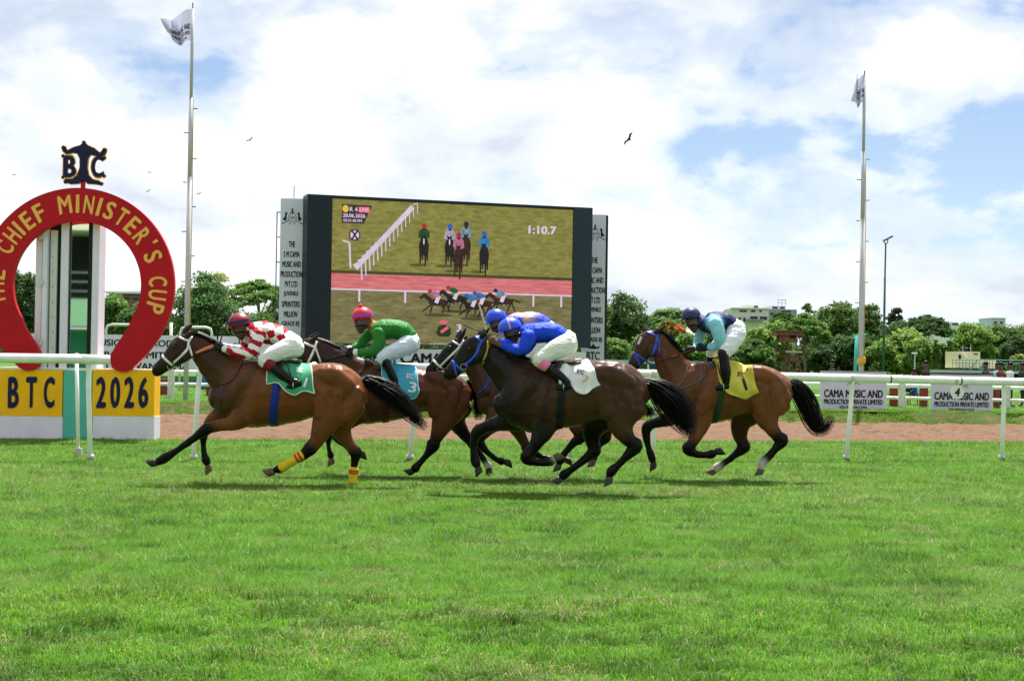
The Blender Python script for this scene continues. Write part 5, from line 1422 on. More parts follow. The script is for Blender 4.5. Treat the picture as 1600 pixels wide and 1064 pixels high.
# a dark hedge along the far side of the course closes the view under the crowns
g = np.random.default_rng(77); n = 90000
U = g.uniform(-1000, 2600, n); Dh = g.uniform(322, 334, n)
Xh = (U - 800) / FPX * Dh; Zh = Z_IN + g.uniform(0, 1, n) ** 0.8 * (3.0 + 5.0 * val_noise(Xh * 0.10 + 40, Xh * 0, 61, 4))
t1 = g.normal(0, 1, (n, 3)); t1 /= np.linalg.norm(t1, axis=1)[:, None]; t2 = np.cross(t1, g.normal(0, 1, (n, 3))); t2 /= np.linalg.norm(t2, axis=1)[:, None]
O = np.stack([Xh, Dh, Zh], 1); s = g.uniform(0.25, 0.65, (n, 1))
V = np.stack([O - t1 * s, O - t2 * s * 0.6, O + t1 * s, O + t2 * s * 0.6], 1).reshape(-1, 3)
o = mesh_np('tree_belt', V, np.arange(n * 4).reshape(-1, 4), leaf_m, None, False, np.repeat(np.array([0.075, 0.14, 0.035])[None] * g.uniform(0.6, 1.4, (n, 1)), 4, 0))
setp(o, 'low belt of far trees running along the far side of the course', 'trees', kind='stuff')

# ------------------------------------------------------------------ birds
def bird(u, v, D, s, tilt, label):
    c = at(u, v, D); m = frame_on(c, (math.cos(tilt), 0, math.sin(tilt)), (-math.sin(tilt) * 0.8, 0.6, math.cos(tilt) * 0.8))
    r = empty('bird', c, label, 'bird', 'birds in the sky'); k = M_('bird_dark', (0.02, 0.018, 0.018), 0.7)
    mb = MB().ball((0, 0, 0), (0.07, 0.17, 0.06), 8, 6); mb.v = [tuple(m @ (Vector(q) * s)) for q in mb.v]; mb.build('body', k, r, True)
    for sg in (-1, 1):
        P = [(0.04*sg, 0.08, 0.02), (0.30*sg, 0.12, 0.13), (0.52*sg, 0.0, 0.10), (0.30*sg, -0.04, 0.11), (0.04*sg, -0.08, 0.02)]; Q = [(a, b, z + 0.012) for a, b, z in P]
        V = [tuple(m @ (Vector(q) * s)) for q in P + Q]; F = [(0,1,2,3,4), (9,8,7,6,5)] + [(i, (i+1) % 5, 5 + (i+1) % 5, 5 + i) for i in range(5)]
        mesh_np('wing', V, F, k, r)
bird(983, 218, 50, 0.5, 1.0, 'dark bird swooping in the sky above the big screen')
bird(391, 219, 90, 0.5, 0.6, 'small dark bird right of the left flagpole')
bird(22, 274, 90, 0.28, 0.0, 'tiny dark bird above the left side of the horseshoe')
bird(311, 303, 90, 0.35, 0.3, 'tiny bird just right of the left flagpole')
bird(234, 270, 110, 0.35, -0.2, 'tiny bird right of the crest, upper of two')
bird(232, 299, 110, 0.4, 0.5, 'tiny bird right of the crest, lower of two')

# ------------------------------------------------------------------ grandstand behind the camera (seen in the mirror pane)
gs = empty('grandstand', (-6, -38, 0), 'green and cream grandstand with white railings reflected in the mirror pane', 'building')
def gb(nm, x0, x1, y0, y1, z0, z1, m): return MB().box((x0, y0, z0), (x1, y1, z1)).build(nm, m, gs)
sg_ = M_('stand_green', (0.20, 0.36, 0.22), 0.6); sc_ = M_('stand_cream', (0.62, 0.58, 0.44), 0.7)
gb('lower_wall', -45, 40, -46, -45, 0, 3.2, teal); gb('lower_roof', -45, 40, -45.5, -41, 3.3, 5.0, sg_); gb('gallery', -45, 40, -50, -44.5, 5.2, 9.0, MAT['black']); gb('upper_roof', -45, 40, -50, -40, 9.2, 14.5, sc_)
for z in (5.6, 6.2, 6.8): MB().tube([(-45, -43.8, z), (40, -43.8, z)], 0.05, 6).build('railing', MAT['white_paint'], gs)
for k in range(28): x = -44 + k * 3; MB().box((x, -43.9, 5.02), (x + 0.1, -43.8, 6.85)).build('railing_post', MAT['white_paint'], gs)
# ------------------------------------------------------------------ race horses
def coat(name, gloss=0.36):
    m = mat(name, (0.1, 0.05, 0.03), gloss - 0.04, 0.13, noise=0.25, nscale=6, attr='col', bump=0.10, bscale=14)
    return m
KBLK = (0.0045, 0.0038, 0.0036)
WHT = (0.55, 0.50, 0.46)
def leg_loft(st, l, body, kfrom, wfrom=None, l0=0.72):
    rows = []; cols = []
    for i, r in enumerate(st):
        ll = l * (l0 if i == 0 else (l0 + 1) / 2 if i == 1 else 1.0)
        rows.append((r[0], r[1], r[2], r[3], ll))
        cols.append(WHT if (wfrom is not None and i >= wfrom) else (KBLK if i >= kfrom else body))
    for i in range(max(2, kfrom - 1), len(rows) - 1):        # stronger joints, leaner cannons
        k = 0.75 * (st[i][2] - (st[i-1][2] + st[i+1][2]) / 2); r = rows[i]
        rows[i] = (r[0], r[1], r[2] + k, r[3] + k * 0.6, r[4])
    return rows, cols

def make_horse(S):
    fig = Figure(*S['origin'], S['d'])
    zc = fig.zm
    body = S['coat']; dark = S.get('dark', tuple(c * 0.45 for c in body))
    g0 = fig.p(*S['foot']); base = Vector((g0.x, S['d'], 0.0))
    root = empty('race_horse', base, S['label'], 'horse', 'race horses')
    lofts = []
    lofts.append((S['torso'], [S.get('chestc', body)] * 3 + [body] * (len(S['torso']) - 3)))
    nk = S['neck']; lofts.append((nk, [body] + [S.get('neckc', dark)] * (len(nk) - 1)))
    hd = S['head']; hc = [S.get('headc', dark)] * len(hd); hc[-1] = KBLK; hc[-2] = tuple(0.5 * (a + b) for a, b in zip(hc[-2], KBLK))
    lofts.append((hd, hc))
    LW = S.get('lw', 92)
    for key, sgn in (('fn', 1), ('ff', -1), ('hn', 1), ('hf', -1)):
        lg = S[key]
        lofts.append(leg_loft(lg['st'], sgn * LW * (1.0 if key[0] == 'f' else 1.02), lg.get('c', body), lg['k'], lg.get('w')))
    for st, side in S['muscle']:
        for sg in (1, -1):
            rows = [(r[0], r[1], r[2], r[3], sg * (r[4] + 2)) for r in st]
            lofts.append((rows, body if side is None else side))
    # haunch bellies, neck cords and ribcage swell, placed from the traced skeleton
    tq = S['torso']; rc = tq[-4]; th = S['hn']['st'][0]; ga = S['hn']['st'][1]; gb_ = S['hn']['st'][2]; bt = tq[-1]
    ex = [[(rc[0] - 10, rc[1] - rc[2] * 0.62, 30, 18, 112), (th[0] - 60, th[1] - 60, 36, 22, 128), (ga[0] - 34, ga[1], 30, 20, 112), (gb_[0] - 12, gb_[1], 22, 16, 98)],
          [(rc[0] + 70, rc[1] - rc[2] * 0.55, 30, 18, 112), (th[0] + 20, th[1] - 50, 36, 22, 132), (ga[0] + 22, ga[1] + 6, 28, 20, 114)],
          [(bt[0] - 26, bt[1] - 50, 24, 18, 84), (th[0] + 92, th[1] - 10, 28, 20, 104), (ga[0] + 60, ga[1] - 4, 22, 16, 98)]]
    n0, n1, n2, n3 = [nk[i] for i in (0, 1, 2, 3)]
    ex += [[(n0[0] - 40, n0[1] + 40, 26, 14, n0[3] * 0.92), (n1[0] - 14, n1[1] + 22, 24, 13, n1[3] * 0.86), (n2[0] - 10, n2[1] + 18, 20, 12, n2[3] * 0.86), (n3[0] - 6, n3[1] + 22, 16, 10, n3[3] * 0.84)]]
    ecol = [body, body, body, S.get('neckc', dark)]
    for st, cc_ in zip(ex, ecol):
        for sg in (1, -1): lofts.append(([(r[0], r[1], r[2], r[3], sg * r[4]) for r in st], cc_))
    # cheek bone and brow
    hx0, hx1, hx2, hx3 = hd[0], hd[1], hd[2], hd[3]
    for sg in (1, -1):
        lofts.append(([(S['eye'][0] + 8, S['eye'][1] - 10, 13, 9, sg * 40), (S['eye'][0] - 8, S['eye'][1] - 4, 11, 8, sg * 38)], S.get('headc', dark)))
        lofts.append(([(hx1[0] - 4, hx1[1] + 12, 12, 9, sg * 42), (hx2[0] - 2, hx2[1] + 6, 10, 8, sg * 37), (hx3[0], hx3[1] + 2, 8, 6, sg * 30)], S.get('headc', dark)))
    shade = np.array(S.get('belly', body), np.float32)
    def cf(V, c):
        return c
    cm = coat('coat_' + S['key'], S.get('gloss', 0.36))
    bo = fuse('body', fig, lofts, 0.0105, 5, cm, root, cf, wrinkle=0.0085, wscale=4.2, wdir=(1.5, 1, 0.7))
    bv = bvh_of(bo)
    S['fig'], S['bvh'], S['root'] = fig, bv, root
    # ears: leaf-shaped cups
    for st in S['ears']:
        V, F, _, _ = loft_np(fig, st, seg=10, sub=3)
        MB().add(V, F).build('ear', M_('earc_' + S['key'], S.get('earc', dark), 0.5, noise=0.2), root, True)
    # eye, nostril
    ex, ey = S['eye']
    for sg in (1, -1):
        o = fig.p(ex, ey, sg * 200); dd = (fig.p(ex, ey, 0) - o).normalized()
        h = bv.ray_cast(o, dd, 1.0)
        if h[0] is not None:
            MB().ball(h[0] + dd * 0.008, (0.020, 0.014, 0.016)).build('eye', M_('eye', (0.008, 0.004, 0.003), 0.06, 0.8), root, True)
        nx, ny = S['nostril']
        o = fig.p(nx, ny, sg * 200); dd = (fig.p(nx, ny, 0) - o).normalized()
        h = bv.ray_cast(o, dd, 1.0)
        if h[0] is not None:
            MB().ball(h[0] + dd * 0.004, (0.020, 0.009, 0.026)).build('nostril', M_('nostril', (0.006, 0.003, 0.003), 0.5), root, True)
    # mane on the crest, tail
    mc = S['mane']
    mm = strands(fig, mc, 330, 0.0035, 0.007, 11, wav=7, seg=7)
    mm.build('mane', MAT['hair_black'], root, True)
    V, F, _, _ = loft_np(fig, [(r[0], r[1], r[2] * 0.5, r[3] * 0.5) + tuple(r[4:]) for r in S['tail'][:-1]], seg=10)
    tb = strands(fig, S['tail'], S.get('tailn', 420), 0.003, 0.0075, 5, wav=26, seg=12, spread=1.12)
    tb.add(V, F)
    tb.build('tail', MAT['hair_black'], root, True)
    # hooves
    for key, sgn in (('fn', 1), ('ff', -1), ('hn', 1), ('hf', -1)):
        h = S[key]['hoof']
        hm = M_('hoof_' + S[key].get('hm', 'dark'), {'dark': (0.03, 0.026, 0.024), 'tan': (0.12, 0.085, 0.06), 'grey': (0.06, 0.052, 0.048)}[S[key].get('hm', 'dark')], 0.45, noise=0.25, nscale=30)
        hoof_np(fig, h[0], h[1], h[2], h[3], h[4], h[5], sgn * LW).build('hoof', hm, root, True)
    return fig, bv, root

def hoof_from(st, dx, dy, L=44, r0=None, r1=None):
    x, y = st[-1][0], st[-1][1]; n = math.hypot(dx, dy)
    r0 = r0 or st[-1][2] * 1.0
    return (x + dx / n * 8, y + dy / n * 8, x + dx / n * (8 + L), y + dy / n * (8 + L), r0, r1 or r0 * 1.2)

HORSES = {}
# ---- bay leader with yellow bandages -------------------------------------------------
h = dict(key='leader', origin=(220, 480), d=17.9, foot=(760, 1100),
    label='leading bay race horse with white bridle, green saddle cloth and yellow leg bandages',
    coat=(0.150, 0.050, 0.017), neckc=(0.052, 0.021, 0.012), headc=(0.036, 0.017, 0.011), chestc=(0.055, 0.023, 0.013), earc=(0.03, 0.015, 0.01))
h['torso'] = [(478,560,85,66),(530,562,150,104),(615,545,205,132),(720,538,213,146),(840,542,198,156),(960,536,182,158),(1060,526,164,150),(1150,510,162,146),(1240,516,158,146),(1322,532,122,124),(1388,552,62,86)]
h['neck'] = [(600,475,160,98),(515,400,126,72),(432,322,100,56),(372,264,82,48),(328,232,64,45)]
h['head'] = [(305,225,72,42),(255,264,82,48),(205,305,66,42),(160,345,50,34),(120,380,43,31),(92,402,34,28)]
h['ears'] = [[(285,178,14,10,22),(315,165,17,9,30),(345,150,10,6,34),(362,138,3,3,36)], [(265,172,14,10,-22),(285,140,18,9,-28),(310,118,12,7,-30),(322,108,4,3,-30)]]
h['eye'] = (212,242); h['nostril'] = (88,386)
h['mane'] = [(330,160,16,22),(400,190,18,20,4),(480,240,22,20,6),(560,292,24,20,6),(640,322,16,18)]
h['tail'] = [(1378,452,26,20),(1430,470,42,34),(1500,508,58,48),(1580,560,62,52),(1660,636,52,46),(1730,708,36,34),(1795,775,10,14)]
st = [(650,660,100,64),(590,716,56,44),(505,736,42,36),(435,752,36,32),(398,768,35,31),(330,820,27,21),(240,884,24,19),(175,928,27,22),(132,953,27,22),(102,966,21,19)]
h['fn'] = dict(st=st, k=3, hoof=hoof_from(st, -1, 0.42, 46, 22, 26), hm='dark')
st = [(540,640,70,50),(455,700,46,38),(405,762,34,31),(392,800,30,28),(390,860,21,17),(396,915,20,17),(408,955,24,20),(418,985,18,17)]
h['ff'] = dict(st=st, k=2, hoof=hoof_from(st, 0.35, 1, 42, 20, 24), hm='tan')
st = [(1215,600,150,78),(1170,690,100,64),(1128,770,66,46),(1100,835,50,36),(1062,878,44,32),(1015,922,34,25),(940,968,27,22),(885,1002,28,23),(852,1014,26,21),(832,1022,20,19)]
h['hn'] = dict(st=st, k=4, hoof=hoof_from(st, -1, 0.5, 46, 22, 26), hm='tan')
st = [(1290,600,120,70),(1255,715,84,56),(1262,790,58,42),(1308,862,42,34),(1342,908,40,30),(1338,960,29,24),(1330,1030,25,21),(1326,1080,26,22),(1318,1108,24,20)]
h['hf'] = dict(st=st, k=4, hoof=hoof_from(st, -0.5, 1, 34, 24, 29))
h['muscle'] = [([(700,390,40,26,92),(640,480,52,34,112),(560,580,54,34,92)], (0.09,0.036,0.018)), ([(735,470,34,24,118),(700,590,56,30,122),(655,690,50,34,105)], None),
    ([(1110,420,44,30,105),(1200,440,66,38,120),(1300,500,58,36,105)], None), ([(1350,520,44,34,88),(1330,610,50,36,96),(1260,690,44,32,98)], None), ([(1150,520,40,26,128),(1140,600,54,36,118),(1130,680,50,36,112)], None),
    ([(300,290,36,16,40),(285,320,26,14,38)], (0.036,0.017,0.011))]
HORSES['h1'] = h
# ---- dark bay with white bridle behind the leader ------------------------------------
h = dict(key='green', origin=(460, 470), d=19.5, foot=(700, 1100),
    label='bay race horse with light blue saddle cloth and green jacketed rider, behind the leader',
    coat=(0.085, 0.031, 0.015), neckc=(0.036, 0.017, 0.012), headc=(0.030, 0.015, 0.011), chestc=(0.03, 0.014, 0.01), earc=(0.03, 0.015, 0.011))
h['torso'] = [(300,580,80,66),(355,582,148,100),(435,578,190,128),(540,575,185,142),(650,570,172,150),(760,560,146,146),(860,562,132,140),(950,568,126,140),(1030,574,102,122),(1088,584,56,84)]
h['neck'] = [(425,495,140,90),(330,430,106,66),(240,370,88,54),(170,320,72,47),(125,292,62,44)]
h['head'] = [(108,285,68,42),(60,330,76,46),(10,385,60,40),(-38,430,46,33),(-72,462,38,30),(-92,480,32,27)]
h['ears'] = [[(95,262,13,10,20),(120,240,16,9,28),(146,220,9,6,32),(160,208,3,3,34)], [(80,262,13,10,-20),(105,232,16,9,-26),(130,210,9,6,-30),(142,198,3,3,-30)]]
h['eye'] = (30,316); h['nostril'] = (-85,466)
h['mane'] = [(130,240,14,20),(210,268,16,18,4),(300,318,20,18,6),(390,368,20,18,6),(470,400,14,16)]
h['tail'] = [(1085,500,24,20),(1130,540,36,30),(1150,600,40,34),(1150,680,32,28),(1142,760,10,14)]
st = [(400,690,90,58),(330,760,48,40),(285,820,36,34),(268,850,33,31),(310,895,23,19),(355,935,21,18),(380,950,24,20),(400,955,18,17)]
h['fn'] = dict(st=st, k=2, hoof=hoof_from(st, 1, 0.1, 40, 19, 23))
st = [(380,670,80,54),(290,745,44,38),(232,810,32,30),(215,850,28,27),(213,900,20,17),(218,940,20,17),(226,965,23,19),(230,982,18,17)]
h['ff'] = dict(st=st, k=2, hoof=hoof_from(st, 0.15, 1, 38, 19, 23), hm='tan')
st = [(975,640,128,74),(942,730,88,58),(905,815,58,42),(880,872,42,33),(868,900,40,31),(832,956,27,22),(785,1012,23,19),(755,1046,25,21),(742,1060,19,18)]
h['hn'] = dict(st=st, k=3, hoof=hoof_from(st, -0.8, 0.5, 36, 19, 23))
st = [(1020,660,100,62),(1010,745,66,50),(1050,815,46,36),(1095,868,36,30),(1115,892,34,28),(1150,945,24,20),(1190,1000,21,18),(1206,1028,23,20),(1213,1042,19,18)]
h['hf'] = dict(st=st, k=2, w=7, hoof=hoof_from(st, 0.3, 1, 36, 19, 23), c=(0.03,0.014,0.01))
h['muscle'] = [([(510,440,36,24,88),(460,520,48,32,106),(390,610,50,32,88)], (0.04,0.018,0.012)), ([(840,470,40,28,105),(930,500,58,36,116),(1020,540,52,34,100)], None),
    ([(1060,560,40,32,82),(1040,640,46,34,90),(985,720,40,30,92)], None), ([(890,560,36,24,122),(885,640,50,34,112),(880,710,44,32,106)], None),
    ([(100,350,34,15,38),(85,375,24,13,36)], (0.03,0.015,0.011))]
HORSES['h2'] = h
# ---- bay half hidden behind the dark brown horse ---------------------------------------
h = dict(key='far', origin=(660, 480), d=19.3, foot=(760, 1050),
    label='bay race horse with white blaze and black hood, half hidden behind the dark brown horse',
    coat=(0.075, 0.030, 0.016), neckc=(0.050, 0.021, 0.013), headc=(0.012, 0.010, 0.009), chestc=(0.055, 0.024, 0.014), earc=(0.01, 0.009, 0.009))
h['torso'] = [(390,600,76,62),(438,592,140,98),(520,572,186,126),(640,560,190,138),(760,555,180,146),(860,545,165,146),(960,532,158,144),(1060,532,148,138),(1130,546,112,118),(1182,560,58,84)]
h['neck'] = [(450,490,140,90),(385,405,108,68),(330,335,88,54),(285,280,70,47),(258,248,62,44)]
h['head'] = [(245,238,62,42),(200,275,63,45),(142,325,53,39),(98,364,44,33),(62,394,39,30),(42,410,31,27)]
h['ears'] = [[(228,205,13,10,20),(245,180,15,9,26),(262,152,9,6,30),(272,130,3,3,32)], [(215,205,13,10,-20),(225,178,15,9,-26),(236,156,9,6,-30),(242,140,3,3,-30)]]
h['eye'] = (165,262); h['nostril'] = (38,378)
h['mane'] = [(262,190,14,20),(330,250,16,18,4),(400,300,20,18,6),(470,340,20,18,6),(540,370,14,16)]
h['tail'] = [(1180,520,22,18),(1240,560,34,28),(1320,610,38,32),(1400,645,30,26),(1490,672,10,14)]
st = [(475,690,88,56),(420,750,44,38),(372,805,34,32),(352,832,32,30),(400,898,23,19),(460,948,21,18),(495,962,24,20),(512,966,18,17)]
h['fn'] = dict(st=st, k=2, hoof=hoof_from(st, 1, 0.1, 40, 19, 23))
st = [(560,690,84,54),(600,775,46,38),(640,850,34,31),(660,888,32,30),(745,935,22,18),(830,948,21,18),(872,950,23,19),(890,952,18,17)]
h['ff'] = dict(st=st, k=3, hoof=hoof_from(st, 1, 0.15, 38, 19, 23))
st = [(1010,650,118,68),(975,735,62,46),(985,790,44,35),(990,812,38,30),(930,862,27,22),(885,915,23,19),(860,958,25,21),(852,978,19,18)]
h['hn'] = dict(st=st, k=2, hoof=hoof_from(st, -0.1, 1, 38, 19, 23), hm='grey')
st = [(1110,660,96,60),(1140,745,56,44),(1148,790,40,33),(1140,815,36,30),(1105,862,25,21),(1082,908,22,19),(1072,938,24,20),(1068,952,19,18)]
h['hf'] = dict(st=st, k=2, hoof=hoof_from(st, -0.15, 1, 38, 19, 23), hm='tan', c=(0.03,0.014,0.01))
h['muscle'] = [([(610,420,36,24,88),(560,510,48,32,104),(490,600,50,32,86)], None), ([(900,450,40,28,105),(1000,470,58,36,114),(1090,510,52,34,98)], None),
    ([(1150,550,40,32,80),(1130,630,46,34,88)], None)]
HORSES['h3'] = h
# ---- near black-brown horse with blue bridle -------------------------------------------
h = dict(key='dark', origin=(660, 480), d=17.3, foot=(900, 1130),
    label='nearest dark brown race horse with blue bridle and crumpled white saddle cloth',
    coat=(0.058, 0.027, 0.015), neckc=(0.013, 0.010, 0.009), headc=(0.014, 0.010, 0.009), chestc=(0.011, 0.009, 0.008), earc=(0.012, 0.009, 0.008), gloss=0.33, lw=98)
h['torso'] = [(490,610,76,66),(538,602,150,106),(620,582,205,134),(720,566,220,148),(830,560,200,158),(940,550,195,160),(1040,530,188,154),(1140,510,185,150),(1240,510,168,148),(1322,530,126,126),(1380,560,64,88)]
h['neck'] = [(630,485,162,100),(542,405,130,74),(470,335,106,58),(420,284,86,50),(388,252,68,46)]
h['head'] = [(372,232,70,43),(320,270,84,49),(265,325,68,43),(220,370,54,36),(184,405,46,33),(158,428,36,29)]
h['ears'] = [[(362,192,13,10,22),(382,172,17,9,30),(405,148,10,6,34),(420,128,3,3,36)], [(345,188,13,10,-22),(360,168,16,9,-28),(378,150,10,6,-30),(388,138,3,3,-30)]]
h['eye'] = (292,256); h['nostril'] = (150,394)
h['mane'] = [(400,190,16,22),(462,230,18,20,4),(540,278,22,20,6),(620,318,24,20,6),(690,344,16,18)]
h['tail'] = [(1376,470,28,22),(1420,490,48,40),(1480,526,72,58),(1550,590,92,70),(1615,670,88,66),(1655,750,60,50),(1680,830,16,18)]
h['tailn'] = 700
st = [(770,690,112,66),(752,770,74,50),(718,840,52,40),(676,900,42,36),(650,938,40,34),(700,966,29,24),(770,968,26,21),(806,960,27,22),(826,944,20,18)]
h['fn'] = dict(st=st, k=2, w=8, hoof=hoof_from(st, 1, -0.75, 42, 21, 25), hm='tan', c=(0.014,0.011,0.01))
st = [(590,690,95,58),(480,724,54,42),(395,748,42,36),(345,776,38,34),(320,835,28,23),(318,905,24,20),(332,965,27,22),(345,995,20,19)]
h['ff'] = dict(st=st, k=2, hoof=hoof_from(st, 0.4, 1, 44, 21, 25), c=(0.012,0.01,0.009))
st = [(1262,620,150,80),(1245,710,100,62),(1258,780,70,46),(1298,836,50,37),(1332,866,44,33),(1285,922,33,26),(1228,980,27,22),(1184,1024,29,23),(1168,1056,22,20)]
h['hn'] = dict(st=st, k=3, hoof=hoof_from(st, 0.05, 1, 46, 22, 26), hm='grey')
st = [(1130,670,110,62),(1072,756,72,50),(1062,826,56,40),(1076,884,46,34),(1068,905,42,32),(1008,956,31,25),(930,1014,26,21),(884,1048,28,22),(864,1066,21,19)]
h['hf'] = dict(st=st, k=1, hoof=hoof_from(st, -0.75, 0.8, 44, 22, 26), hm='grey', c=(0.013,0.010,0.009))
h['muscle'] = [([(740,400,42,28,96),(680,500,54,36,116),(590,600,56,36,94)], (0.02,0.012,0.009)), ([(790,500,36,26,122),(760,610,58,32,126),(770,690,52,36,112)], (0.026,0.014,0.01)),
    ([(1080,410,46,32,108),(1180,430,70,40,124),(1290,490,60,38,108)], None), ([(1345,520,46,36,90),(1320,610,52,38,98),(1290,690,46,34,100)], None), ([(1140,500,42,28,132),(1140,590,58,38,122),(1160,670,54,38,116)], None),
    ([(365,300,36,16,41),(350,330,26,14,39)], (0.014,0.010,0.009))]
HORSES['h4'] = h
# ---- last bright bay with yellow cloth ---------------------------------------------------
h = dict(key='last', origin=(970, 470), d=19.6, foot=(700, 1120),
    label='last bay race horse with white star, blue bridle and yellow saddle cloth',
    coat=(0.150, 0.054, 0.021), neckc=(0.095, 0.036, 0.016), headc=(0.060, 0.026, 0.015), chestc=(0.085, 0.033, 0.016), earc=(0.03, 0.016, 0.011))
h['torso'] = [(330,600,76,62),(378,592,140,98),(460,576,190,128),(560,572,192,144),(660,560,182,150),(760,554,156,146),(850,540,144,144),(930,546,126,138),(1000,566,96,118),(1038,590,50,80)]
h['neck'] = [(410,520,150,96),(335,430,108,70),(287,345,86,56),(252,282,68,48),(226,242,58,44)]
h['head'] = [(202,228,60,42),(166,270,75,47),(136,320,62,41),(108,360,48,34),(86,394,42,32),(70,414,33,27)]
h['ears'] = [[(215,196,13,10,20),(236,186,16,9,28),(262,170,9,6,32),(282,152,3,3,34)], [(170,190,13,10,-20),(165,178,14,9,-26),(166,168,8,6,-30),(170,162,3,3,-30)]]
h['eye'] = (162,262); h['nostril'] = (66,404)
h['mane'] = [(230,180,14,20),(290,222,16,18,4),(345,290,20,18,6),(390,350,20,18,6),(440,382,14,16)]
h['tail'] = [(1036,506,26,20),(1080,536,48,40),(1130,590,60,50),(1168,660,60,50),(1198,740,56,46),(1236,800,46,38),(1290,775,36,30),(1338,705,10,14)]
st = [(495,690,104,62),(500,770,64,46),(470,845,46,38),(438,900,38,34),(424,924,37,32),(465,954,27,22),(530,962,24,20),(570,956,26,21),(592,945,19,18)]
h['fn'] = dict(st=st, k=3, hoof=hoof_from(st, 1, -0.35, 40, 20, 24))
st = [(370,690,84,54),(275,745,44,38),(205,765,36,33),(165,790,34,31),(158,835,27,23),(172,910,22,18),(192,975,24,20),(202,1005,19,18)]
h['ff'] = dict(st=st, k=1, hoof=hoof_from(st, 0.2, 1, 40, 19, 23))
st = [(950,620,122,74),(915,710,92,58),(938,785,58,42),(980,846,43,34),(1005,872,40,31),(962,930,28,23),(912,982,26,21),(886,1012,26,21),(878,1045,20,19)]
h['hn'] = dict(st=st, k=3, w=7, hoof=hoof_from(st, -0.2, 1, 38, 20, 24), hm='tan')
st = [(800,690,100,58),(750,765,66,48),(745,845,50,38),(765,895,41,33),(766,915,39,31),(712,965,28,23),(645,1012,25,20),(604,1040,26,21),(586,1054,20,19)]
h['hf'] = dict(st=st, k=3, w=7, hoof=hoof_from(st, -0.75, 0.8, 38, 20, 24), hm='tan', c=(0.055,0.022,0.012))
h['muscle'] = [([(520,440,36,24,90),(480,540,48,32,108),(410,620,50,32,90)], (0.11,0.042,0.018)), ([(560,500,32,24,116),(530,610,52,30,118),(500,690,46,34,104)], None),
    ([(800,450,40,28,106),(880,470,58,36,116),(970,520,52,34,100)], None), ([(1010,550,40,32,80),(990,630,46,34,90),(945,700,40,30,92)], None), ([(870,520,36,24,124),(860,610,50,34,114),(880,700,44,32,106)], None),
    ([(200,300,34,15,39),(190,330,24,13,37)], (0.060,0.026,0.015))]
HORSES['h5'] = h
for k in ('h1', 'h2', 'h3', 'h4', 'h5'):
    make_horse(HORSES[k])
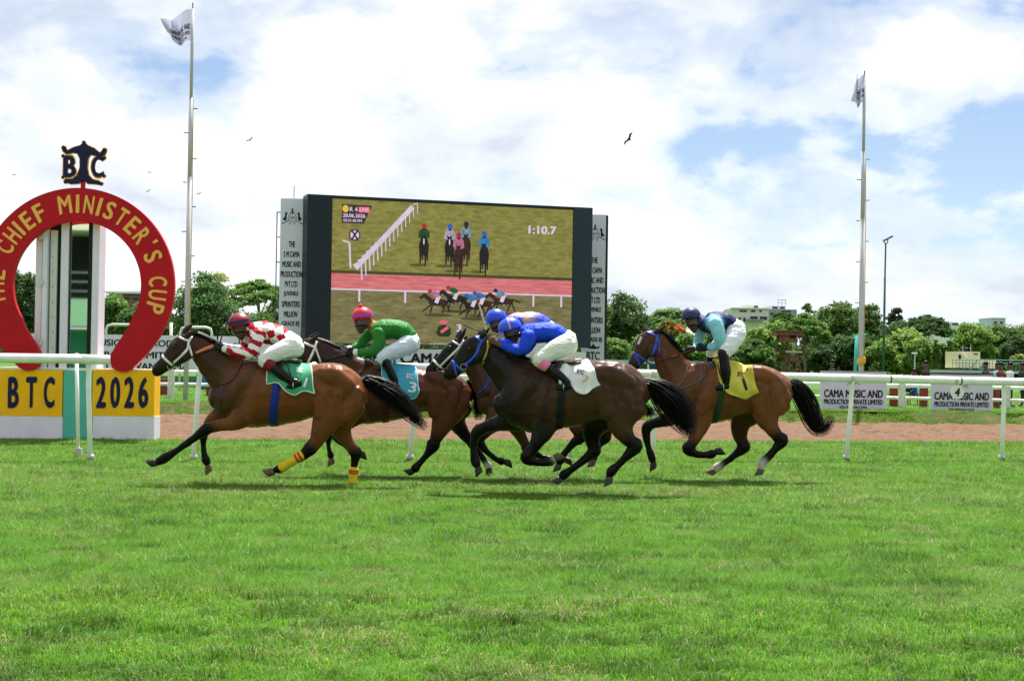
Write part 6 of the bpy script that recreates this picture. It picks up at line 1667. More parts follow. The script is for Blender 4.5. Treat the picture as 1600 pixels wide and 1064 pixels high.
# ------------------------------------------------------------------ riders
def make_jockey(J):
    H = HORSES[J['horse']]; fig = H['fig']; zm = fig.zm
    s0 = J['torso'][0]
    c0 = fig.p(s0[0], s0[1], 0)
    root = empty('person', Vector((c0.x, c0.y, c0.z - 0.1)), J['label'], 'person', 'jockeys')
    SK = (0.12, 0.058, 0.035)
    def far_of(st, dx=0, dy=0):
        return [(r[0] + dx, r[1] + dy, r[2], r[3], -r[4]) for r in st]
    an, af = J['arm'], J.get('armf') or far_of(J['arm'], 12, 4)
    tn, tf = J['thigh'], J.get('thighf') or far_of(J['thigh'], 14, 4)
    bn, bf = J['boot'], J.get('bootf') or far_of(J['boot'], 14, 4)
    fn, ff = J['foot'], J.get('footf') or far_of(J['foot'], 14, 4)
    hx, hy, ha, hb = J['helmet'][:4]; tilt = math.radians(J['helmet'][4])
    fx, fy = J['chin']
    # one skin from head to toe, thinner than the clothes
    skin_l = [(J['torso'], SK), (an, SK), (af, SK), (tn + bn, SK), (tf + bf, SK), (fn, SK), (ff, SK)]
    body_in = []
    for st, c in skin_l: body_in.append(([(r[0], r[1], r[2] * 0.78, r[3] * 0.78) + tuple(r[4:]) for r in st], c))
    nx, ny = J['torso'][-1][:2]
    head = [(nx, ny, 30, 30), ((nx + hx) / 2 * 0.4 + (hx + fx) / 2 * 0.6 + 12, (ny + fy) / 2 * 0.5 + hy * 0.5, 36, 36)]
    skull = [(hx + 6, hy - 6, ha * 0.6, 46), (hx + (fx - hx) * 0.4, hy + (fy - hy) * 0.4, ha * 0.74, 48), (hx + (fx - hx) * 0.75, hy + (fy - hy) * 0.75, ha * 0.52, 40), (fx, fy, 20, 24)]
    px_, py_ = J['nose']
    nose = [(px_ + 20, py_ - 18, 9, 9), (px_ + 6, py_ - 4, 11, 11), (px_ + 10, py_ + 4, 7, 9)]
    body_in += [(head, SK), (skull, SK), (nose, SK)]
    bo = fuse('body', fig, body_in, 0.0085, 3, MAT['skin'], root)
    bv = bvh_of(bo)
    # jacket: torso + both sleeves
    jc = J['jc']; sc = J.get('sc', jc); tc = J.get('tcols', [jc] * len(J['torso']))
    jl = [(J['torso'], tc), (an, J.get('scols', [sc] * len(an))), (af, J.get('scols', [sc] * len(af)))]
    hem = J['torso'][0]
    jm = J.get('jmat') or M_('silk_' + J['horse'], jc, 0.58, 0.15, attr='col', noise=0.10, nscale=9, bump=0.18, bscale=11)
    jo = fuse('jacket', fig, jl, 0.0085, 2, jm, root, wrinkle=0.0095, wscale=8.5, wdir=(1.7, 1, 0.6))
    # breeches
    hips = [(hem[0] + 10, hem[1] + 6, hem[2] * 1.0, hem[3] * 1.08), (hem[0] - 30, hem[1] + 2, hem[2] * 0.9, hem[3] * 0.95)] if 'hips' not in J else J['hips']
    bl = [(hips, (1, 1, 1)), (tn, (1, 1, 1)), (tf, (1, 1, 1))]
    brm = M_('breeches_' + J['horse'], J.get('bc', (0.74, 0.74, 0.73)), 0.6, 0.3, noise=0.06, nscale=14, bump=0.2, bscale=12)
    fuse('breeches', fig, bl, 0.0085, 2, brm, root, wrinkle=0.0070, wscale=9.5, wdir=(0.6, 1, 1.9))
    for st, ft, nm in ((bn, fn, 1), (bf, ff, -1)):
        bt = fuse('boot', fig, [(st, (0.01, 0.01, 0.01)), (ft, (0.01, 0.01, 0.01))], 0.0075, 2, MAT['leather_black'], root)
        if J.get('cuff'):
            a, b = st[0], st[1]; k0, k1 = J.get('cuffr', (0.0, 0.75))
            q0 = [a[i] * (1 - k0) + b[i] * k0 for i in range(5)]; q1 = [a[i] * (1 - k1) + b[i] * k1 for i in range(5)]
            for q in (q0, q1): q[2] *= 1.16; q[3] *= 1.18
            V, F, _, _ = loft_np(fig, [q0, q1], seg=14)
            MB().add(V, F).build('boot_cuff', M_('cuff_' + J['horse'], J['cuff'], 0.5, bump=0.1), bt, True)
        # sole
        a, b = ft[0], ft[-1]
        mbs = MB().tube([fig.p(a[0], a[1] + a[2] * 0.9, a[4]), fig.p(b[0], b[1] + b[2] * 0.9, b[4])], 0.02, 8)
        mbs.build('sole', M_('sole', (0.05, 0.05, 0.05), 0.6), bt, True)
    # helmet: cap over the skull with peak
    def shell(ax, by, lat, x0, y0, til, cut, nu=20, nv=12, grow=1.0):
        V = []; F = []
        for j in range(nv + 1):
            ph = cut * j / nv
            for i in range(nu):
                th = 2 * math.pi * i / nu
                lx = ax * math.sin(ph) * math.cos(th) * grow; ly = -by * math.cos(ph) * grow; ll = lat * math.sin(ph) * math.sin(th) * grow
                X = lx * math.cos(til) - ly * math.sin(til); Y = lx * math.sin(til) + ly * math.cos(til)
                V.append(fig.p(x0 + X, y0 + Y, ll))
        for j in range(nv):
            for i in range(nu):
                F.append((j*nu+i, j*nu+(i+1) % nu, (j+1)*nu+(i+1) % nu, (j+1)*nu+i))
        return V, F
    V, F = shell(ha, hb, ha * 0.86, hx, hy, tilt, math.radians(108))
    hm = M_('helmet_' + J['horse'], J['hc'], 0.38, 0.45, noise=0.12, nscale=14, bump=0.25, bscale=12)
    ho = MB().add(V, F).build('helmet', hm, root, True)
    so = ho.modifiers.new('s', 'SOLIDIFY'); so.thickness = 0.008; so.offset = -1
    # peak
    mbp = MB(); Vp = []; nP = 9
    for i in range(nP):
        th = math.radians(-55 + 110 * i / (nP - 1))
        for rr, yy in ((1.0, 0.18), (1.26, 0.34)):
            lx = -ha * math.cos(th) * rr; ly = hb * yy; ll = ha * 0.86 * math.sin(th) * rr
            X = lx * math.cos(tilt) - ly * math.sin(tilt); Y = lx * math.sin(tilt) + ly * math.cos(tilt)
            Vp.append(fig.p(hx + X, hy + Y, ll))
    mbp.add(Vp, [(2*i, 2*i+1, 2*i+3, 2*i+2) for i in range(nP - 1)])
    pk = mbp.build('peak', hm, ho, True)
    so = pk.modifiers.new('s', 'SOLIDIFY'); so.thickness = 0.006
    def helmet_band(name, col, f0, f1, axis=0):
        V = []; nu = 30
        for i in range(nu):
            th = 2 * math.pi * i / nu
            for f in (f0, f1):
                if axis == 0:
                    ph = f; lx = ha * 1.035 * math.sin(ph) * math.cos(th); ly = -hb * 1.035 * math.cos(ph); ll = ha * 0.89 * math.sin(ph) * math.sin(th)
                else:   # strap over the crown
                    ps = -1.75 + 3.5 * i / (nu - 1); lx = f; k = math.sqrt(max(0.05, 1 - (f / ha) ** 2))
                    ly = -hb * 1.035 * k * math.cos(ps); ll = ha * 0.89 * k * math.sin(ps)
                X = lx * math.cos(tilt) - ly * math.sin(tilt); Y = lx * math.sin(tilt) + ly * math.cos(tilt)
                V.append(fig.p(hx + X, hy + Y, ll))
        rng_ = range(nu) if axis == 0 else range(nu - 1)
        MB().add(V, [(2*i, 2*i+1, 2*((i+1) % nu)+1, 2*((i+1) % nu)) for i in rng_]).build(name, M_(name + J['horse'], col, 0.5), ho, True)
    if J.get('band'): helmet_band('band', J['band'], 1.32, 1.62)
    if J.get('strapc'): helmet_band('strap', J['strapc'], -4, 8, 1)
    if J.get('pom'):
        g = np.random.default_rng(3); mbq = MB(); c = fig.p(*J['pom'])
        for _ in range(40):
            d = Vector(g.normal(0, 1, 3)).normalized(); mbq.ball(c + d * 0.020, 0.012, 6, 4)
        mbq.build('pompom', hm, ho, True)
    # goggles round the eyes
    gx, gy = J['gog']
    gt = ring_strap(fig, bv, gx, gy, math.sin(-tilt), math.cos(tilt), 22, R=130, off=0.009, n=30)
    gt.build('goggles', M_('goggles', (0.008, 0.008, 0.01), 0.12, 0.7), root, True)
    # ear
    e = J['ear']; o = fig.p(e[0], e[1], 160); dd = (fig.p(e[0], e[1], 0) - o).normalized(); hh = bv.ray_cast(o, dd, 1)
    if hh[0] is not None: MB().ball(hh[0], (0.018, 0.010, 0.028)).build('ear', MAT['skin'], root, True)
    # hands closed round the reins: palm and five fingers each
    for st, sg in ((an, 1), (af, -1)):
        w = st[-1]; hx_, hy_ = (J['hand'] if sg > 0 else J.get('handf', (w[0] - 38, w[1] - 10)))
        l = w[4] * 0.8
        dx, dy = hx_ - w[0], hy_ - w[1]; n = math.hypot(dx, dy); dx /= n; dy /= n
        ux, uy = dy, -dx
        if uy > 0: ux, uy = -ux, -uy
        lo = [([(w[0], w[1], 19, 17, w[4]), (hx_ - dx * 4, hy_ - dy * 4, 22, 15, l), (hx_ + dx * 14, hy_ + dy * 14, 20, 14, l)], (1, 1, 1))]
        for q in range(4):
            f = (q - 1.5) * 10.5; ln = (15, 19, 18, 13)[q]
            kx, ky = hx_ + dx * 14 + ux * f, hy_ + dy * 14 + uy * f
            lo.append(([(kx - dx * 8, ky - dy * 8, 6, 6, l + 9), (kx + dx * ln, ky + dy * ln, 5.6, 5.6, l + 8), (kx + dx * (ln + 4), ky + dy * (ln + 4), 5.2, 5.2, l - 8), (kx + dx * 4, ky + dy * 4, 4.8, 4.8, l - 16)], (1, 1, 1)))
        lo.append(([(hx_ - dx * 6 + ux * 18, hy_ - dy * 6 + uy * 18, 7, 7, l), (hx_ + dx * 8 + ux * 26, hy_ + dy * 8 + uy * 26, 6, 6, l - 4), (hx_ + dx * 22 + ux * 24, hy_ + dy * 22 + uy * 24, 5, 5, l - 8)], (1, 1, 1)))
        gm = MAT['skin'] if J.get('bare') else (M_('glove_dark', (0.014, 0.014, 0.016), 0.55, bump=0.2))
        go = fuse('hand' if J.get('bare') else 'glove', fig, lo, 0.0045, 1, gm, root)
        if J.get('wrist') and not J.get('bare'):
            V, F, _, _ = loft_np(fig, [(w[0] + (hx_ - w[0]) * 0.0, w[1], 22, 20, w[4]), (w[0] + (hx_ - w[0]) * 0.5, w[1] + (hy_ - w[1]) * 0.5, 23, 19, (w[4] + l) / 2)], seg=12)
            MB().add(V, F).build('glove_cuff', M_('cuffwhite', (0.75, 0.75, 0.73), 0.6), go, True)
    J['root'] = root; J['fig'] = fig
    return root

WH = (0.76, 0.75, 0.72)
# chequered red and white silk
cm = mat('silk_checks', (1, 1, 1), 0.58, 0.15, bump=0.18, bscale=11)
t = cm.node_tree; b = [n for n in t.nodes if n.type == 'BSDF_PRINCIPLED'][0]
tc_ = N(t, 'ShaderNodeTexCoord'); wn = N(t, 'ShaderNodeTexNoise'); wn.inputs['Scale'].default_value = 7; wn.inputs['Detail'].default_value = 3
L(t, tc_.outputs['Object'], wn.inputs['Vector'])
wa = N(t, 'ShaderNodeMixRGB', blend_type='ADD'); wa.inputs[0].default_value = 0.085
L(t, tc_.outputs['Object'], wa.inputs[1]); L(t, wn.outputs['Color'], wa.inputs[2])
mp_ = N(t, 'ShaderNodeMapping'); mp_.inputs['Rotation'].default_value = (0, math.radians(24), 0); mp_.inputs['Scale'].default_value = (1, 0.0, 1.15)
ck = N(t, 'ShaderNodeTexChecker'); ck.inputs['Scale'].default_value = 10.5
ck.inputs['Color1'].default_value = (0.40, 0.006, 0.022, 1); ck.inputs['Color2'].default_value = (0.80, 0.77, 0.77, 1)
L(t, wa.outputs[0], mp_.inputs[0]); L(t, mp_.outputs[0], ck.inputs['Vector'])
wv = N(t, 'ShaderNodeTexWave'); wv.inputs['Scale'].default_value = 2.6; wv.inputs['Distortion'].default_value = 1.5
mp2 = N(t, 'ShaderNodeMapping'); mp2.inputs['Rotation'].default_value = (0, math.radians(62), 0); L(t, wa.outputs[0], mp2.inputs[0]); L(t, mp2.outputs[0], wv.inputs['Vector'])
rp2 = N(t, 'ShaderNodeValToRGB'); rp2.color_ramp.elements[0].position = 0.46; rp2.color_ramp.elements[1].position = 0.52
rp2.color_ramp.elements[0].color = (0.40, 0.006, 0.022, 1); rp2.color_ramp.elements[1].color = (0.80, 0.77, 0.77, 1); L(t, wv.outputs['Fac'], rp2.inputs[0])
av = N(t, 'ShaderNodeAttribute', attribute_name='col'); sx_ = N(t, 'ShaderNodeSeparateXYZ'); L(t, av.outputs['Vector'], sx_.inputs[0])
mm_ = N(t, 'ShaderNodeMixRGB'); mk_ = N(t, 'ShaderNodeMapRange'); mk_.inputs[1].default_value = 0.8; mk_.inputs[2].default_value = 0.9; L(t, sx_.outputs[0], mk_.inputs[0]); L(t, mk_.outputs[0], mm_.inputs[0]); L(t, ck.outputs[0], mm_.inputs[1]); L(t, rp2.outputs[0], mm_.inputs[2]); L(t, mm_.outputs[0], b.inputs['Base Color'])

JOCKEYS = []
j = dict(horse='h1', label='jockey in red and white chequered jacket and dark red cap on the leading bay', jmat=cm, jc=(0.0, 0.0, 0.0), sc=(1.0, 1.0, 1.0))
j['torso'] = [(925,222,66,84),(880,190,66,86),(820,168,68,96),(755,152,68,104),(705,142,50,84),(676,140,34,44)]
j['hips'] = [(978,262,48,72),(952,236,66,92),(905,222,56,84)]
j['thigh'] = [(960,240,68,58,52),(885,268,58,50,96),(812,302,50,45,122),(770,332,42,38,136),(788,352,34,32,140)]
j['boot'] = [(786,346,35,33,140),(828,378,30,29,146),(880,420,32,29,150),(940,462,27,25,152),(975,474,26,23,152)]
j['foot'] = [(992,474,22,22,152),(950,490,22,23,154),(908,504,15,20,154)]
j['arm'] = [(738,168,48,42,88),(716,228,42,38,108),(692,286,38,34,114),(624,286,30,28,96),(565,274,25,24,72),(540,266,21,20,60)]
j['armf'] = [(710,160,46,42,-88),(672,214,40,36,-104),(640,262,34,32,-106),(590,262,28,26,-84),(545,254,24,23,-60),(520,248,20,20,-46)]
j['hand'] = (498,248); j['handf'] = (478,238); j['wrist'] = True
j['helmet'] = (614,98,73,62,-10); j['chin'] = (630,196); j['nose'] = (598,178); j['gog'] = (612,152); j['ear'] = (650,140)
j['hc'] = (0.24, 0.008, 0.022); j['band'] = (0.02, 0.02, 0.10); j['cuff'] = (0.20, 0.008, 0.022); j['cuffr'] = (0.05, 0.8)
JOCKEYS.append(j)
j = dict(horse='h2', label='jockey in green jacket and red cap with bobble', jc=(0.020, 0.17, 0.025), sc=(0.020, 0.17, 0.025), bc=(0.60, 0.68, 0.78))
j['torso'] = [(722,232,56,80),(680,196,64,84),(620,178,62,92),(555,180,66,100),(505,170,50,80),(478,150,32,42)]
j['tcols'] = [(0.020,0.17,0.025)] * 4 + [(0.12,0.13,0.025), (0.55,0.012,0.012)]
j['hips'] = [(738,282,40,70),(728,250,56,86),(690,240,48,80)]
j['thigh'] = [(730,262,60,54,48),(660,298,52,46,92),(590,330,44,40,116),(545,358,36,34,128),(560,376,30,29,130)]
j['boot'] = [(562,372,31,30,130),(590,420,27,26,134),(612,470,27,25,136),(632,515,23,21,138)]
j['foot'] = [(655,538,17,19,138),(628,532,18,20,140),(600,530,13,17,140)]
j['arm'] = [(528,196,44,38,84),(530,258,38,34,102),(505,312,36,32,108),(455,324,28,27,88),(415,322,23,22,62),(395,322,19,19,52)]
j['armf'] = [(490,190,42,38,-84),(445,236,36,34,-96),(410,276,32,30,-94),(385,288,26,25,-70),(365,296,22,21,-50),(352,300,19,19,-40)]
j['hand'] = (360,322); j['handf'] = (322,308); j['wrist'] = True
j['helmet'] = (424,96,66,58,-6); j['chin'] = (414,194); j['nose'] = (388,176); j['gog'] = (412,150); j['ear'] = (448,144)
j['hc'] = (0.60, 0.010, 0.020); j['band'] = (0.32, 0.06, 0.42); j['pom'] = (414, 34, 0); j['pomc'] = 1
JOCKEYS.append(j)
BL = (0.010, 0.055, 0.62)
j = dict(horse='h3', label='jockey in royal blue jacket with pale patch, partly hidden behind the nearer blue rider', jc=BL, bc=(0.72, 0.72, 0.71))
j['torso'] = [(770,118,52,76),(720,92,58,80),(660,88,58,90),(600,92,58,98),(552,92,46,80),(520,92,32,42)]
j['tcols'] = [BL, BL, (0.62, 0.42, 0.32), (0.60, 0.42, 0.34), BL, BL]
j['hips'] = [(812,170,44,68),(788,132,52,80),(740,150,46,76)]
j['thigh'] = [(785,170,60,54,48),(720,232,52,46,92),(650,286,44,40,114),(622,312,36,34,124),(640,330,30,29,126)]
j['boot'] = [(642,328,30,30,126),(680,380,27,26,130),(715,430,27,25,132),(745,470,23,21,134)]
j['foot'] = [(768,486,17,19,134),(738,490,18,20,136),(710,494,13,17,136)]
j['arm'] = [(575,110,44,38,84),(560,170,38,34,100),(540,222,34,31,104),(490,224,27,26,84),(440,210,23,22,60),(420,204,19,19,50)]
j['hand'] = (384,196)
j['helmet'] = (460,70,66,60,-14); j['chin'] = (472,150); j['nose'] = (436,146); j['gog'] = (452,122); j['ear'] = (492,112)
j['hc'] = BL
JOCKEYS.append(j)
j = dict(horse='h4', label='nearest jockey in royal blue jacket, white breeches and pink boot tops', jc=BL, bc=(0.68, 0.71, 0.66), bare=True)
j['torso'] = [(880,196,60,84),(830,166,64,86),(770,158,64,96),(700,162,64,104),(648,158,50,84),(612,160,34,44)]
j['hips'] = [(930,232,44,72),(905,200,60,92),(860,210,54,84)]
j['thigh'] = [(910,222,68,58,52),(840,258,62,52,96),(770,298,52,46,122),(726,326,44,40,136),(745,350,36,34,140)]
j['boot'] = [(742,346,36,34,140),(790,380,30,29,146),(840,420,34,31,150),(890,462,29,26,152),(905,480,28,25,152)]
j['foot'] = [(918,492,24,23,152),(880,500,24,24,154),(846,506,17,21,154)]
j['arm'] = [(670,176,50,44,90),(648,226,44,40,108),(620,266,38,34,114),(560,258,30,28,98),(520,246,25,24,74),(495,238,20,20,60)]
j['hand'] = (448,214)
j['helmet'] = (546,126,74,62,-16); j['chin'] = (580,206); j['nose'] = (540,198); j['gog'] = (552,178); j['ear'] = (588,166)
j['hc'] = (0.012, 0.075, 0.66); j['strapc'] = (0.5, 0.28, 0.5); j['cuff'] = (0.72, 0.20, 0.38); j['cuffr'] = (0.0, 0.75)
JOCKEYS.append(j)
NV, LB = (0.008, 0.016, 0.085), (0.24, 0.56, 0.66)
j = dict(horse='h5', label='last jockey in navy jacket with pale blue sleeves and navy cap', jc=NV, sc=LB, bc=(0.72, 0.74, 0.77))
j['torso'] = [(695,150,50,76),(655,130,56,82),(600,130,64,92),(548,140,66,96),(512,130,48,78),(495,112,32,42)]
j['tcols'] = [NV, NV, NV, NV, NV, (0.02, 0.03, 0.1)]
j['scols'] = [LB] * 6
j['hips'] = [(735,215,44,70),(722,170,56,86),(680,170,48,80)]
j['thigh'] = [(728,188,64,56,46),(706,238,60,50,86),(676,290,50,44,112),(648,330,40,36,126),(645,352,34,32,130)]
j['thighf'] = [(715,190,60,56,-46),(660,240,54,50,-86),(600,290,46,42,-112),(570,325,38,36,-126),(565,350,32,32,-130)]
j['boot'] = [(640,318,37,35,128),(648,380,33,32,134),(655,430,33,31,138),(658,490,27,26,140),(660,515,25,23,140)]
j['bootf'] = [(570,320,35,34,-128),(565,380,31,30,-134),(575,430,31,30,-138),(585,490,26,25,-140),(588,515,24,22,-140)]
j['foot'] = [(672,534,20,20,140),(640,540,20,21,142),(600,548,14,18,142)]
j['footf'] = [(600,534,20,20,-140),(570,540,20,21,-142),(540,548,14,18,-142)]
j['arm'] = [(585,134,46,40,84),(606,190,42,38,100),(618,252,38,34,106),(590,284,30,28,88),(560,290,25,24,62),(545,292,20,20,54)]
j['armf'] = [(530,150,44,40,-84),(502,200,38,34,-96),(486,250,34,32,-94),(478,280,27,26,-70),(470,292,22,22,-50),(465,296,19,19,-44)]
j['hand'] = (506,294); j['handf'] = (432,306)
j['helmet'] = (440,98,63,58,-4); j['chin'] = (462,188); j['nose'] = (434,172); j['gog'] = (440,148); j['ear'] = (484,136)
j['hc'] = (0.008, 0.012, 0.075)
JOCKEYS.append(j)
for j in JOCKEYS: make_jockey(j)

# ------------------------------------------------------------------ tack
def tack(key, bridle_col, nose, crown, cheek, rein_to, girth, gcol, cloth_top, cloth_bot, ccol, saddle, bit, extra=None, seed=0, rein_col=None, prints=None):
    H = HORSES[key]; fig, bv, root = H['fig'], H['bvh'], H['root']
    bm_ = M_('bridle_' + key, bridle_col, 0.42, 0.4, noise=0.1)
    mb = MB()
    x, y, tx, ty, w = nose; r = ring_strap(fig, bv, x, y, tx, ty, w, R=150); mb.add(r.v, r.f)
    for pl, w in cheek:
        for sd in (1, -1): side_strap(fig, bv, pl, w, sd, mb=mb)
    br = mb.build('bridle', bm_, root, True)
    # bit ring
    for sg in (1, -1):
        c = fig.p(bit[0], bit[1], sg * 200); dd = (fig.p(bit[0], bit[1], 0) - c).normalized(); hh = bv.ray_cast(c, dd, 1)
        c = (hh[0] - dd * 0.008) if hh[0] is not None else fig.p(bit[0], bit[1], sg * 30)
        pts = [c + (CR * math.cos(a) + CU * math.sin(a)) * 0.034 for a in np.linspace(0, 6.283, 17)]
        MB().tube(pts, 0.0045, 6, False).build('bit_ring', MAT['steel'], br, True)
    rm = M_('rein_' + key, rein_col or (0.012, 0.01, 0.01), 0.5)
    for sg in (1, -1):
        pts = [(bit[0], bit[1], sg * 40)] + [(q[0], q[1], sg * q[2]) for q in rein_to]
        D = densify([(a, b, c, 5) for a, b, c in pts], 5)
        tubez(fig, [(r[0], r[1], r[2]) for r in densify([(p[0], p[1], 5, 5, p[2]) for p in pts], 5)[:, [0, 1, 4]]], 0.008).build('rein', rm, root, True)
    if girth:
        x, y, tx, ty, w = girth
        r = ring_strap(fig, bv, x, y, tx, ty, w, R={'h1': 218, 'h2': 196, 'h3': 205, 'h4': 222, 'h5': 206}[key], off=0.010, n=60)
        r.build('girth', M_('girth_' + key, gcol, 0.6, noise=0.1), root, True)
    if cloth_top:
        V, F, A = cloth_over_back(fig, bv, cloth_top, cloth_bot, seed=seed, wrinkle=extra.get('wr', 0.006) if extra else 0.006)
        co = mesh_np('saddle_cloth', V, F, M_('cloth_' + key, ccol, 0.62, 0.25, noise=0.07, nscale=10, bump=0.25, bscale=14), root, True)
        so = co.modifiers.new('s', 'SOLIDIFY'); so.thickness = 0.006; so.offset = 0
        H['cloth'] = co
        cb = bvh_of(co)
        if extra and extra.get('edge'):
            e = [Vector(A[-1, i]) for i in range(A.shape[1])] + [Vector(A[j, -1]) for j in range(A.shape[0] - 1, A.shape[0] // 2, -1)]
            e0 = [Vector(A[j, 0]) for j in range(A.shape[0] // 2, A.shape[0])]
            MB().tube(e0 + e[1:], 0.007, 6).build('piping', M_('piping_' + key, extra['edge'], 0.6), co, True)
        for (txt, x, y, sz, ang, col, wd) in (prints or []):
            put_on(fig, cb, txt, x, y, sz, ang, M_('print_%s_%d' % (key, int(col[0] * 100)), col, 0.6), 'printed_mark', co, bold=0.035, off=0.010, wid=wd)
    # saddle
    if saddle:
        (x0, y0), (x1, y1), lat = saddle
        mx, my = (x0 + x1) / 2, (y0 + y1) / 2
        st = [(x0, y0 - 4, 16, lat * 0.6), (x0 + (x1 - x0) * 0.25, my + 2, 14, lat * 0.85), (x0 + (x1 - x0) * 0.65, my + 2, 13, lat), (x1, y1 - 6, 13, lat * 0.9)]
        flap = [([(mx - 30, my + 6, 36, 12, sg * lat), (mx - 36, my + 70, 40, 9, sg * (lat + 40)), (mx - 30, my + 125, 30, 8, sg * (lat + 56))], (1, 1, 1)) for sg in (1, -1)]
        fuse('saddle', fig, [(st, (1, 1, 1))] + flap, 0.009, 2, MAT['leather_matt'], root)
    return fig, bv, root

WHB = (0.72, 0.72, 0.68); BLB = (0.02, 0.07, 0.55)
f1, b1, r1 = tack('h1', WHB, (172,335,-0.66,0.75,16), (280,240,-0.45,0.9,22), [([(222,172),(258,196),(300,210)], 13), ([(322,178),(300,215),(292,258),(255,302),(205,348)], 15), ([(302,240),(318,295),(330,345)], 11)],
    [(260,350,60),(340,300,66),(440,262,60),(492,252,52)], (862,560,1.0,0.14,48), (0.008,0.028,0.26),
    [(800,330),(900,345),(1050,352)], [(812,478),(880,470),(930,520),(985,545),(1040,520),(1108,535)], (0.045,0.30,0.15), ((790,340),(1000,345),70), (185,372),
    extra=dict(edge=(0.7,0.74,0.7), wr=0.007), seed=2, prints=[('BTC', 992, 392, 30, 10, (0.7,0.76,0.7), 40), ('1', 1030, 470, 62, 20, (0.7,0.76,0.7), None)])
f2, b2, r2 = tack('h2', WHB, (-28,415,-0.66,0.75,14), (82,300,-0.45,0.9,22), [([(58,262),(90,275),(128,288)], 14), ([(140,250),(128,290),(110,335),(80,395)], 15), ([(130,290),(150,345),(165,385)], 12)],
    [(60,440,60),(180,380,66),(290,342,60),(355,328,52)], (585,600,1.0,0.09,40), (0.06,0.006,0.01),
    [(540,395),(640,420),(750,432)], [(560,470),(620,540),(665,602),(720,606),(765,604),(790,560)], (0.05,0.33,0.46), ((520,400),(720,430),66), (-10,430),
    extra=dict(edge=(0.45,0.62,0.7), wr=0.008), seed=4, prints=[('BTC', 722, 470, 30, 8, (0.7,0.78,0.8), 42), ('3', 738, 540, 66, 10, (0.7,0.78,0.8), 50)])
f3, b3, r3 = tack('h3', WHB, (100,362,-0.7,0.72,14), (222,258,-0.5,0.86,16), [([(172,200),(205,222),(240,240)], 11), ([(262,205),(225,255),(165,315),(110,370)], 13)],
    [(180,390,60),(280,300,62),(360,215,56),(384,200,48)], (700,590,1.0,0.1,42), (0.02,0.02,0.02),
    [(660,390),(760,400),(860,400)], [(670,520),(740,540),(800,560),(860,540)], (0.5,0.05,0.05), ((640,385),(830,392),66), (108,384), seed=6)
f4, b4, r4 = tack('h4', BLB, (212,362,-0.69,0.72,15), (338,250,-0.5,0.86,20), [([(298,176),(335,188),(372,215)], 14), ([(385,195),(358,235),(340,285),(300,335),(262,362)], 18), ([(185,322),(200,375),(215,432)], 13), ([(262,360),(290,375),(298,405)], 11)],
    [(300,372,60),(390,330,66),(420,250,60),(440,222,50)], (862,560,1.0,0.04,44), (0.008,0.008,0.009),
    [(830,352),(920,368),(1010,352)], [(850,480),(920,490),(960,530),(1010,540),(1060,505),(1105,485)], (0.70,0.71,0.71), ((800,345),(990,348),74), (258,372),
    extra=dict(wr=0.02), seed=9, prints=[('BTC', 988, 402, 30, 15, (0.02,0.02,0.02), 46), ('7', 1020, 450, 50, 30, (0.75,0.42,0.2), 34)])
f5, b5, r5 = tack('h5', BLB, (108,345,-0.55,0.83,13), (200,240,-0.35,0.93,16), [([(155,192),(190,205),(225,222)], 12), ([(232,205),(222,260),(205,320),(182,365)], 15), ([(230,230),(242,280),(236,340)], 9), ([(88,340),(110,380),(122,408)], 11)],
    [(260,370,62),(350,340,70),(440,312,62),(500,298,50)], (606,580,1.0,0.13,40), (0.012,0.05,0.025),
    [(575,402),(665,402),(752,398)], [(596,500),(640,570),(700,595),(755,612),(800,592),(838,570)], (0.60,0.52,0.075), ((520,398),(700,400),66), (185,375),
    extra=dict(wr=0.020), seed=12, rein_col=(0.10,0.022,0.012), prints=[('BTC', 752, 460, 30, 12, (0.02,0.02,0.02), 44), ('1', 775, 520, 78, -18, (0.02,0.02,0.02), None)])

def strap_part(name, key, lines, col, w, sides=(1, -1), rough=0.5):
    H = HORSES[key]
    for sd in sides:
        mb = MB()
        for pl in lines: side_strap(H['fig'], H['bvh'], pl, w, sd, mb=mb)
        mb.build(name, M_('strap_%s_%s' % (name, key), col, rough), H['root'], True)
strap_part('breast_girth', 'h1', [[(480,492),(560,465),(610,400),(640,330)]], (0.012,0.01,0.01), 7)
strap_part('neck_strap', 'h1', [[(345,288),(400,262),(455,240)]], (0.75,0.20,0.08), 20)
strap_part('breast_girth', 'h2', [[(330,500),(400,465),(440,420),(455,400)]], (0.02,0.016,0.015), 12)
strap_part('breast_girth', 'h3', [[(345,540),(395,500),(420,440)]], (0.02,0.05,0.4), 14)
strap_part('neck_strap', 'h4', [[(412,190),(408,270),(380,340),(350,400)]], (0.50,0.34,0.02), 16)
strap_part('breast_girth', 'h5', [[(360,550),(430,530),(500,490),(530,450)], [(350,540),(400,480),(425,400)], [(500,490),(500,420),(490,385)]], (0.10,0.09,0.09), 10)
# white markings: star and blaze lie in the coat
def mark(key, line, w):
    H = HORSES[key]; side_strap(H['fig'], H['bvh'], line, w, 1, off=0.004).build('white_marking', M_('marking', (0.62, 0.57, 0.54), 0.6), H['root'], True)
mark('h5', [(130,226),(120,246),(108,272)], 15)
mark('h3', [(122,282),(92,308),(64,336),(40,360)], 24)
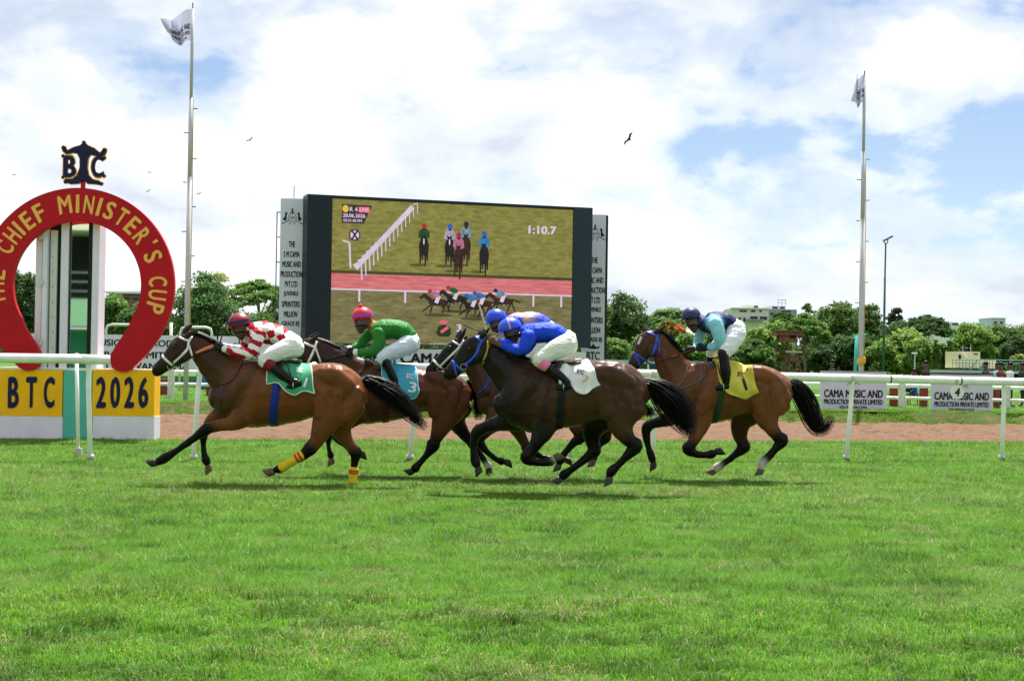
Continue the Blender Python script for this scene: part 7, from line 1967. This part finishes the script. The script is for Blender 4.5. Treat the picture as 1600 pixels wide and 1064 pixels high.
# yellow leg bandages of the leader
H = HORSES['h1']; LWz = 92
for (a, b, l) in (((1010,922),(878,1004), LWz * 1.02), ((1331,1012),(1324,1100), -LWz * 1.02)):
    dx, dy = b[0] - a[0], b[1] - a[1]
    def pt(f, r): return (a[0] + dx * f, a[1] + dy * f, r, r * 0.92, l)
    V, F, _, _ = loft_np(H['fig'], [pt(0.0, 33), pt(0.3, 29), pt(0.7, 28), pt(1.0, 32)], seg=16)
    bo_ = MB().add(V, F).build('leg_bandage', M_('bandage', (0.72, 0.52, 0.02), 0.65, noise=0.1, nscale=20, bump=0.3, bscale=30), H['root'], True)
    for f in (0.06, 0.22):
        V, F, _, _ = loft_np(H['fig'], [pt(f, 34 - f * 12), pt(f + 0.07, 33.4 - f * 12)], seg=16)
        MB().add(V, F).build('stripe', M_('bandage_red', (0.55, 0.05, 0.02), 0.6), bo_, True)
# whips
wf = HORSES['h1']['fig']
wh = MB().tube([wf.p(474,300,44), wf.p(490,235,44), wf.p(520,140,40), wf.p(556,55,38), wf.p(578,8,36)], [0.011,0.010,0.007,0.008,0.011], 8)
o = wh.build('riding_whip', M_('whip', (0.05,0.05,0.055), 0.5), None, True); setp(o, 'thin dark riding whip held upright by the leading jockey', 'whip')
wf = HORSES['h4']['fig']
o = MB().tube([wf.p(470,215,52), wf.p(540,225,55), wf.p(430,178,60), wf.p(255,108,60)][2:], [0.006,0.009], 8).build('riding_whip', MAT['whip'], None, True)
setp(o, 'dark riding whip pointing forward over the head of the dark brown horse', 'whip')

# pads showing behind the saddles, stirrups under the feet
def pad(key, st, col):
    H = HORSES[key]; V, F, _, _ = loft_np(H['fig'], st, seg=12)
    MB().add(V, F).build('saddle_pad', M_('pad_' + key, col, 0.7, noise=0.1, nscale=12, bump=0.2), H['root'], True)
pad('h1', [(918,328,6,48),(952,326,13,54),(986,336,7,46)], (0.70, 0.66, 0.66))
pad('h2', [(640,420,8,60),(690,426,10,64),(732,432,6,56)], (0.50, 0.06, 0.08))
pad('h4', [(868,342,9,62),(925,338,13,68),(990,326,7,52)], (0.62, 0.36, 0.26))
for J in JOCKEYS:
    H = HORSES[J['horse']]; fig = H['fig']
    for ft, sg in ((J['foot'], 1), (J.get('footf') or J['foot'], -1)):
        m = ft[1]; l = abs(m[4]) * sg
        pts = [fig.p(m[0] + 2, m[1] + 27 * -math.cos(a), l + 27 * math.sin(a)) for a in np.linspace(0, 6.283, 17)]
        st_ = MB().tube(pts, 0.006, 6, False).build('stirrup', MAT['steel'], H['root'], True)
        sd = H['torso'][3]; top = fig.p(m[0] - 36, m[1] - 150, sg * 118)
        MB().tube([fig.p(m[0] + 2, m[1] - 27, l), fig.p(m[0] - 22, m[1] - 90, (l + sg * 130) / 2), top], 0.008, 6).build('stirrup_leather', MAT['leather_matt'], st_, True)
